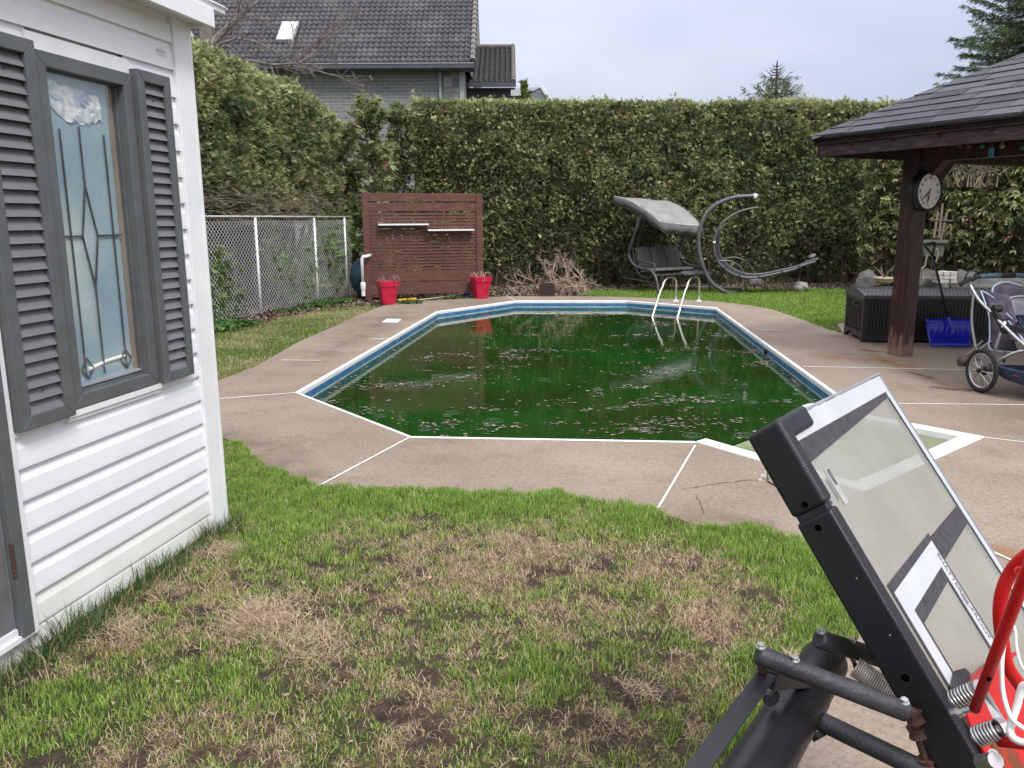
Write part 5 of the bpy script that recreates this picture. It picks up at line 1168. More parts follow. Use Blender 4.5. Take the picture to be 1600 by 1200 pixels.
# knee braces
def brace(p, d, L=.62): MB().bar(p+Z*(2.22-L), p+d*L+Z*2.22, .10, .13, up=d.cross(Z)).build('brace', red_wood, gz, bevel=.004)
pc2 = pn+(e1+e2)*.1
brace(pc2-e1*.08+Z*.02, -e1, .27); brace(pc2+e2*.06+Z*.04, e2, .5)
# rafters and boarded ceiling
ap = GZ(Sz/2, Sz/2, ZR+PIT*Sz/2)
cor = [GZ(0, 0, ZR), GZ(Sz, 0, ZR), GZ(Sz, Sz, ZR), GZ(0, Sz, ZR)]
for i in range(4):
    MB().add([cor[i]+Z*-.06, cor[(i+1) % 4]+Z*-.06, ap+Z*-.06], [(0, 2, 1)]).build('ceiling_boards', dark_wood, gz)
for k in range(1, 9):
    a = Sz*k/9; hgt = min(a, Sz-a)
    for q in range(4):
        P0 = (GZ(a, .05, 0), GZ(Sz-.05, a, 0), GZ(a, Sz-.05, 0), GZ(.05, a, 0))[q]; P1 = (GZ(a, hgt, 0), GZ(Sz-hgt, a, 0), GZ(a, Sz-hgt, 0), GZ(hgt, a, 0))[q]
        MB().bar(P0+Z*(ZR-.13), P1+Z*(ZR-.13+PIT*hgt), .045, .1).build('rafter', dark_wood, gz)
# fascia boards: deep board with a thinner one above
for i, (p, q) in enumerate(((GZ(0, 0, 0), GZ(Sz, 0, 0)), (GZ(Sz, 0, 0), GZ(Sz, Sz, 0)), (GZ(Sz, Sz, 0), GZ(0, Sz, 0)), (GZ(0, Sz, 0), GZ(0, 0, 0)))):
    d = (q-p).normalized(); inn_ = Z.cross(d) if Z.cross(d).dot(ap-p) > 0 else d.cross(Z); sgn = inn_
    MB().slab(p+sgn*.05+d*.05+Z*ZF, d*((q-p).length-.1), sgn*.035, Z*.135).build('fascia_board', fascia_m, gz, bevel=.003)
    MB().slab(p+sgn*.022+d*.022+Z*(ZF+.133), d*((q-p).length-.044), sgn*.05, Z*.06).build('drip_board', fascia_m, gz, bevel=.003)
# roof deck and individual shingles
for i in range(4):
    j = (i+1) % 4; MB().prism([cor[i]+Z*-.035, cor[j]+Z*-.035, ap+Z*-.035], Z*.02).build('roof_deck', dark_wood, gz)
SL = math.hypot(1, PIT); EXPO = .172
def shingles(i, step, maxn=400):
    p, q = cor[i], cor[(i+1) % 4]; d = (q-p).normalized(); m_ = (ap-(p+q)/2); up_ = m_.normalized(); nn_ = d.cross(up_)
    if nn_.z < 0: nn_ = -nn_
    H_ = m_.length; rows = int(H_/EXPO); r = random.Random(40+i); cnt = 0; far = MB()
    for k in range(rows):
        s0 = k*EXPO-.02; s1 = min((k+1)*EXPO+.03, H_); w0 = Sz*max(s0, 0)/H_/2; w1 = Sz*s1/H_/2; x = w0-.02 if k else -.0; off_ = (k % 2)*.16+r.uniform(-.05, .05); first = True
        x = w0; end = Sz-w0; nxt = w0+.50-off_*1.5
        while x < end-.03:
            nxt = min(nxt, end); xa, xb = x, nxt; ta = max(xa, w1*0+min(xa, end)); 
            # clip upper edge by the hips
            ua, ub = max(xa, w1), min(xb, Sz-w1)
            lift = .006+.010*r.random(); b0 = p+up_*s0; b1 = p+up_*s1
            if ub-ua > .02:
                vs = [b0+d*(xa+.006), b0+d*(xb-.006), b1+d*(ub-.006), b1+d*(ua+.006)]
            else:
                mid = min(max((xa+xb)/2, w1), Sz-w1); vs = [b0+d*(xa+.003), b0+d*(xb-.003), b0+up_*(s1-s0)*.6+d*((xb if xa < Sz/2 else xa))]
            top_ = [v+nn_*(lift+(.016 if q_ < 2 else .001)) for q_, v in enumerate(vs)]; bot_ = [v+nn_*.0 for v in vs]; n_ = len(vs)
            mb = MB(); mb.v = bot_+top_; mb.f = [tuple(range(n_, 2*n_))]+[(q_, (q_+1) % n_, n_+(q_+1) % n_, n_+q_) for q_ in range(n_)]
            mb.build('shingle', shingle_ms[r.choice((0, 0, 1, 2))], gz); cnt += 1
            x = nxt; nxt = x+.50*r.choice((.75, 1, 1, 1.15))
    return cnt
shingles(0, 0); shingles(3, 0)
for i in (1, 2):
    MB().prism([cor[i]+Z*-.01, cor[(i+1) % 4]+Z*-.01, ap+Z*-.01], Z*.02).build('roof_slope', shingle_ms[1], gz)
for i in (0, 1, 3):                                     # hip caps
    d = (ap-cor[i]); L = d.length; d.normalize(); s_ = d.cross(Z).normalized(); dn = s_.cross(d); k = 0
    while k*.30 < L-.1:
        a = cor[i]+d*(k*.30)+Z*.022; b_ = cor[i]+d*min(k*.30+.33, L)+Z*.006; w = .15; dr_ = .060
        lo_ = .006
        mb = MB(); mb.add([a+Z*lo_*1.3-s_*0, a+s_*w-Z*dr_+Z*lo_, b_+s_*w-Z*dr_+Z*.006, b_+Z*.012, b_-s_*w-Z*dr_+Z*.006, a-s_*w-Z*dr_+Z*lo_,
                          a+Z*.0, a+s_*w-Z*(dr_+.004), a-s_*w-Z*(dr_+.004)], [(0, 3, 2, 1), (0, 5, 4, 3), (6, 0, 1, 7), (6, 8, 5, 0)]); mb.build('hip_cap', shingle_ms[k % 3], gz); k += 1
MB().slab(GZ(-.015, -.015, ZR-.025), -e1*(Sz+.03), e2*.05, Z*.012).slab(GZ(-.015, -.015, ZR-.025), e2*(Sz+.03), -e1*.05, Z*.0115).build('drip_edge', black_plastic, gz)
# station clock on the post
fc = Y(1452, 299, (pn+e2*.1-e1*.16).y); cn = -e1
cr_ = .195; clk = thing('wall_clock', tuple(fc-cn*.14), 'round black double-rimmed station clock with Roman numerals mounted on the gazebo post', 'clock')
MB().lathe([(0, -.13), (cr_-.02, -.13), (cr_+.02, -.11), (cr_+.02, -.085), (cr_-.01, -.075), (cr_-.01, -.055), (cr_+.025, -.045), (cr_+.025, .004), (cr_+.012, .014), (cr_-.004, .006), (cr_-.006, -.006)], fc, 48, axis=cn).build('case', black_plastic, clk, smooth=True)
face = MB().lathe([(cr_-.004, -.002), (.0, -.002)], fc, 48, axis=cn).build('dial', mat('speckled_clock_dial', (.74, .75, .74), (.86, .87, .86), 60, .5), clk)
rx = Z.cross(cn).normalized()
def dial(a, r_): w = math.radians(a); return fc+rx*math.sin(w)*r_+Z*math.cos(w)*r_+cn*.001
for i, s_ in enumerate(('XII', 'I', 'II', 'III', 'IIII', 'V', 'VI', 'VII', 'VIII', 'IX', 'X', 'XI')):
    a = i*30; o_ = (dial(a, .15)-fc).normalized()
    if 4 <= i <= 8: text_mesh(s_, .042, mat('faded_numeral', (.2, .2, .2)) if i == 4 else bpy.data.materials['faded_numeral'], clk, dial(a, .145), o_.cross(cn)*-1 if False else cn.cross(o_)*-1, o_, 'numeral', .0006)
    else: text_mesh(s_, .050 if i in (0, 10, 11) else .060, black_plastic, clk, dial(a, .145), cn.cross(o_)*-1, o_, 'numeral', .0008)
MB().bar(dial(229, -.03)+cn*.004, dial(229, .155)+cn*.004, .009, .003, up=cn).bar(dial(229, .04)+cn*.004, dial(229, .10)+cn*.004, .013, .003, up=cn).build('minute_hand', black_plastic, clk)
MB().bar(dial(190, -.03)+cn*.007, dial(190, .13)+cn*.007, .010, .003, up=cn).bar(dial(190, .05)+cn*.007, dial(190, .11)+cn*.007, .018, .003, up=cn).build('hour_hand', black_plastic, clk)
# string of lamps under the front beam, and the blue tag hanging from it
sg = thing('string_lights', tuple(GZ(1.5, oh+.02, 2.17)), 'string of unlit glass globe bulbs hung under the gazebo beam', 'string lights')
bulb = [mat('dull_red_bulb', (.16, .03, .03), rough=.2), mat('dull_brown_bulb', (.12, .05, .04), rough=.2), mat('dull_green_bulb', (.05, .13, .08), rough=.2), mat('dull_clear_bulb', (.25, .25, .18), rough=.2)]
cy = pn.y; wire = []
for px_, py_, k in ((1500, 227, 0), (1515, 228, 1), (1535, 228, 2), (1566, 228, 3), (1598, 230, 2)):
    d = ray(px_, py_); o = V3(0, 0, EYE); nb_ = e2; t_ = ((GZ(0, oh-.10, 0)-o).dot(nb_))/d.dot(nb_); p = o+d*t_
    MB().lathe([(0, -.03), (.022, -.02), (.03, 0), (.022, .02), (.011, .03), (.011, .055), (0, .055)], p, 12).build('bulb', bulb[k], sg, smooth=True); wire.append(p+Z*.055)
MB().tube([wire[0]+e1*.4+Z*.02]+[w for p0, p1 in zip(wire[:-1], wire[1:]) for w in (p0, (p0+p1)/2-Z*.012)]+[wire[-1], wire[-1]-e1*.8], .004, 4).build('wire', black_rubber, sg)
d = ray(1548, 238); t_ = ((GZ(0, oh-.14, 0)-V3(0, 0, EYE)).dot(e2))/d.dot(e2); p = V3(0, 0, EYE)+d*t_
bt = thing('hanging_tag', tuple(p), 'small light blue plastic clip hanging from the gazebo beam beside the globe bulbs', 'tag')
MB().slab(p-e1*-.032-Z*.05, -e1*.055, e2*.03, Z*.10).build('body', mat('light_blue_plastic', (.10, .28, .48), (.08, .22, .4), 20, .4), bt, bevel=.012); MB().tube([p+Z*.05-e1*.01, p+Z*.10-e1*.01, p+Z*.10+e1*.012, p+Z*.05+e1*.012], .003, 4).build('hook', steel, bt)
# ================================================================== POOL LADDER
def rail(px_list): pass
lad = thing('pool_ladder', tuple(G(1074, 470)), 'stainless steel pool ladder handrails at the far right corner of the pool', 'ladder')
n45 = azv(5.6+180-45+90+0)                               # outward from the cut corner
oc = (P['J']+P['I'])/2; out_ = azv(50.6)
def lrail(pxf, pyf, pxb, pyb, pxt, pyt):
    F0 = G(pxf, pyf, -.02); B0 = G(pxb, pyb); T = Y(pxt, pyt, (F0.y+B0.y)/2)
    d = (B0-F0); d.z = 0; L = d.length; u = d/L; h = T.z; pts = [F0+Z*-.55-u*.06, F0+Z*-.1-u*.02]
    pts.append(F0+u*L*.30+Z*h*.62)
    for k in range(0, 9):
        a = math.pi*(1-k/8); pts.append(F0+u*(L*.69+math.cos(a)*L*.31)+Z*(h*.72+math.sin(a)*h*.28))
    pts.append(B0+Z*.0)
    MB().tube(pts, .021, 10).build('rail', steel, lad, smooth=True); MB().lathe([(.05, 0), (.05, .012), (.03, .03), (0, .03)], B0, 14).build('deck_flange', whitetrim, lad)
    return F0
f1 = lrail(1020, 486, 1056, 471, 1047, 433); f2 = lrail(1059, 488, 1092, 471, 1084, 433)
for k in range(3): MB().slab(f1+Z*(-.30-.25*k)-V3(0, .04, 0), (f2-f1), V3(0, .08, 0), Z*.03).build('tread', whitetrim, lad)
# ================================================================== SWING
F = V3(3.2, 17.75, 0); wv = azv(60); dv = azv(-30)
def SW(w, d, z): return F+wv*w+dv*d+Z*z
sw = thing('garden_swing', tuple(SW(.75, .65, 0)), 'grey canopy garden swing seat with tufted cushions in front of the hedge', 'garden swing')
def smooth_pts(p, n=5):
    o = []; m = len(p)
    for i in range(m-1):
        a, b, c, d = p[max(i-1, 0)], p[i], p[i+1], p[min(i+2, m-1)]
        for k in range(n):
            t = k/n; o.append(.5*((2*b)+(c-a)*t+(2*a-5*b+4*c-d)*t*t+(3*b-a-3*c+d)*t**3))
    return o+[p[-1]]
for w in (0, 1.5):
    MB().tube(smooth_pts([SW(w, d, z) for d, z in ((0, 0), (.09, .30), (.28, .47), (.60, .50), (.92, .60), (1.06, .80), (1.0, 1.05), (.78, 1.38), (.66, 1.66))]), .032, 8).build('front_leg', swing_tube, sw, smooth=True)
    MB().tube([SW(w, 1.45, 0), SW(w, .98, 1.0), SW(w, .72, 1.62)], .026, 8).build('rear_leg', swing_tube, sw, smooth=True)
MB().tube([SW(0, .69, 1.64), SW(1.5, .69, 1.64)], .026, 8).tube([SW(0, 1.3, .3), SW(1.5, 1.3, .3)], .016, 6).tube([SW(0, .06, .2), SW(0, 1.32, .27)], .014, 6).tube([SW(1.5, .06, .2), SW(1.5, 1.32, .27)], .014, 6).build('crossbar', swing_tube, sw)
# canopy
ca = [Y(959, 306, 19.15), Y(1032, 347, 17.75), Y(1098, 354, 18.5), Y(1042, 313, 19.9)]   # rear-left, front-left, front-right, rear-right
def cpt(u, v):
    a = ca[0].lerp(ca[3], u); b = ca[1].lerp(ca[2], u); p = a.lerp(b, v); return p+Z*(.10*math.sin(math.pi*v)**1.0*(1 if v < .99 else 0)-.015*math.sin(math.pi*u*2)**2+.02*math.cos(u*9+v*5)*v*(1-v))
nu = 14; mb = MB(); vs = [cpt(i/nu, j/nu) for i in range(nu+1) for j in range(nu+1)]
mb.add(vs, [(i*(nu+1)+j, i*(nu+1)+j+1, (i+1)*(nu+1)+j+1, (i+1)*(nu+1)+j) for i in range(nu) for j in range(nu)])
cn_ = mb.build('canopy', canopy_fab, sw, smooth=True); sd2 = cn_.modifiers.new('thickness', 'SOLIDIFY'); sd2.thickness = .012
def valance(f, n, name, drop=.21):
    mb = MB(); vs = []
    for i in range(n+1):
        p = f(i/n); k = .75+.25*abs(math.sin(i/n*math.pi*3)); out2 = (p-cpt(.5, .5)); out2.z = 0; out2.normalize()
        vs += [p, p+out2*.015-Z*drop*.5, p+out2*.01*math.sin(i*1.1)-Z*drop*k]
    mb.add(vs, [(3*i+q, 3*(i+1)+q, 3*(i+1)+q+1, 3*i+q+1) for i in range(n) for q in (0, 1)]); o = mb.build(name, swing_fab, cn_, smooth=True); m_ = o.modifiers.new('t', 'SOLIDIFY'); m_.thickness = .008
    MB().tube([v for v in vs[2::3]], .007, 5).build('piping', piping, cn_)
valance(lambda t: cpt(0, t), 16, 'valance'); valance(lambda t: cpt(t, 1), 16, 'valance'); valance(lambda t: cpt(1, t), 12, 'valance'); valance(lambda t: cpt(t, 0), 12, 'valance')
MB().tube([cpt(0, .02), cpt(0, .5), cpt(0, .98), cpt(.5, 1), cpt(1, .98)], .012, 5).build('seam', piping, cn_)
MB().tube([SW(0, .69, 1.64), cpt(.04, .5)-Z*.03], .02, 6).tube([SW(1.5, .69, 1.64), cpt(.96, .5)-Z*.03], .02, 6).tube([cpt(.02, .05)-Z*.02, cpt(.02, .95)-Z*.02], .014, 6).tube([cpt(.98, .05)-Z*.02, cpt(.98, .95)-Z*.02], .014, 6).build('canopy_frame', swing_tube, sw)
def cushion(c, a, b, n_, name, par, m=swing_fab, sy=3):
    """puffy cushion with buttoned dimples: a,b half-extents vectors, n_ thickness vector"""
    k = 10; vt = []; vb = []
    for i in range(k+1):
        for j in range(k+1):
            u, v = i/k*2-1, j/k*2-1; e = (1-abs(u)**4)*(1-abs(v)**4); h = e**.35 if e > 0 else 0; h *= .82+.18*abs(math.sin(u*math.pi*1.0))*abs(math.cos(v*math.pi*.75))
            ro = 1-.05*(u*u*v*v); vt.append(c+a*u*ro+b*v*ro+n_*h); vb.append(c+a*u*ro+b*v*ro-n_*h*.4)
    q = [(i*(k+1)+j, (i+1)*(k+1)+j, (i+1)*(k+1)+j+1, i*(k+1)+j+1) for i in range(k) for j in range(k)]; nn = len(vt)
    if a.cross(b).dot(n_) < 0: q = [f[::-1] for f in q]
    mb = MB().add(vt+vb, q+[tuple(x+nn for x in f[::-1]) for f in q]); return mb.build(name, m, par, smooth=True)
for i in range(3):
    wc = .33+i*.42
    o = cushion(SW(wc, .93, .70), wv*.205, (dv*.09+Z*.25), (-dv*.075+Z*.02), 'back_cushion', sw)
    o = cushion(SW(wc, .60, .43), wv*.205, (dv*.27-Z*.03), Z*.075, 'seat_cushion', sw)
cushion(SW(1.30, .28, .37), wv*.38, (dv*.20+Z*.02), Z*.055, 'loose_cushion', sw)
for w in (.09, 1.41):
    MB().tube(smooth_pts([SW(w, 1.08, 1.0), SW(w, .98, .70), SW(w, .86, .42), SW(w, .6, .30), SW(w, .30, .34), SW(w, .26, .52), SW(w, .34, .62), SW(w, .92, .66)], 4), .018, 6).build('arm_frame', swing_tube, sw, smooth=True)
    MB().tube([SW(w, .70, 1.60), SW(w, .92, .68)], .010, 5).build('hanger', swing_tube, sw)
MB().tube([SW(.09, .28, .36), SW(1.41, .28, .36)], .018, 6).tube([SW(.09, .9, .38), SW(1.41, .9, .38)], .018, 6).tube([SW(.09, 1.04, .95), SW(1.41, 1.04, .95)], .018, 6).build('seat_rail', swing_tube, sw)

# ================================================================== HANGING LOUNGER ON ITS CURVED STAND
LY = 17.75
lg = thing('hanging_lounger', tuple(G(1135, 457)), 'dark grey curved chaise lounger with tall C-shaped stand right of the swing', 'lounger')
def LP(x, y, d=0): return Y(x, y, LY+d)
MB().tube(smooth_pts([LP(*q) for q in ((1134, 457), (1113, 443), (1100, 420), (1092, 390), (1093, 360), (1103, 335), (1120, 319), (1145, 309), (1168, 306.5), (1186, 306.5, ))], 4), .044, 10).build('stand_arc', stand_tube, lg, smooth=True)
MB().cyl(LP(1177, 306.5), LP(1182, 306.5), .056, 10).tube([LP(1180, 306), LP(1180, 314)], .006, 5).build('hook_collar', galv, lg)
b0 = LP(1134, 457); MB().tube(smooth_pts([b0, b0+V3(.25, .15, -.02), b0+V3(.5, .9, 0), b0+V3(-.2, 1.4, 0), b0+V3(-1.0, 1.1, 0)], 4), .035, 8).build('base_ring', stand_tube, lg, smooth=True)
crv = [(1186, 324), (1160, 329), (1137, 341), (1122, 358), (1116, 378), (1117, 398), (1125, 413), (1139, 425), (1160, 433), (1185, 433), (1215, 427), (1240, 421), (1256, 414), (1273, 409)]
c1 = smooth_pts([LP(*q) for q in crv], 4); c2 = smooth_pts([LP(x+6, y-5, .62) for x, y in crv], 4)
MB().tube(c1, .026, 8).build('seat_rail', stand_tube, lg, smooth=True); MB().tube(c2[12:], .026, 8).build('seat_rail', stand_tube, lg, smooth=True)
mb = MB(); a_ = 13; b_ = 52; vs = []
for i in range(a_, b_):
    for k in range(5): t_ = k/4; vs.append(c1[i].lerp(c2[i], t_)-Z*.03*math.sin(math.pi*t_))
mb.add(vs, [(i*5+k, i*5+k+1, (i+1)*5+k+1, (i+1)*5+k) for i in range(b_-a_-1) for k in range(4)]); o = mb.build('sling', sling_m, lg, smooth=True); o.modifiers.new('t', 'SOLIDIFY').thickness = .01
for i in (14, 20, 26, 32, 38, 44, 51): MB().tube([c1[i], c1[i].lerp(c2[i], .5)-Z*.05, c2[i]], .012, 5).build('cross_strut', stand_tube, lg)
for i in range(16, 50, 5):
    d = (c1[i+1]-c1[i]).normalized(); MB().cyl(c1[i]-d*.02, c1[i]+d*.02, .032, 8).build('strap', galv if i == 16 else sling_m, lg)
MB().tube(smooth_pts([LP(*q) for q in ((1117, 409), (1135, 407), (1150, 412), (1160, 422), (1166, 434))], 4), .014, 6).build('armrest', stand_tube, lg); MB().tube(smooth_pts([LP(x+11, y-4, .62) for x, y in ((1120, 408), (1138, 406), (1152, 411), (1162, 420), (1168, 432))], 4), .012, 6).build('armrest', stand_tube, lg)
cushion(LP(1268, 402, .3)+Z*.02, V3(.07, .03, .03), V3(0, .12, 0), Z*.05, 'footrest_pad', lg, mat('pale_worn_pad', (.13, .14, .145), (.1, .11, .11), 12, .9))
# clipped ornamental stems and a rock behind it
r = random.Random(6); tm = MB()
for k in range(60):
    x = r.choice((1162, 1170, 1192, 1200, 1215, 1228, 1240))+r.uniform(-6, 6); b0 = Y(x, 452, 18.5); b0.z = -.03; a = r.uniform(-.9, .9); tm.tube([b0, b0+V3(a*.25, r.uniform(-.1, .1), r.uniform(.08, .34))], [.008, .005], 4)
tag(tm.build('clipped_stems', pale_twig, origin=(6, 18.5, 0)), 'pale cut-back perennial stems in the bed behind the lounger', 'plant stems')
def rock(px_, py_, w, h, label, Yd=None, m=stone_m, seed=1):
    p = G(px_, py_) if Yd is None else Y(px_, py_, Yd); p.z = 0; r = random.Random(seed); bm = bmesh.new(); bmesh.ops.create_icosphere(bm, subdivisions=3, radius=1)
    for v in bm.verts:
        n_ = 1+.25*(float(vnoise(np.array([v.co.x+seed]), np.array([v.co.y+v.co.z*1.7]), .6, seed, 3)[0])-.5)*2; v.co = Vector((v.co.x*w*n_, v.co.y*w*.7*n_, v.co.z*h*n_+h*.6))
    me = bpy.data.meshes.new('rock'); bm.to_mesh(me); bm.free(); me.materials.append(m); o = bpy.data.objects.new('rock', me); COL.objects.link(o); o.location = p; tag(o, label, 'rock'); return o
rock(1250, 453, .17, .12, 'pale rounded rock in the bed behind the foot of the lounger', m=cement_m, seed=2)
rock(1180, 447, .2, .13, 'dark stone low in the bed behind the cut-back stems', seed=3)

# ================================================================== STORAGE BOX
bc = G(1346, 535); bc.z = 0; bx = azv(96); by = azv(6)
BW, BD, BH = 1.62, .78, .575
box = thing('deck_box', tuple(bc+bx*BW/2+by*BD/2), 'dark brown woven resin storage box with curved grey lid beside the gazebo post', 'storage box')
def BP(a, b, z): return bc+bx*a+by*b+Z*z
body = MB(); tp = .025
body.add([BP(tp, tp, .03), BP(BW-tp, tp, .03), BP(BW-tp, BD-tp, .03), BP(tp, BD-tp, .03), BP(0, 0, BH), BP(BW, 0, BH), BP(BW, BD, BH), BP(0, BD, BH)], [(3, 2, 1, 0), (0, 1, 5, 4), (1, 2, 6, 5), (2, 3, 7, 6), (3, 0, 4, 7)])
body.build('body', resin, box, bevel=.01)
# corner posts and arched skirt
for a, b in ((0, 0), (BW-.05, 0), (0, BD-.05), (BW-.05, BD-.05)): MB().slab(BP(a-.006, b-.006, 0), bx*.062, by*.062, Z*BH).build('corner_post', resin, box, bevel=.008)
sk2 = MB()
for i in range(12):
    t0, t1 = i/12, (i+1)/12; h0, h1 = .10*math.sin(math.pi*t0)**.5, .10*math.sin(math.pi*t1)**.5
    sk2.add([BP(-.004, .05+(BD-.1)*t0, h0), BP(-.004, .05+(BD-.1)*t1, h1), BP(-.004, .05+(BD-.1)*t1, .13), BP(-.004, .05+(BD-.1)*t0, .13)], [(0, 3, 2, 1)])
    sk2.add([BP(.05+(BW-.1)*t0, -.004, h0*.35), BP(.05+(BW-.1)*t1, -.004, h1*.35), BP(.05+(BW-.1)*t1, -.004, .10), BP(.05+(BW-.1)*t0, -.004, .10)], [(0, 1, 2, 3)])
sk2.build('skirt', resin, box)
# woven relief: herringbone strokes on the end, vertical reeds on the front
wv_ = MB(); step = .034
for i in range(20):
    for j in range(14):
        b0 = .07+i*step; z0 = .14+j*step*.9
        if b0 > BD-.08 or z0 > BH-.06 or (abs(b0-BD/2) < .09 and z0 > BH-.13): continue
        s_ = 1 if (i+j) % 2 else -1; wv_.bar(BP(-.003+.02*(1-z0/BH), b0-.013, z0-s_*.010), BP(-.003+.02*(1-z0/BH), b0+.013, z0+s_*.010), .012, .010, up=(-bx))
o = wv_.build('woven_relief', resin, box); o['kind'] = 'stuff'
wf = MB()
for i in range(36):
    a0 = .09+i*.041
    for j in range(7): wf.slab(BP(a0, -.004+.02*(1-(.12+j*.058)/BH), .12+j*.058+(.02 if i % 2 else 0)), bx*.026, by*-.008, Z*.044)
o = wf.build('front_weave', resin, box); o['kind'] = 'stuff'
MB().slab(BP(-.03, BD/2-.07, BH-.115), bx*.04, by*.14, Z*.04).build('hand_grip', black_plastic, box, bevel=.01)
for a in (.14, .95): MB().slab(BP(a, -.014, BH-.075), bx*.13, by*.01, Z*.028).build('latch_recess', black_plastic, box)
lid = MB(); k = 12; vs = []
for i in range(k+1):
    t_ = i/k; zz = BH+.018+.085*math.sin(math.pi*(t_*.86+.07))**1.0
    vs += [BP(-.02, -.03+(BD+.05)*t_, zz), BP(BW+.02, -.03+(BD+.05)*t_, zz)]
m_ = len(vs); vs += [BP(-.02, -.03+(BD+.05)*i/k, BH-.004) if q == 0 else BP(BW+.02, -.03+(BD+.05)*i/k, BH-.004) for i in range(k+1) for q in (0, 1)]
fs = [(2*i, 2*i+1, 2*i+3, 2*i+2) for i in range(k)]+[(m_+2*i, 2*i, 2*i+2, m_+2*i+2) for i in range(k)]+[(2*i+1, m_+2*i+1, m_+2*i+3, 2*i+3) for i in range(k)]+[(0, m_, m_+1, 1), (2*k, 2*k+1, m_+2*k+1, m_+2*k)]
lidr = MB().add(vs, fs).build('lid', resin_top, box)
rl = MB()
for i in range(33):
    for j in range(k-1):
        t0 = (j+.2)/k; t1 = (j+.9)/k; f_ = lambda t_: BH+.020+.085*math.sin(math.pi*(t_*.86+.07)); a0 = .03+i*.048+(.024 if j % 2 else 0); rl.bar(BP(a0, -.03+(BD+.05)*t0, f_(t0)), BP(a0, -.03+(BD+.05)*t1, f_(t1)), .020, .006)
o = rl.build('lid_weave', resin_top, lidr); o['kind'] = 'stuff'
# ================================================================== SNOW SHOVEL
sb = G(1447, 543); sb.z = 0; sx = azv(96); sv = thing('snow_shovel', tuple(sb+sx*.28), 'blue-bladed snow shovel with black D-grip handle standing against the storage box', 'snow shovel')
bw_ = .56; k = 14; mb = MB(); vs = []
for i in range(k+1):
    for j in range(9):
        u = i/k; v = j/8; z = .02+.33*v; d = .20*math.sin(v*math.pi*.55)-.05+.05*(1-abs(2*u-1)**2)*.5 ; d += .008*math.sin(u*math.pi*10)*math.sin(v*math.pi); sid = (.05*v*(1 if u < .5 else -1))*abs(2*u-1)**3
        vs.append(sb+sx*(u*bw_-sid*.0+(.04*(1-v)*(1-2*u)))+by*(d*.6-.10*0)+Z*z)
mb.add(vs, [(i*9+j, (i+1)*9+j, (i+1)*9+j+1, i*9+j+1) for i in range(k) for j in range(8)]); o = mb.build('blade', blue_plastic, sv, smooth=True); o.modifiers.new('t', 'SOLIDIFY').thickness = .006
rb = MB()
for u in (.12, .26, .38, .5, .62, .74, .88): rb.tube([sb+sx*(bw_*(.5+(u-.5)*.75))+by*-.03+Z*.33, sb+sx*(bw_*u)+by*-.015+Z*.18, sb+sx*(bw_*(.5+(u-.5)*1.08))+by*-.035+Z*.05], [.004, .012, .003], 6)
rb.build('ribs', blue_plastic, sv, smooth=True)
t0 = sb+sx*(.30)+by*.02+Z*.17; t1 = Y(1457, 398, sb.y+.18); d = (t1-t0).normalized()
MB().tube([t0, t0+d*.22], [.026, .019], 8).build('socket', blue_plastic, sv); MB().tube([t0+d*.16, t1], .0155, 8).build('shaft', mat('glossy_black_tube', (.012, .012, .014), rough=.2), sv, smooth=True)
gs = (sx-d*sx.dot(d)).normalized()
MB().tube(smooth_pts([t1-d*.02, t1+d*.04+gs*.02, t1+d*.135+gs*.058, t1+d*.145-gs*.0, t1+d*.135-gs*.062, t1+d*.04-gs*.02, t1-d*.02], 3), .014, 7).build('grip', black_plastic, sv, smooth=True)
# ================================================================== STROLLER
w0 = G(1530, 613); w0.z = 0; ss = azv(82); sf_ = azv(172)
stt = thing('double_stroller', tuple(w0+ss*.38+sf_*.3), 'faded purple and navy double jogging stroller with silver frame at the right edge', 'stroller')
def ST(s_, f_, z): return w0+ss*s_+sf_*f_+Z*z
def wheel(c, R, ax, spokes, parent, tw=.022):
    tyre = MB(); n = 40; pr = 8
    for i in range(n):
        w = 2*math.pi*i/n; rad = (sf_*math.cos(w)+Z*math.sin(w))
        for k in range(pr):
            q = 2*math.pi*k/pr; tyre.v.append(c+rad*(R-tw+math.cos(q)*tw)+ax*math.sin(q)*tw*.95)
    tyre.f = [(i*pr+k, i*pr+(k+1) % pr, ((i+1) % n)*pr+(k+1) % pr, ((i+1) % n)*pr+k) for i in range(n) for k in range(pr)]
    wh = tyre.build('wheel', black_rubber, parent, smooth=True)
    circ = lambda r_, o: [c+(sf_*math.cos(2*math.pi*i/n)+Z*math.sin(2*math.pi*i/n))*r_+ax*o for i in range(n)]
    MB().tube(circ(R-2*tw-.002, 0), .011, 8, closed=True).build('rim', alu, wh, smooth=True)
    sp = MB()
    for i in range(spokes):
        w = 2*math.pi*i/spokes; sp.tube([c+ax*(.03 if i % 2 else -.03), c+(sf_*math.cos(w)+Z*math.sin(w))*(R-2*tw)], .0022, 4)
    sp.build('spokes', alu, wh); MB().cyl(c-ax*.04, c+ax*.04, .022, 12).cyl(c+ax*.02, c+ax*.035, .045, 16).build('hub', black_plastic, wh)
    return wh
R = .205
wheel(ST(0, 0, R), R, ss, 16, stt); wheel(ST(.80, 0, R), R, ss, 16, stt); wheel(ST(.40, .98, R), R, ss, 16, stt)
MB().cyl(ST(-.02, 0, R), ST(.82, 0, R), .013, 8).build('axle', alu, stt)
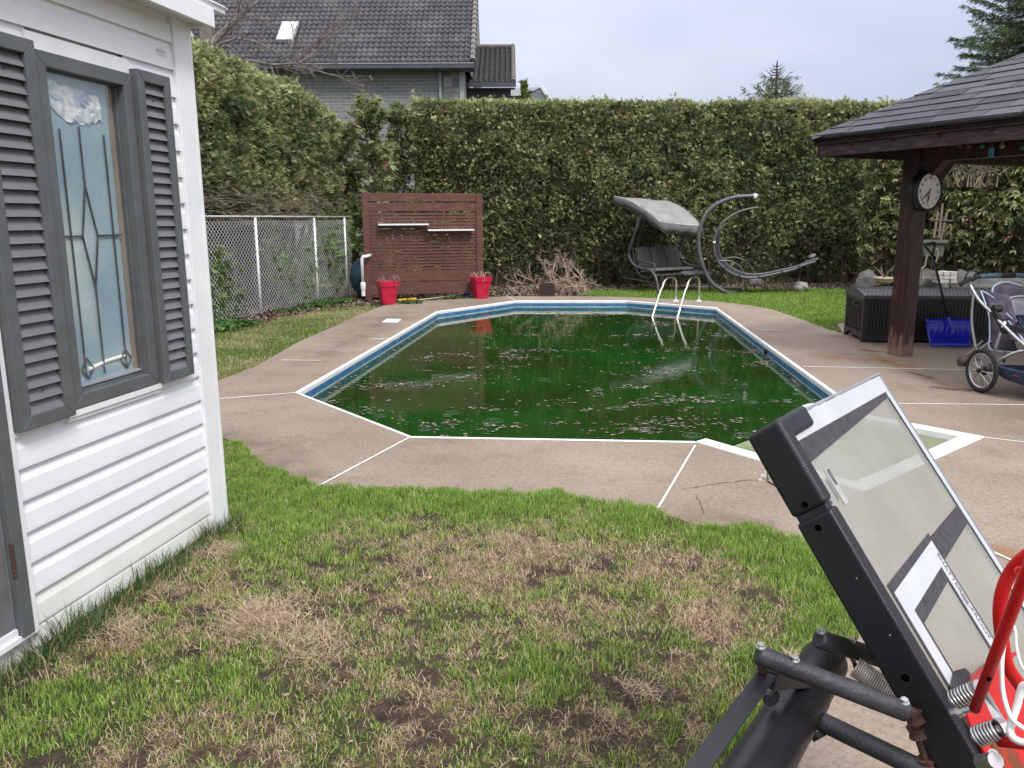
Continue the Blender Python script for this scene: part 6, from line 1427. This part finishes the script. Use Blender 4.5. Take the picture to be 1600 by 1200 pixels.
# small brake wheel and folding struts behind
MB().cyl(ST(-.03, -.26, .25), ST(.02, -.26, .25), .052, 18).build('small_wheel', mat('worn_brown_rubber', (.10, .075, .07), (.06, .045, .045), 20, .8), stt, smooth=True)
for s_ in (.05, .75):
    MB().tube([ST(s_, .03, R), ST(s_, .10, .50), ST(s_, .16, .68)], .014, 8).build('upright', alu, stt, smooth=True)
    MB().tube(smooth_pts([ST(s_-.01, -.34, .98), ST(s_, -.20, .84), ST(s_, -.02, .74), ST(s_, .10, .67), ST(s_+.02, .40, .50), ST(s_*.6+.14, .75, .30), ST(.40+(s_-.4)*.18, .98, R)], 4), .015, 8).build('main_tube', alu, stt, smooth=True)
    MB().tube(smooth_pts([ST(s_+.0, -.28, .92), ST(s_+.0, -.27, .66), ST(s_+.03, -.24, .45), ST(s_+.05, -.20, .33)], 4), .012, 7).build('rear_strut', alu, stt, smooth=True)
MB().tube(smooth_pts([ST(.06, .03, .25), ST(.14, .20, .40), ST(.30, .28, .44), ST(.62, .28, .44), ST(.74, .20, .40), ST(.78, .03, .25)], 4), .013, 7).build('seat_hoop', alu, stt, smooth=True)
MB().tube([ST(.05, -.28, .30), ST(.09, -.14, .46)], .010, 6).tube([ST(.10, -.28, .30), ST(.17, -.12, .47)], .010, 6).tube([ST(.02, -.30, .26), ST(.20, -.26, .26)], .012, 6).build('folding_strut', alu, stt)
MB().tube([ST(-.045, -.36, .96), ST(-.02, -.35, .99), ST(.05, -.34, 1.03)], .021, 8).tube([ST(-.02, -.35, .99), ST(.12, -.34, 1.04), ST(.22, -.34, 1.045)], .02, 8).build('handle_grip', black_rubber, stt, smooth=True)
MB().tube([ST(.14, -.34, 1.045), ST(.36, -.34, 1.05)], .024, 10).build('handle_foam', foam_blue, stt, smooth=True); MB().tube([ST(.36, -.34, 1.05), ST(.50, -.34, 1.05)], .026, 10).build('handle_centre', black_rubber, stt, smooth=True); MB().tube([ST(.50, -.34, 1.05), ST(.80, -.34, 1.03), ST(.86, -.36, .97)], .024, 10).build('handle_foam', foam_blue, stt, smooth=True)
for q in (0, .09):
    MB().tube(smooth_pts([ST(.0+q, -.35, 1.00), ST(-.01+q, -.33, 1.06), ST(.03+q, -.33, 1.10), ST(.10+q, -.33, 1.09), ST(.13+q, -.34, 1.07)], 4), .008, 6).build('brake_lever', black_plastic, stt, smooth=True)
def cloth(pts_grid, name, m, thick=.012, par=stt, seed=1, amp=.008):
    """pts_grid: rows of control points; bilinear patches with wrinkles"""
    rws = len(pts_grid); cl_ = len(pts_grid[0]); n = 6; H = (rws-1)*n+1; Wd = (cl_-1)*n+1; vs = []
    for i in range(H):
        for j in range(Wd):
            a, b = min(i//n, rws-2), min(j//n, cl_-2); u, v = i/n-a, j/n-b
            u2, v2 = u*u*(3-2*u), v*v*(3-2*v)
            p = pts_grid[a][b]*(1-u)*(1-v)+pts_grid[a+1][b]*u*(1-v)+pts_grid[a][b+1]*(1-u)*v+pts_grid[a+1][b+1]*u*v
            w = amp*(float(vnoise(np.array([i*1.0]), np.array([j*1.0+seed*9]), 3.0, seed, 2)[0])-.5)*2; vs.append(p+Z*w-sf_*w)
    mb = MB().add(vs, [(i*Wd+j, (i+1)*Wd+j, (i+1)*Wd+j+1, i*Wd+j+1) for i in range(H-1) for j in range(Wd-1)])
    o = mb.build(name, m, par, smooth=True); s2 = o.modifiers.new('t', 'SOLIDIFY'); s2.thickness = thick; return o, vs, Wd, H
def edge_piping(par, pts, r=.007): MB().tube(smooth_pts(pts, 4), r, 6).build('piping', lilac_pipe, par, smooth=True)
# side panel
g = [[ST(.10, -.22, .92), ST(.20, -.02, .90)], [ST(.08, -.08, .72), ST(.22, .08, .70)], [ST(.10, -.06, .52), ST(.18, .10, .55)], [ST(.12, -.05, .40), ST(.24, .12, .40)]]
o, *_ = cloth(g, 'side_panel', purple_fab, seed=2); edge_piping(o, [ST(.08, -.23, .92), ST(.07, -.08, .72), ST(.09, -.06, .52), ST(.11, -.05, .39), ST(.25, .13, .39)]); edge_piping(o, [ST(.09, -.22, .92), ST(.20, -.0, .78), ST(.24, .06, .66), ST(.14, .05, .74)])
for k in range(2):
    s0 = .17+k*.34; s1 = s0+.31
    g = [[ST(s0, -.20, .96), ST((s0+s1)/2, -.24, .985), ST(s1, -.20, .96)], [ST(s0+.0, -.10, .74), ST((s0+s1)/2, -.16, .74), ST(s1, -.10, .74)], [ST(s0, .02, .52), ST((s0+s1)/2, -.02, .50), ST(s1, .02, .52)], [ST(s0+.02, .28, .50), ST((s0+s1)/2, .28, .47), ST(s1, .28, .50)], [ST(s0+.03, .32, .32), ST((s0+s1)/2, .34, .30), ST(s1-.01, .32, .32)]]
    o, *_ = cloth(g, 'seat', purple_fab, seed=3+k, amp=.016)
    edge_piping(o, [ST(s0-.01, -.02, .70), ST(s0-.01, -.14, .84), ST(s0+.01, -.20, .95), ST((s0+s1)/2, -.24, .995), ST(s1, -.20, .96)], .009)
    edge_piping(o, [ST(s0+.01, .02, .68), ST(s0+.0, .28, .50), ST(s0+.03, .33, .33), ST((s0+s1)/2, .35, .295), ST(s1, .33, .34)], .008)
    g = [[ST(s0+.08, -.06, .86), ST(s1, -.06, .87)], [ST(s0+.07, -.02, .78), ST(s1, -.02, .78)], [ST(s0+.08, .0, .71), ST(s1, .0, .72)]]
    o, *_ = cloth(g, 'lap_pocket', mat('grey_pocket_fabric', (.22, .22, .25), (.15, .14, .18), 9, .5), seed=6+k); edge_piping(o, [ST(s1, -.05, .88), ST(s0+.08, -.05, .87), ST(s0+.06, .0, .78), ST(s0+.08, .02, .71)])
    for q in range(3): MB().tube(smooth_pts([ST(s0+.10+q*.05, -.02, .70), ST(s0+.13+q*.03, .08, .62), ST(s0+.12+q*.05, .15, .53)], 3), .012, 5).build('harness_strap', navy_fab, stt, smooth=True)
# black joint bracket and folding plates
for s_ in (.06, .76):
    MB().bar(ST(s_-.03, .02, .76), ST(s_+.02, .14, .60), .035, .05).bar(ST(s_, .10, .64), ST(s_+.14, .24, .60), .03, .05).cyl(ST(s_-.04, .03, .78), ST(s_+.04, .03, .78), .035, 12).cyl(ST(s_-.03, .16, .60), ST(s_+.03, .16, .60), .032, 12).build('folding_joint', black_plastic, stt, bevel=.006)
MB().tube([ST(.20, .26, .60), ST(.40, .33, .63), ST(.8, .3, .62)], .016, 8).build('front_bar', alu, stt, smooth=True)
g = [[ST(.04, .02, .27), ST(.40, .05, .25), ST(.76, .02, .27)], [ST(.10, .16, .17), ST(.40, .2, .10), ST(.7, .16, .17)], [ST(.16, .5, .12), ST(.40, .5, .075), ST(.64, .5, .12)], [ST(.30, .82, .26), ST(.40, .84, .24), ST(.5, .82, .26)]]
o, *_ = cloth(g, 'basket', navy_fab, seed=9, amp=.01); g = [[ST(.04, .02, .27), ST(.10, .45, .26), ST(.30, .82, .28)], [ST(.10, .16, .17), ST(.16, .5, .12), ST(.30, .82, .24)]]; o2, *_ = cloth(g, 'basket_side', navy_fab, seed=10, par=o, amp=.006)
MB().slab(ST(.10, .27, .205), sf_*.07+ss*.012, Z*.04, -ss*.006).build('red_label', mat('red_fabric_label', (.35, .05, .06)), o)
MB().tube([ST(.13, .10, .44), ST(.135, .10, .34)], .004, 5).lathe([(0, .29), (.012, .3), (.01, .33), (0, .345)], ST(.135, .10, 0), 8).build('cord_toggle', black_rubber, stt)

# ================================================================== GARDEN ITEMS BEHIND THE BOX
def low_pot(px, py, Yd, R, label):
    p = Y(px, py, Yd); zz = p.z; o = thing('clay_bowl', (p.x, p.y, 0), label, 'plant pot')
    MB().lathe([(0, 0), (R*.95, 0), (R, zz-.10)], V3(p.x, p.y, -.04), 20).build('plinth', stone_m, o)
    MB().lathe([(0, -.10), (R*.75, -.10), (R*.95, -.05), (R*.97, -.025), (R*1.06, -.02), (R*1.06, .01), (R*.95, .012), (R*.93, -.015), (0, -.02)], V3(p.x, p.y, zz), 28).build('bowl', terracotta, o, smooth=True)
    tm = MB(); r = random.Random(3)
    for i in range(9):
        a = r.uniform(0, 6.28); tm.tube([V3(p.x, p.y, zz), p+V3(math.cos(a)*.1, math.sin(a)*.1, .12), p+V3(math.cos(a)*.2, math.sin(a)*.2, r.uniform(.1, .26))], [.01, .006, .003], 4)
    tm.build('dead_stem', twig_m, o)
low_pot(1381, 434, 14.4, .165, 'wide pale clay bowl with dead stems behind the storage box, left of the gazebo post')
rock(1356, 425, .26, .34, 'large dark grey boulder behind the clay bowl under the hedge', Yd=17.0, seed=5)
# boulder wall right of the post
for i, (x, y, w, h, sd3) in enumerate(((1443, 436, .34, .37, 7), (1466, 440, .22, .30, 8), (1506, 438, .34, .36, 9), (1545, 436, .42, .30, 10), (1585, 434, .42, .28, 11))):
    rock(x, y, w, h, ('big grey boulder just right of the gazebo post, behind the shovel shaft', 'smaller grey boulder between the shovel shaft and the stacked blocks', 'rounded grey boulder right of the stacked pale blocks', 'dark boulder behind the stroller handlebar hooks', 'dark boulder behind the stroller foam handle')[i], Yd=15.8, m=stone_m, seed=sd3)
bl = thing('block_stack', tuple(Y(1477, 440, 15.4)), 'stack of pale concrete garden blocks behind the shovel and storage box', 'concrete blocks'); r = random.Random(2)
for j in range(3):
    for i in range(3):
        p = Y(1464+i*10.5+r.uniform(-1, 1), 440-j*6.2, 15.3); MB().slab(p+V3(.0, 0, -.03), V3(.118, 0, 0), V3(0, .2, r.uniform(-.01, .01)), Z*.066).build('block', cement_m if (i+j) % 3 else mat('whiter_block', (.42, .42, .40)), bl, bevel=.006)
# trellis
tr_ = thing('wooden_trellis', tuple(Y(1462, 425, 15.9)), 'small weathered fan trellis leaning against the hedge right of the gazebo post', 'trellis'); tw_ = mat('weathered_trellis_wood', (.20, .155, .12), (.14, .11, .085), 9, .9)
for (xa, ya, xb, yb) in ((1466, 331, 1459, 372), (1473, 318, 1467, 372), (1480, 331, 1470, 374)): MB().bar(Y(xa, ya, 16.0), Y(xb, yb, 15.9), .035, .02).build('upright', tw_, tr_)
for (xa, ya, xb, yb) in ((1457, 343, 1489, 345), (1456, 359, 1478, 361)): MB().bar(Y(xa, ya, 15.96), Y(xb, yb, 15.94), .03, .02).build('rail', tw_, tr_)
# grey trough on legs with bentwood handles
gb = thing('grey_planter', tuple(Y(1463, 400, 15.6)), 'dull green-grey box planter below the trellis, behind the shovel grip', 'planter')
q0, q1, q2, q3 = Y(1441, 377, 15.6), Y(1477, 377, 15.6), Y(1474, 401, 15.6), Y(1444, 401, 15.6)
MB().prism([q0, q1, q2, q3], V3(0, .35, 0)).build('body', mat('dull_green_grey', (.075, .085, .07), (.055, .062, .05), 6, .7), gb, bevel=.01); MB().bar(q0+V3(-.03, -.02, 0), q1+V3(.03, -.02, 0), .05, .06).build('rim', mat('dull_green_grey_rim', (.10, .11, .095)), gb)
ch = thing('cane_chair_frame', tuple(Y(1450, 425, 15.2)), 'thin bentwood frame showing beside the shovel grip, below the grey planter', 'chair frame'); cm_ = mat('pale_bent_cane', (.33, .26, .19), (.24, .18, .13), 8, .7)
MB().tube(smooth_pts([Y(1449, 398, 15.2), Y(1446, 410, 15.2), Y(1445, 416, 15.2), Y(1440, 419, 15.2)], 4), .013, 6).tube(smooth_pts([Y(1463, 388, 15.2), Y(1466, 395, 15.2), Y(1464, 404, 15.2), Y(1461, 413, 15.2)], 4), .013, 6).tube([Y(1461, 413, 15.2), Y(1461, 440, 15.3)], .013, 6).tube([Y(1440, 419, 15.2), Y(1440, 440, 15.3)], .013, 6).build('bent_legs', cm_, ch)

# ================================================================== BASKETBALL HOOP LYING ON ITS SIDE
F0 = D(1210, 664, 1.5); F1 = D(1372, 585, 2.04)
Wv = (F1-F0); HB = Wv.length; Wv.normalize(); cs = Vector((.4257, -.8613, -.2772)); Vv = (RT*cs.x+UP*cs.y+FW*cs.z).normalized(); Nv = Wv.cross(Vv).normalized()
if Nv.dot(FW) > 0: Nv = -Nv
LB = 1.12
hoop = thing('basketball_hoop', tuple(V3(*(F0+Wv*.3+Vv*.5).xy, 0)), 'tipped-over basketball hoop with clear backboard, black pole and red rim bracket, nearest object', 'basketball hoop')
def B(a, b, n=0): return F0+Wv*a+Vv*b+Nv*n
def BS(a0, a1, b0, b1, n0, n1, name, m, par=None, bevel=0): return MB().slab(B(a0, b0, n0), Wv*(a1-a0), Vv*(b1-b0), Nv*(n1-n0)).build(name, m, par or hoop, bevel=bevel)
# clear dirty panel
cg = bpy.data.materials.new('dirty_clear_acrylic'); cg.use_nodes = True; t = cg.node_tree; b = t.nodes['Principled BSDF']; o_ = t.nodes['Material Output']
b.inputs['Base Color'].default_value = (.38, .38, .35, 1); b.inputs['Roughness'].default_value = .25; b.inputs['Specular IOR Level'].default_value = .5
tcn = N(t, 'ShaderNodeTexCoord'); n1 = N(t, 'ShaderNodeTexNoise'); n1.inputs['Scale'].default_value = 4; n1.inputs['Detail'].default_value = 7; t.links.new(tcn.outputs['Object'], n1.inputs['Vector'])
vo = N(t, 'ShaderNodeTexVoronoi'); vo.inputs['Scale'].default_value = 150; t.links.new(tcn.outputs['Object'], vo.inputs['Vector'])
bp = N(t, 'ShaderNodeBump'); bp.inputs['Strength'].default_value = .12; bp.inputs['Distance'].default_value = .001; t.links.new(vo.outputs['Distance'], bp.inputs['Height']); t.links.new(bp.outputs[0], b.inputs['Normal'])
mr = N(t, 'ShaderNodeMapRange'); mr.inputs[1].default_value = .35; mr.inputs[2].default_value = .7; mr.inputs[3].default_value = .38; mr.inputs[4].default_value = .64; t.links.new(n1.outputs['Fac'], mr.inputs[0])
tr = N(t, 'ShaderNodeBsdfTransparent'); tr.inputs[0].default_value = (.80, .80, .76, 1); ms = N(t, 'ShaderNodeMixShader'); t.links.new(mr.outputs[0], ms.inputs[0]); t.links.new(tr.outputs[0], ms.inputs[1]); t.links.new(b.outputs[0], ms.inputs[2]); t.links.new(ms.outputs[0], o_.inputs[0])
BS(.02, HB-.003, .004, LB, -.004, 0, 'backboard_panel', cg)
# printed border, on the panel
BS(.03, HB-.004, .004, .046, .0006, .0016, 'printed_border', board_grey); BS(HB-.030, HB-.004, .0465, LB, .0006, .0016, 'printed_border', board_grey)
bb_ = MB(); bb_.prism([B(.034, .047, .0008), B(HB-.033, .047, .0008), B(HB-.033, .060, .0008), B(.034, .092, .0008)], Nv*.0012); bb_.build('printed_band', band_black, hoop)
BS(HB-.038, HB-.0305, .062, LB, .0008, .0018, 'printed_band', band_black)
# edge trim of the panel
BS(.02, HB, -.004, .002, -.02, .003, 'edge_trim', alu); BS(HB-.002, HB+.004, -.004, LB, -.02, .003, 'edge_trim', alu)
# steel frame behind the panel
BS(.03, .10, .045, .085, -.03, -.006, 'frame_tube', dull_black); 
MB().prism([B(.3935, .350, .0008), B(HB-.0385, .354, .0008), B(HB-.0385, .398, .0008), B(.3935, .402, .0008)], Nv*.0011).build('printed_band', band_black, hoop)
# shooter's square: black outline, white band
q = [(.385, .356), (.385, LB), (.352, LB), (.352, .406), (.113, .412), (.113, .80), (.075, .80), (.075, .360)]
def poly_ab(pts, n0, n1, name, m): return MB().prism([B(a, b, n0) for a, b in pts], Nv*(n1-n0)).build(name, m, hoop)
poly_ab([(.393, .342), (.393, LB), (.385, LB), (.385, .356), (.075, .360), (.075, .80), (.066, .80), (.066, .342)], .0008, .0018, 'square_outline', band_black)
poly_ab([(.385, .356), (.385, LB), (.352, LB), (.352, .404), (.113, .408), (.113, .80), (.075, .80), (.075, .360)], .0009, .0020, 'shooter_square', board_grey)
poly_ab([(.352, .404), (.352, LB), (.343, LB), (.343, .432), (.122, .436), (.122, .80), (.113, .80), (.113, .408)], .0008, .0018, 'square_outline', band_black)
letter = mat('faded_black_lettering', (.10, .10, .11))
text_mesh('SHATTER', .021, letter, hoop, B(.3725, .425, .0022), Vv, Wv, 'lettering', .0003); text_mesh('PROOF', .021, letter, hoop, B(.3725, .535, .0022), Vv, Wv, 'lettering', .0003)
el = MB(); n = 24
for i in range(n):
    a, c = 2*math.pi*i/n, 2*math.pi*(i+1)/n; el.poly([B(.3705+.011*math.cos(a), .481+.019*math.sin(a), .0023), B(.3705+.011*math.cos(c), .481+.019*math.sin(c), .0023), B(.3705+.0092*math.cos(c), .481+.017*math.sin(c), .0023), B(.3705+.0092*math.cos(a), .481+.017*math.sin(a), .0023)])
el.build('printed_oval', letter, hoop)
for k in range(3): BS(.3655+k*.0035, .3672+k*.0035, .470, .492, .0020, .0025, 'logo_line', letter)
MB().slab(B(.090, .115, .0006), Wv*.022, Vv*.075, Nv*.0008).build('sticker', mat('grey_sticker', (.28, .28, .285), (.36, .36, .36), 30, .5), hoop); MB().slab(B(.098, .118, .0015), Wv*.012, Vv*.033, Nv*.0006).build('sticker_print', mat('dark_sticker_print', (.09, .085, .09)), hoop)
for k in range(2): MB().slab(B(.078-k*.006, .128+k*.004, .0015), Wv*.0014, Vv*.045, Nv*.0004).build('sticker_text', letter, hoop)
# moulded rail: corner piece with lip, then the long rail
T = .062
cpz = MB(); cpz.prism([B(-.002, -.006, -T), B(.150, -.012, -T), B(.150, .034, -T), B(.036, .036, -T), B(.036, .165, -T), B(-.002, .165, -T)], Nv*(T+.012)); cpz.build('corner_guard', wet_black, hoop, bevel=.009, bseg=4)
rl_ = MB().slab(B(-.002, .176, -T), Wv*.037, Vv*(LB-.176), Nv*(T+.011)); rl_.build('edge_rail', wet_black, hoop, bevel=.006, bseg=3)
BS(.004, .03, .160, .182, -T+.006, .004, 'rail_liner', black_plastic)
MB().slab(B(.024, .166, -.012), Wv*.012, Vv*.006, Nv*.022).build('bright_shim', alu, hoop)
for bb2, nn2, r2 in ((.150, -.026, .0065), (.196, -.026, .0065), (.476, -.026, .0075)):
    MB().lathe([(r2, 0), (r2, .0012), (r2*.7, .0013), (0, .0006)], B(-.002, bb2, nn2), 16, axis=-Wv).build('bolt_hole', mat('hole_black', (.002, .002, .002), rough=1, spec=0) if bb2 < .151 else bpy.data.materials['hole_black'], hoop); MB().lathe([(r2*1.3, 0), (r2*1.3, .0009), (r2, .0010)], B(-.002, bb2, nn2), 16, axis=-Wv).build('hole_collar', black_plastic, hoop)
for a, b2 in ((.0, .30), (-.0, .405)): MB().lathe([(.0016, 0), (.0013, .0012), (0, .0016)], B(-.002, b2+.0, -.012), 8, axis=-Wv).build('water_drop', alu, hoop)
# pole
PA, PB_ = D(1288, 1034, 1.66), D(1185, 1200, 1.34); pd = (PB_-PA)
pole = MB().tube([PA-pd*.02, PA, PA+pd*.35, PA+pd*.352, PA+pd*4.6], [.040, .046, .046, .048, .048], 36).build('pole', wet_black, hoop); smooth_angle(pole)
MB().cyl(PA-pd*.045, PA+pd*.01, .038, 20).build('pole_cap', black_plastic, hoop)
pe = PA+pd*4.5
MB().bar(pe, V3(pe.x-.15, pe.y-.25, .0), .09, .09).build('pole_base_leg', wet_black, hoop)
# parallel arms
def arm(p, q, r_, name='arm'):
    o = MB().tube([p, q], r_, 20).build(name, dull_black, hoop, bevel=.004); smooth_angle(o); return o
def bolt(p, ax, r_=.011, par=hoop):
    MB().tube([p, p+ax*.007], r_, 6).lathe([(r_*1.35, -.001), (r_*1.35, .0015), (0, .0015)], p, 14, axis=ax).build('bolt', zinc, par)
upn = (UP*.9-FW*.35).normalized()
A1, A1b = D(1182, 1022, 1.34), D(1418, 1113, 1.33); arm(A1, A1b, .0165)
A2, A2b = D(1278, 998, 1.50), D(1420, 1042, 1.56); arm(A2, A2b, .0175)
A3, A3b = D(1272, 1122, 1.50), D(1480, 1222, 1.36); arm(A3, A3b, .0175)
for p, q, tt in ((A1, A1b, .02), (A1, A1b, .245), (A1, A1b, .965), (A2, A2b, .02), (A2, A2b, .34)):
    c = p.lerp(q, tt); bolt(c+upn*.0165, upn, .0062)
MB().bar(D(1276, 1150, 1.49), D(1284, 1146, 1.48), .03, .012).build('arm_clip', dull_black, hoop)
# channel lever at the left
ch_a, ch_b = D(1199, 1052, 1.36), D(1072, 1225, 1.10); chd = (ch_b-ch_a).normalized(); chs = chd.cross(upn).normalized()
MB().bar(ch_a, ch_b, .030, .004, up=upn).bar(ch_a+chs*.013-upn*.014, ch_b+chs*.013-upn*.014, .004, .030, up=upn).build('lever_channel', wet_black, hoop, bevel=.001)
MB().bar(D(1203, 1062, 1.37), D(1262, 1060, 1.50), .022, .03).build('lever_link', wet_black, hoop, bevel=.002)
MB().tube([D(1187, 1035, 1.35), D(1193, 1052, 1.36)], .007, 8).build('pivot_bolt', rust_m, hoop)
MB().lathe([(.0, -.012), (.011, -.012), (.013, 0), (.011, .012), (0, .012)], D(1205, 1090, 1.42), 14, axis=Wv).build('pivot_nut', dull_black, hoop)
# return springs
for (x0, y0, x1, y1, d0, d1, R_s, tn) in ((1336, 1042, 1416, 1098, 1.50, 1.46, .0175, 24), (1347, 1070, 1412, 1100, 1.60, 1.56, .012, 24)):
    MB().helix(D(x0, y0, d0), D(x1, y1, d1), R_s, .0019, tn, 5, 14).build('return_spring', grey_spring, hoop, smooth=True)
MB().tube([D(1328, 1022, 1.64), D(1336, 1038, 1.62)], .005, 6).tube([D(1336, 1040, 1.62), D(1346, 1066, 1.69)], .005, 6).build('spring_hook', rust_m, hoop)
MB().bar(D(1312, 1060, 1.66), D(1345, 1072, 1.72), .03, .012).build('spring_bracket', dull_black, hoop)
# adjuster rod under the rail
MB().tube([D(1425, 1110, 1.36), D(1432, 1140, 1.38), D(1448, 1190, 1.38), D(1456, 1215, 1.38)], .0075, 10).build('adjuster_rod', rust_m, hoop, smooth=True)
for x, y, dd, rr2 in ((1429, 1120, 1.37, .015), (1433, 1143, 1.38, .016), (1450, 1192, 1.38, .017)): MB().lathe([(0, -.009), (rr2, -.009), (rr2*.8, 0), (rr2, .009), (0, .009)], D(x, y, dd), 12, axis=(D(1450, 1190, 1.38)-D(1430, 1130, 1.38)).normalized()).build('rod_collar', rust_m, hoop)
MB().bar(D(1438, 1138, 1.42), D(1470, 1180, 1.46), .04, .006, up=Nv).build('rod_plate', dull_black, hoop)
# red rim bracket
rbx = hoop
poly_r = [(.115, .545), (.145, .52), (.31, .50), (.335, .66), (.33, .95), (.0, .95), (.0, .60), (.05, .56)]
br_ = [B(.058, .535, .014), B(.280, .575, .014), B(.31, .60, .014), B(.32, .95, .014), B(.02, .95, .014), B(.02, .60, .014)]
MB().prism(br_, Nv*.005).build('rim_bracket', red_paint, hoop, bevel=.001)
MB().prism([B(.058, .535, .019), B(.280, .575, .019), B(.280, .580, .019), B(.058, .540, .019)], Nv*.045).build('bracket_flange', red_paint, hoop, bevel=.001)
MB().prism([B(.040, .535, .006), B(.115, .525, .006), B(.125, .538, .006), B(.052, .565, .006)], Nv*.020).build('bracket_clip', dull_black, hoop)
MB().prism([B(.045, .64, .0195), B(.085, .61, .0195), B(.13, .68, .0195), B(.12, .80, .0195), B(.06, .85, .0195), B(.03, .72, .0195)], Nv*.002).build('rust_patch', rusty, hoop)
# breakaway springs
def bspring(x0, y0, x1, y1, d, R_s, n_):
    a, c = D(x0, y0, d), D(x1, y1, d-.02); MB().helix(a, c, R_s, .0024, n_, 6, 16).build('breakaway_spring', zinc, hoop, smooth=True); MB().cyl(a.lerp(c, -.1), c.lerp(a, -.35), .0075, 10).build('spring_bolt', zinc, hoop)
bspring(1489, 1095, 1523, 1080, 1.30, .0135, 7); bspring(1525, 1152, 1560, 1140, 1.22, .0135, 7)
MB().cyl(D(1522, 1081, 1.285), D(1533, 1077, 1.275), .0155, 16).cyl(D(1560, 1141, 1.20), D(1572, 1138, 1.20), .0165, 16).build('spring_seat', zinc, hoop)
MB().tube([D(1486, 1114, 1.30), D(1518, 1106, 1.28)], .0062, 8).cyl(D(1496, 1112, 1.295), D(1504, 1110, 1.29), .0095, 6).build('bolt', zinc, hoop)
MB().prism([D(1534, 1086, 1.265), D(1541, 1083, 1.26), D(1560, 1115, 1.23), D(1579, 1146, 1.20), D(1572, 1158, 1.20), D(1562, 1146, 1.21), D(1548, 1110, 1.25)], Nv*.004).build('spring_strap', zinc, hoop, bevel=.001)
MB().cyl(D(1533, 1192, 1.20), D(1556, 1188, 1.17), .012, 12).cyl(D(1545, 1203, 1.2), D(1552, 1176, 1.18), .007, 8).build('lower_bolt', zinc, hoop)
MB().tube([D(1566, 1200, 1.22), D(1548, 1212, 1.22)], .012, 8).build('rusty_nut', rust_m, hoop)
# rim tubes
MB().tube([D(1523, 1108, 1.22), D(1560, 1010, 1.13), D(1600, 905, 1.05), D(1650, 780, .97)], [.0078, .0082, .0082, .0082], 14).build('rim_brace', red_paint, hoop, smooth=True)
MB().lathe([(.0036, 0), (.0036, .0006), (0, .0006)], D(1540, 1058, 1.157)-FW*.0078, 12, axis=-FW).build('brace_hole', bpy.data.materials['hole_black'], hoop)
rim = smooth_pts([D(1610, 1095, 1.24), D(1592, 1068, 1.23), D(1574, 1040, 1.22), D(1566, 1000, 1.21), D(1562, 960, 1.20), D(1566, 925, 1.19), D(1580, 893, 1.18), D(1602, 870, 1.16), D(1640, 850, 1.13), D(1700, 850, 1.08)], 4)
MB().tube(rim, .0095, 14).build('rim', red_paint, hoop, smooth=True)
MB().tube([D(1562, 1158, 1.20), D(1640, 1166, 1.13)], .0085, 12).build('lower_brace', red_paint, hoop, smooth=True)
for (x, y, d_) in ((1592, 893, 1.15), (1579, 983, 1.18)):
    c = D(x, y, d_); MB().tube([c+(RT*math.cos(k/10*6.28)+UP*math.sin(k/10*6.28))*.0062 for k in range(10)], .0017, 6, closed=True).build('net_loop', red_paint if x > 1585 else zinc, hoop)
net = thing('basketball_net', tuple(D(1590, 1100, 1.16)), 'loose white net cord dangling from the red hoop rim', 'net')
MB().tube(smooth_pts([D(1574, 993, 1.175), D(1568, 1010, 1.17), D(1565, 1040, 1.165), D(1567, 1080, 1.16), D(1578, 1118, 1.15), D(1595, 1135, 1.14), D(1620, 1148, 1.13)], 5), .0034, 8).build('cord', white_cord, net, smooth=True)
MB().tube(smooth_pts([D(1610, 1160, 1.13), D(1592, 1158, 1.14), D(1580, 1148, 1.15), D(1580, 1130, 1.155), D(1590, 1100, 1.155), D(1598, 1072, 1.15), D(1612, 1070, 1.14)], 5), .0052, 8).build('cord', white_cord, net, smooth=True)
MB().tube(smooth_pts([D(1576, 985, 1.175), D(1583, 978, 1.17), D(1587, 990, 1.165), D(1588, 1010, 1.16), D(1596, 1040, 1.15), D(1612, 1060, 1.14)], 5), .0022, 6).build('cord', white_cord, net, smooth=True)

for o in list(bpy.data.objects):
    if o.type == 'MESH' and o.parent is None and 'kind' not in o and 'label' not in o: o['kind'] = 'structure'

# small litter that keeps the lawn and deck from looking swept
xs = RNG.uniform(-2, 1.7, 260); ys = RNG.uniform(1.9, 5.6, 260); k = inside(xs, ys, lawn_poly)
flakes(np.stack([xs, ys], 1)[k], .012, .006, .016, [(.20, .13, .08), (.30, .22, .15), (.08, .05, .035)], 'lawn_leaf_bits', debris_m, 'small brown leaf scraps scattered over the foreground lawn', 'leaf litter', .015)
xs = RNG.uniform(-3.2, 9, 900); ys = np.concatenate([RNG.uniform(4.3, 9, 450), RNG.uniform(5, 18, 450)]); dpoly = [(p.x, p.y) for p in deck_out]; k = inside(xs, ys, dpoly) & ~inside(xs, ys, [(p.x, p.y) for p in hole])
near = distpoly(xs, ys, [(p.x, p.y) for p in lawn_edge+left_edge+back_edge]); k &= (RNG.random(900) < np.where(near < .35, 1, .22))
flakes(np.stack([xs, ys], 1)[k], .003, .003, .011, [(.10, .07, .05), (.05, .035, .03), (.16, .12, .08)], 'deck_grit', debris_m, 'dark specks of dirt and leaf lying on the concrete pool deck', 'dirt', .004)
GR = {'rock': 'boulders in the planting bed behind the pool', 'spruce_tree': 'spruces beyond the hedge', 'cedar_tree': 'thin cedars in the back left corner', 'cedar_hedge': 'cedar hedges round the garden'}
for o in bpy.data.objects:
    b_ = o.name.split('.')[0]
    if o.parent is None and b_ in GR: o['group'] = GR[b_]
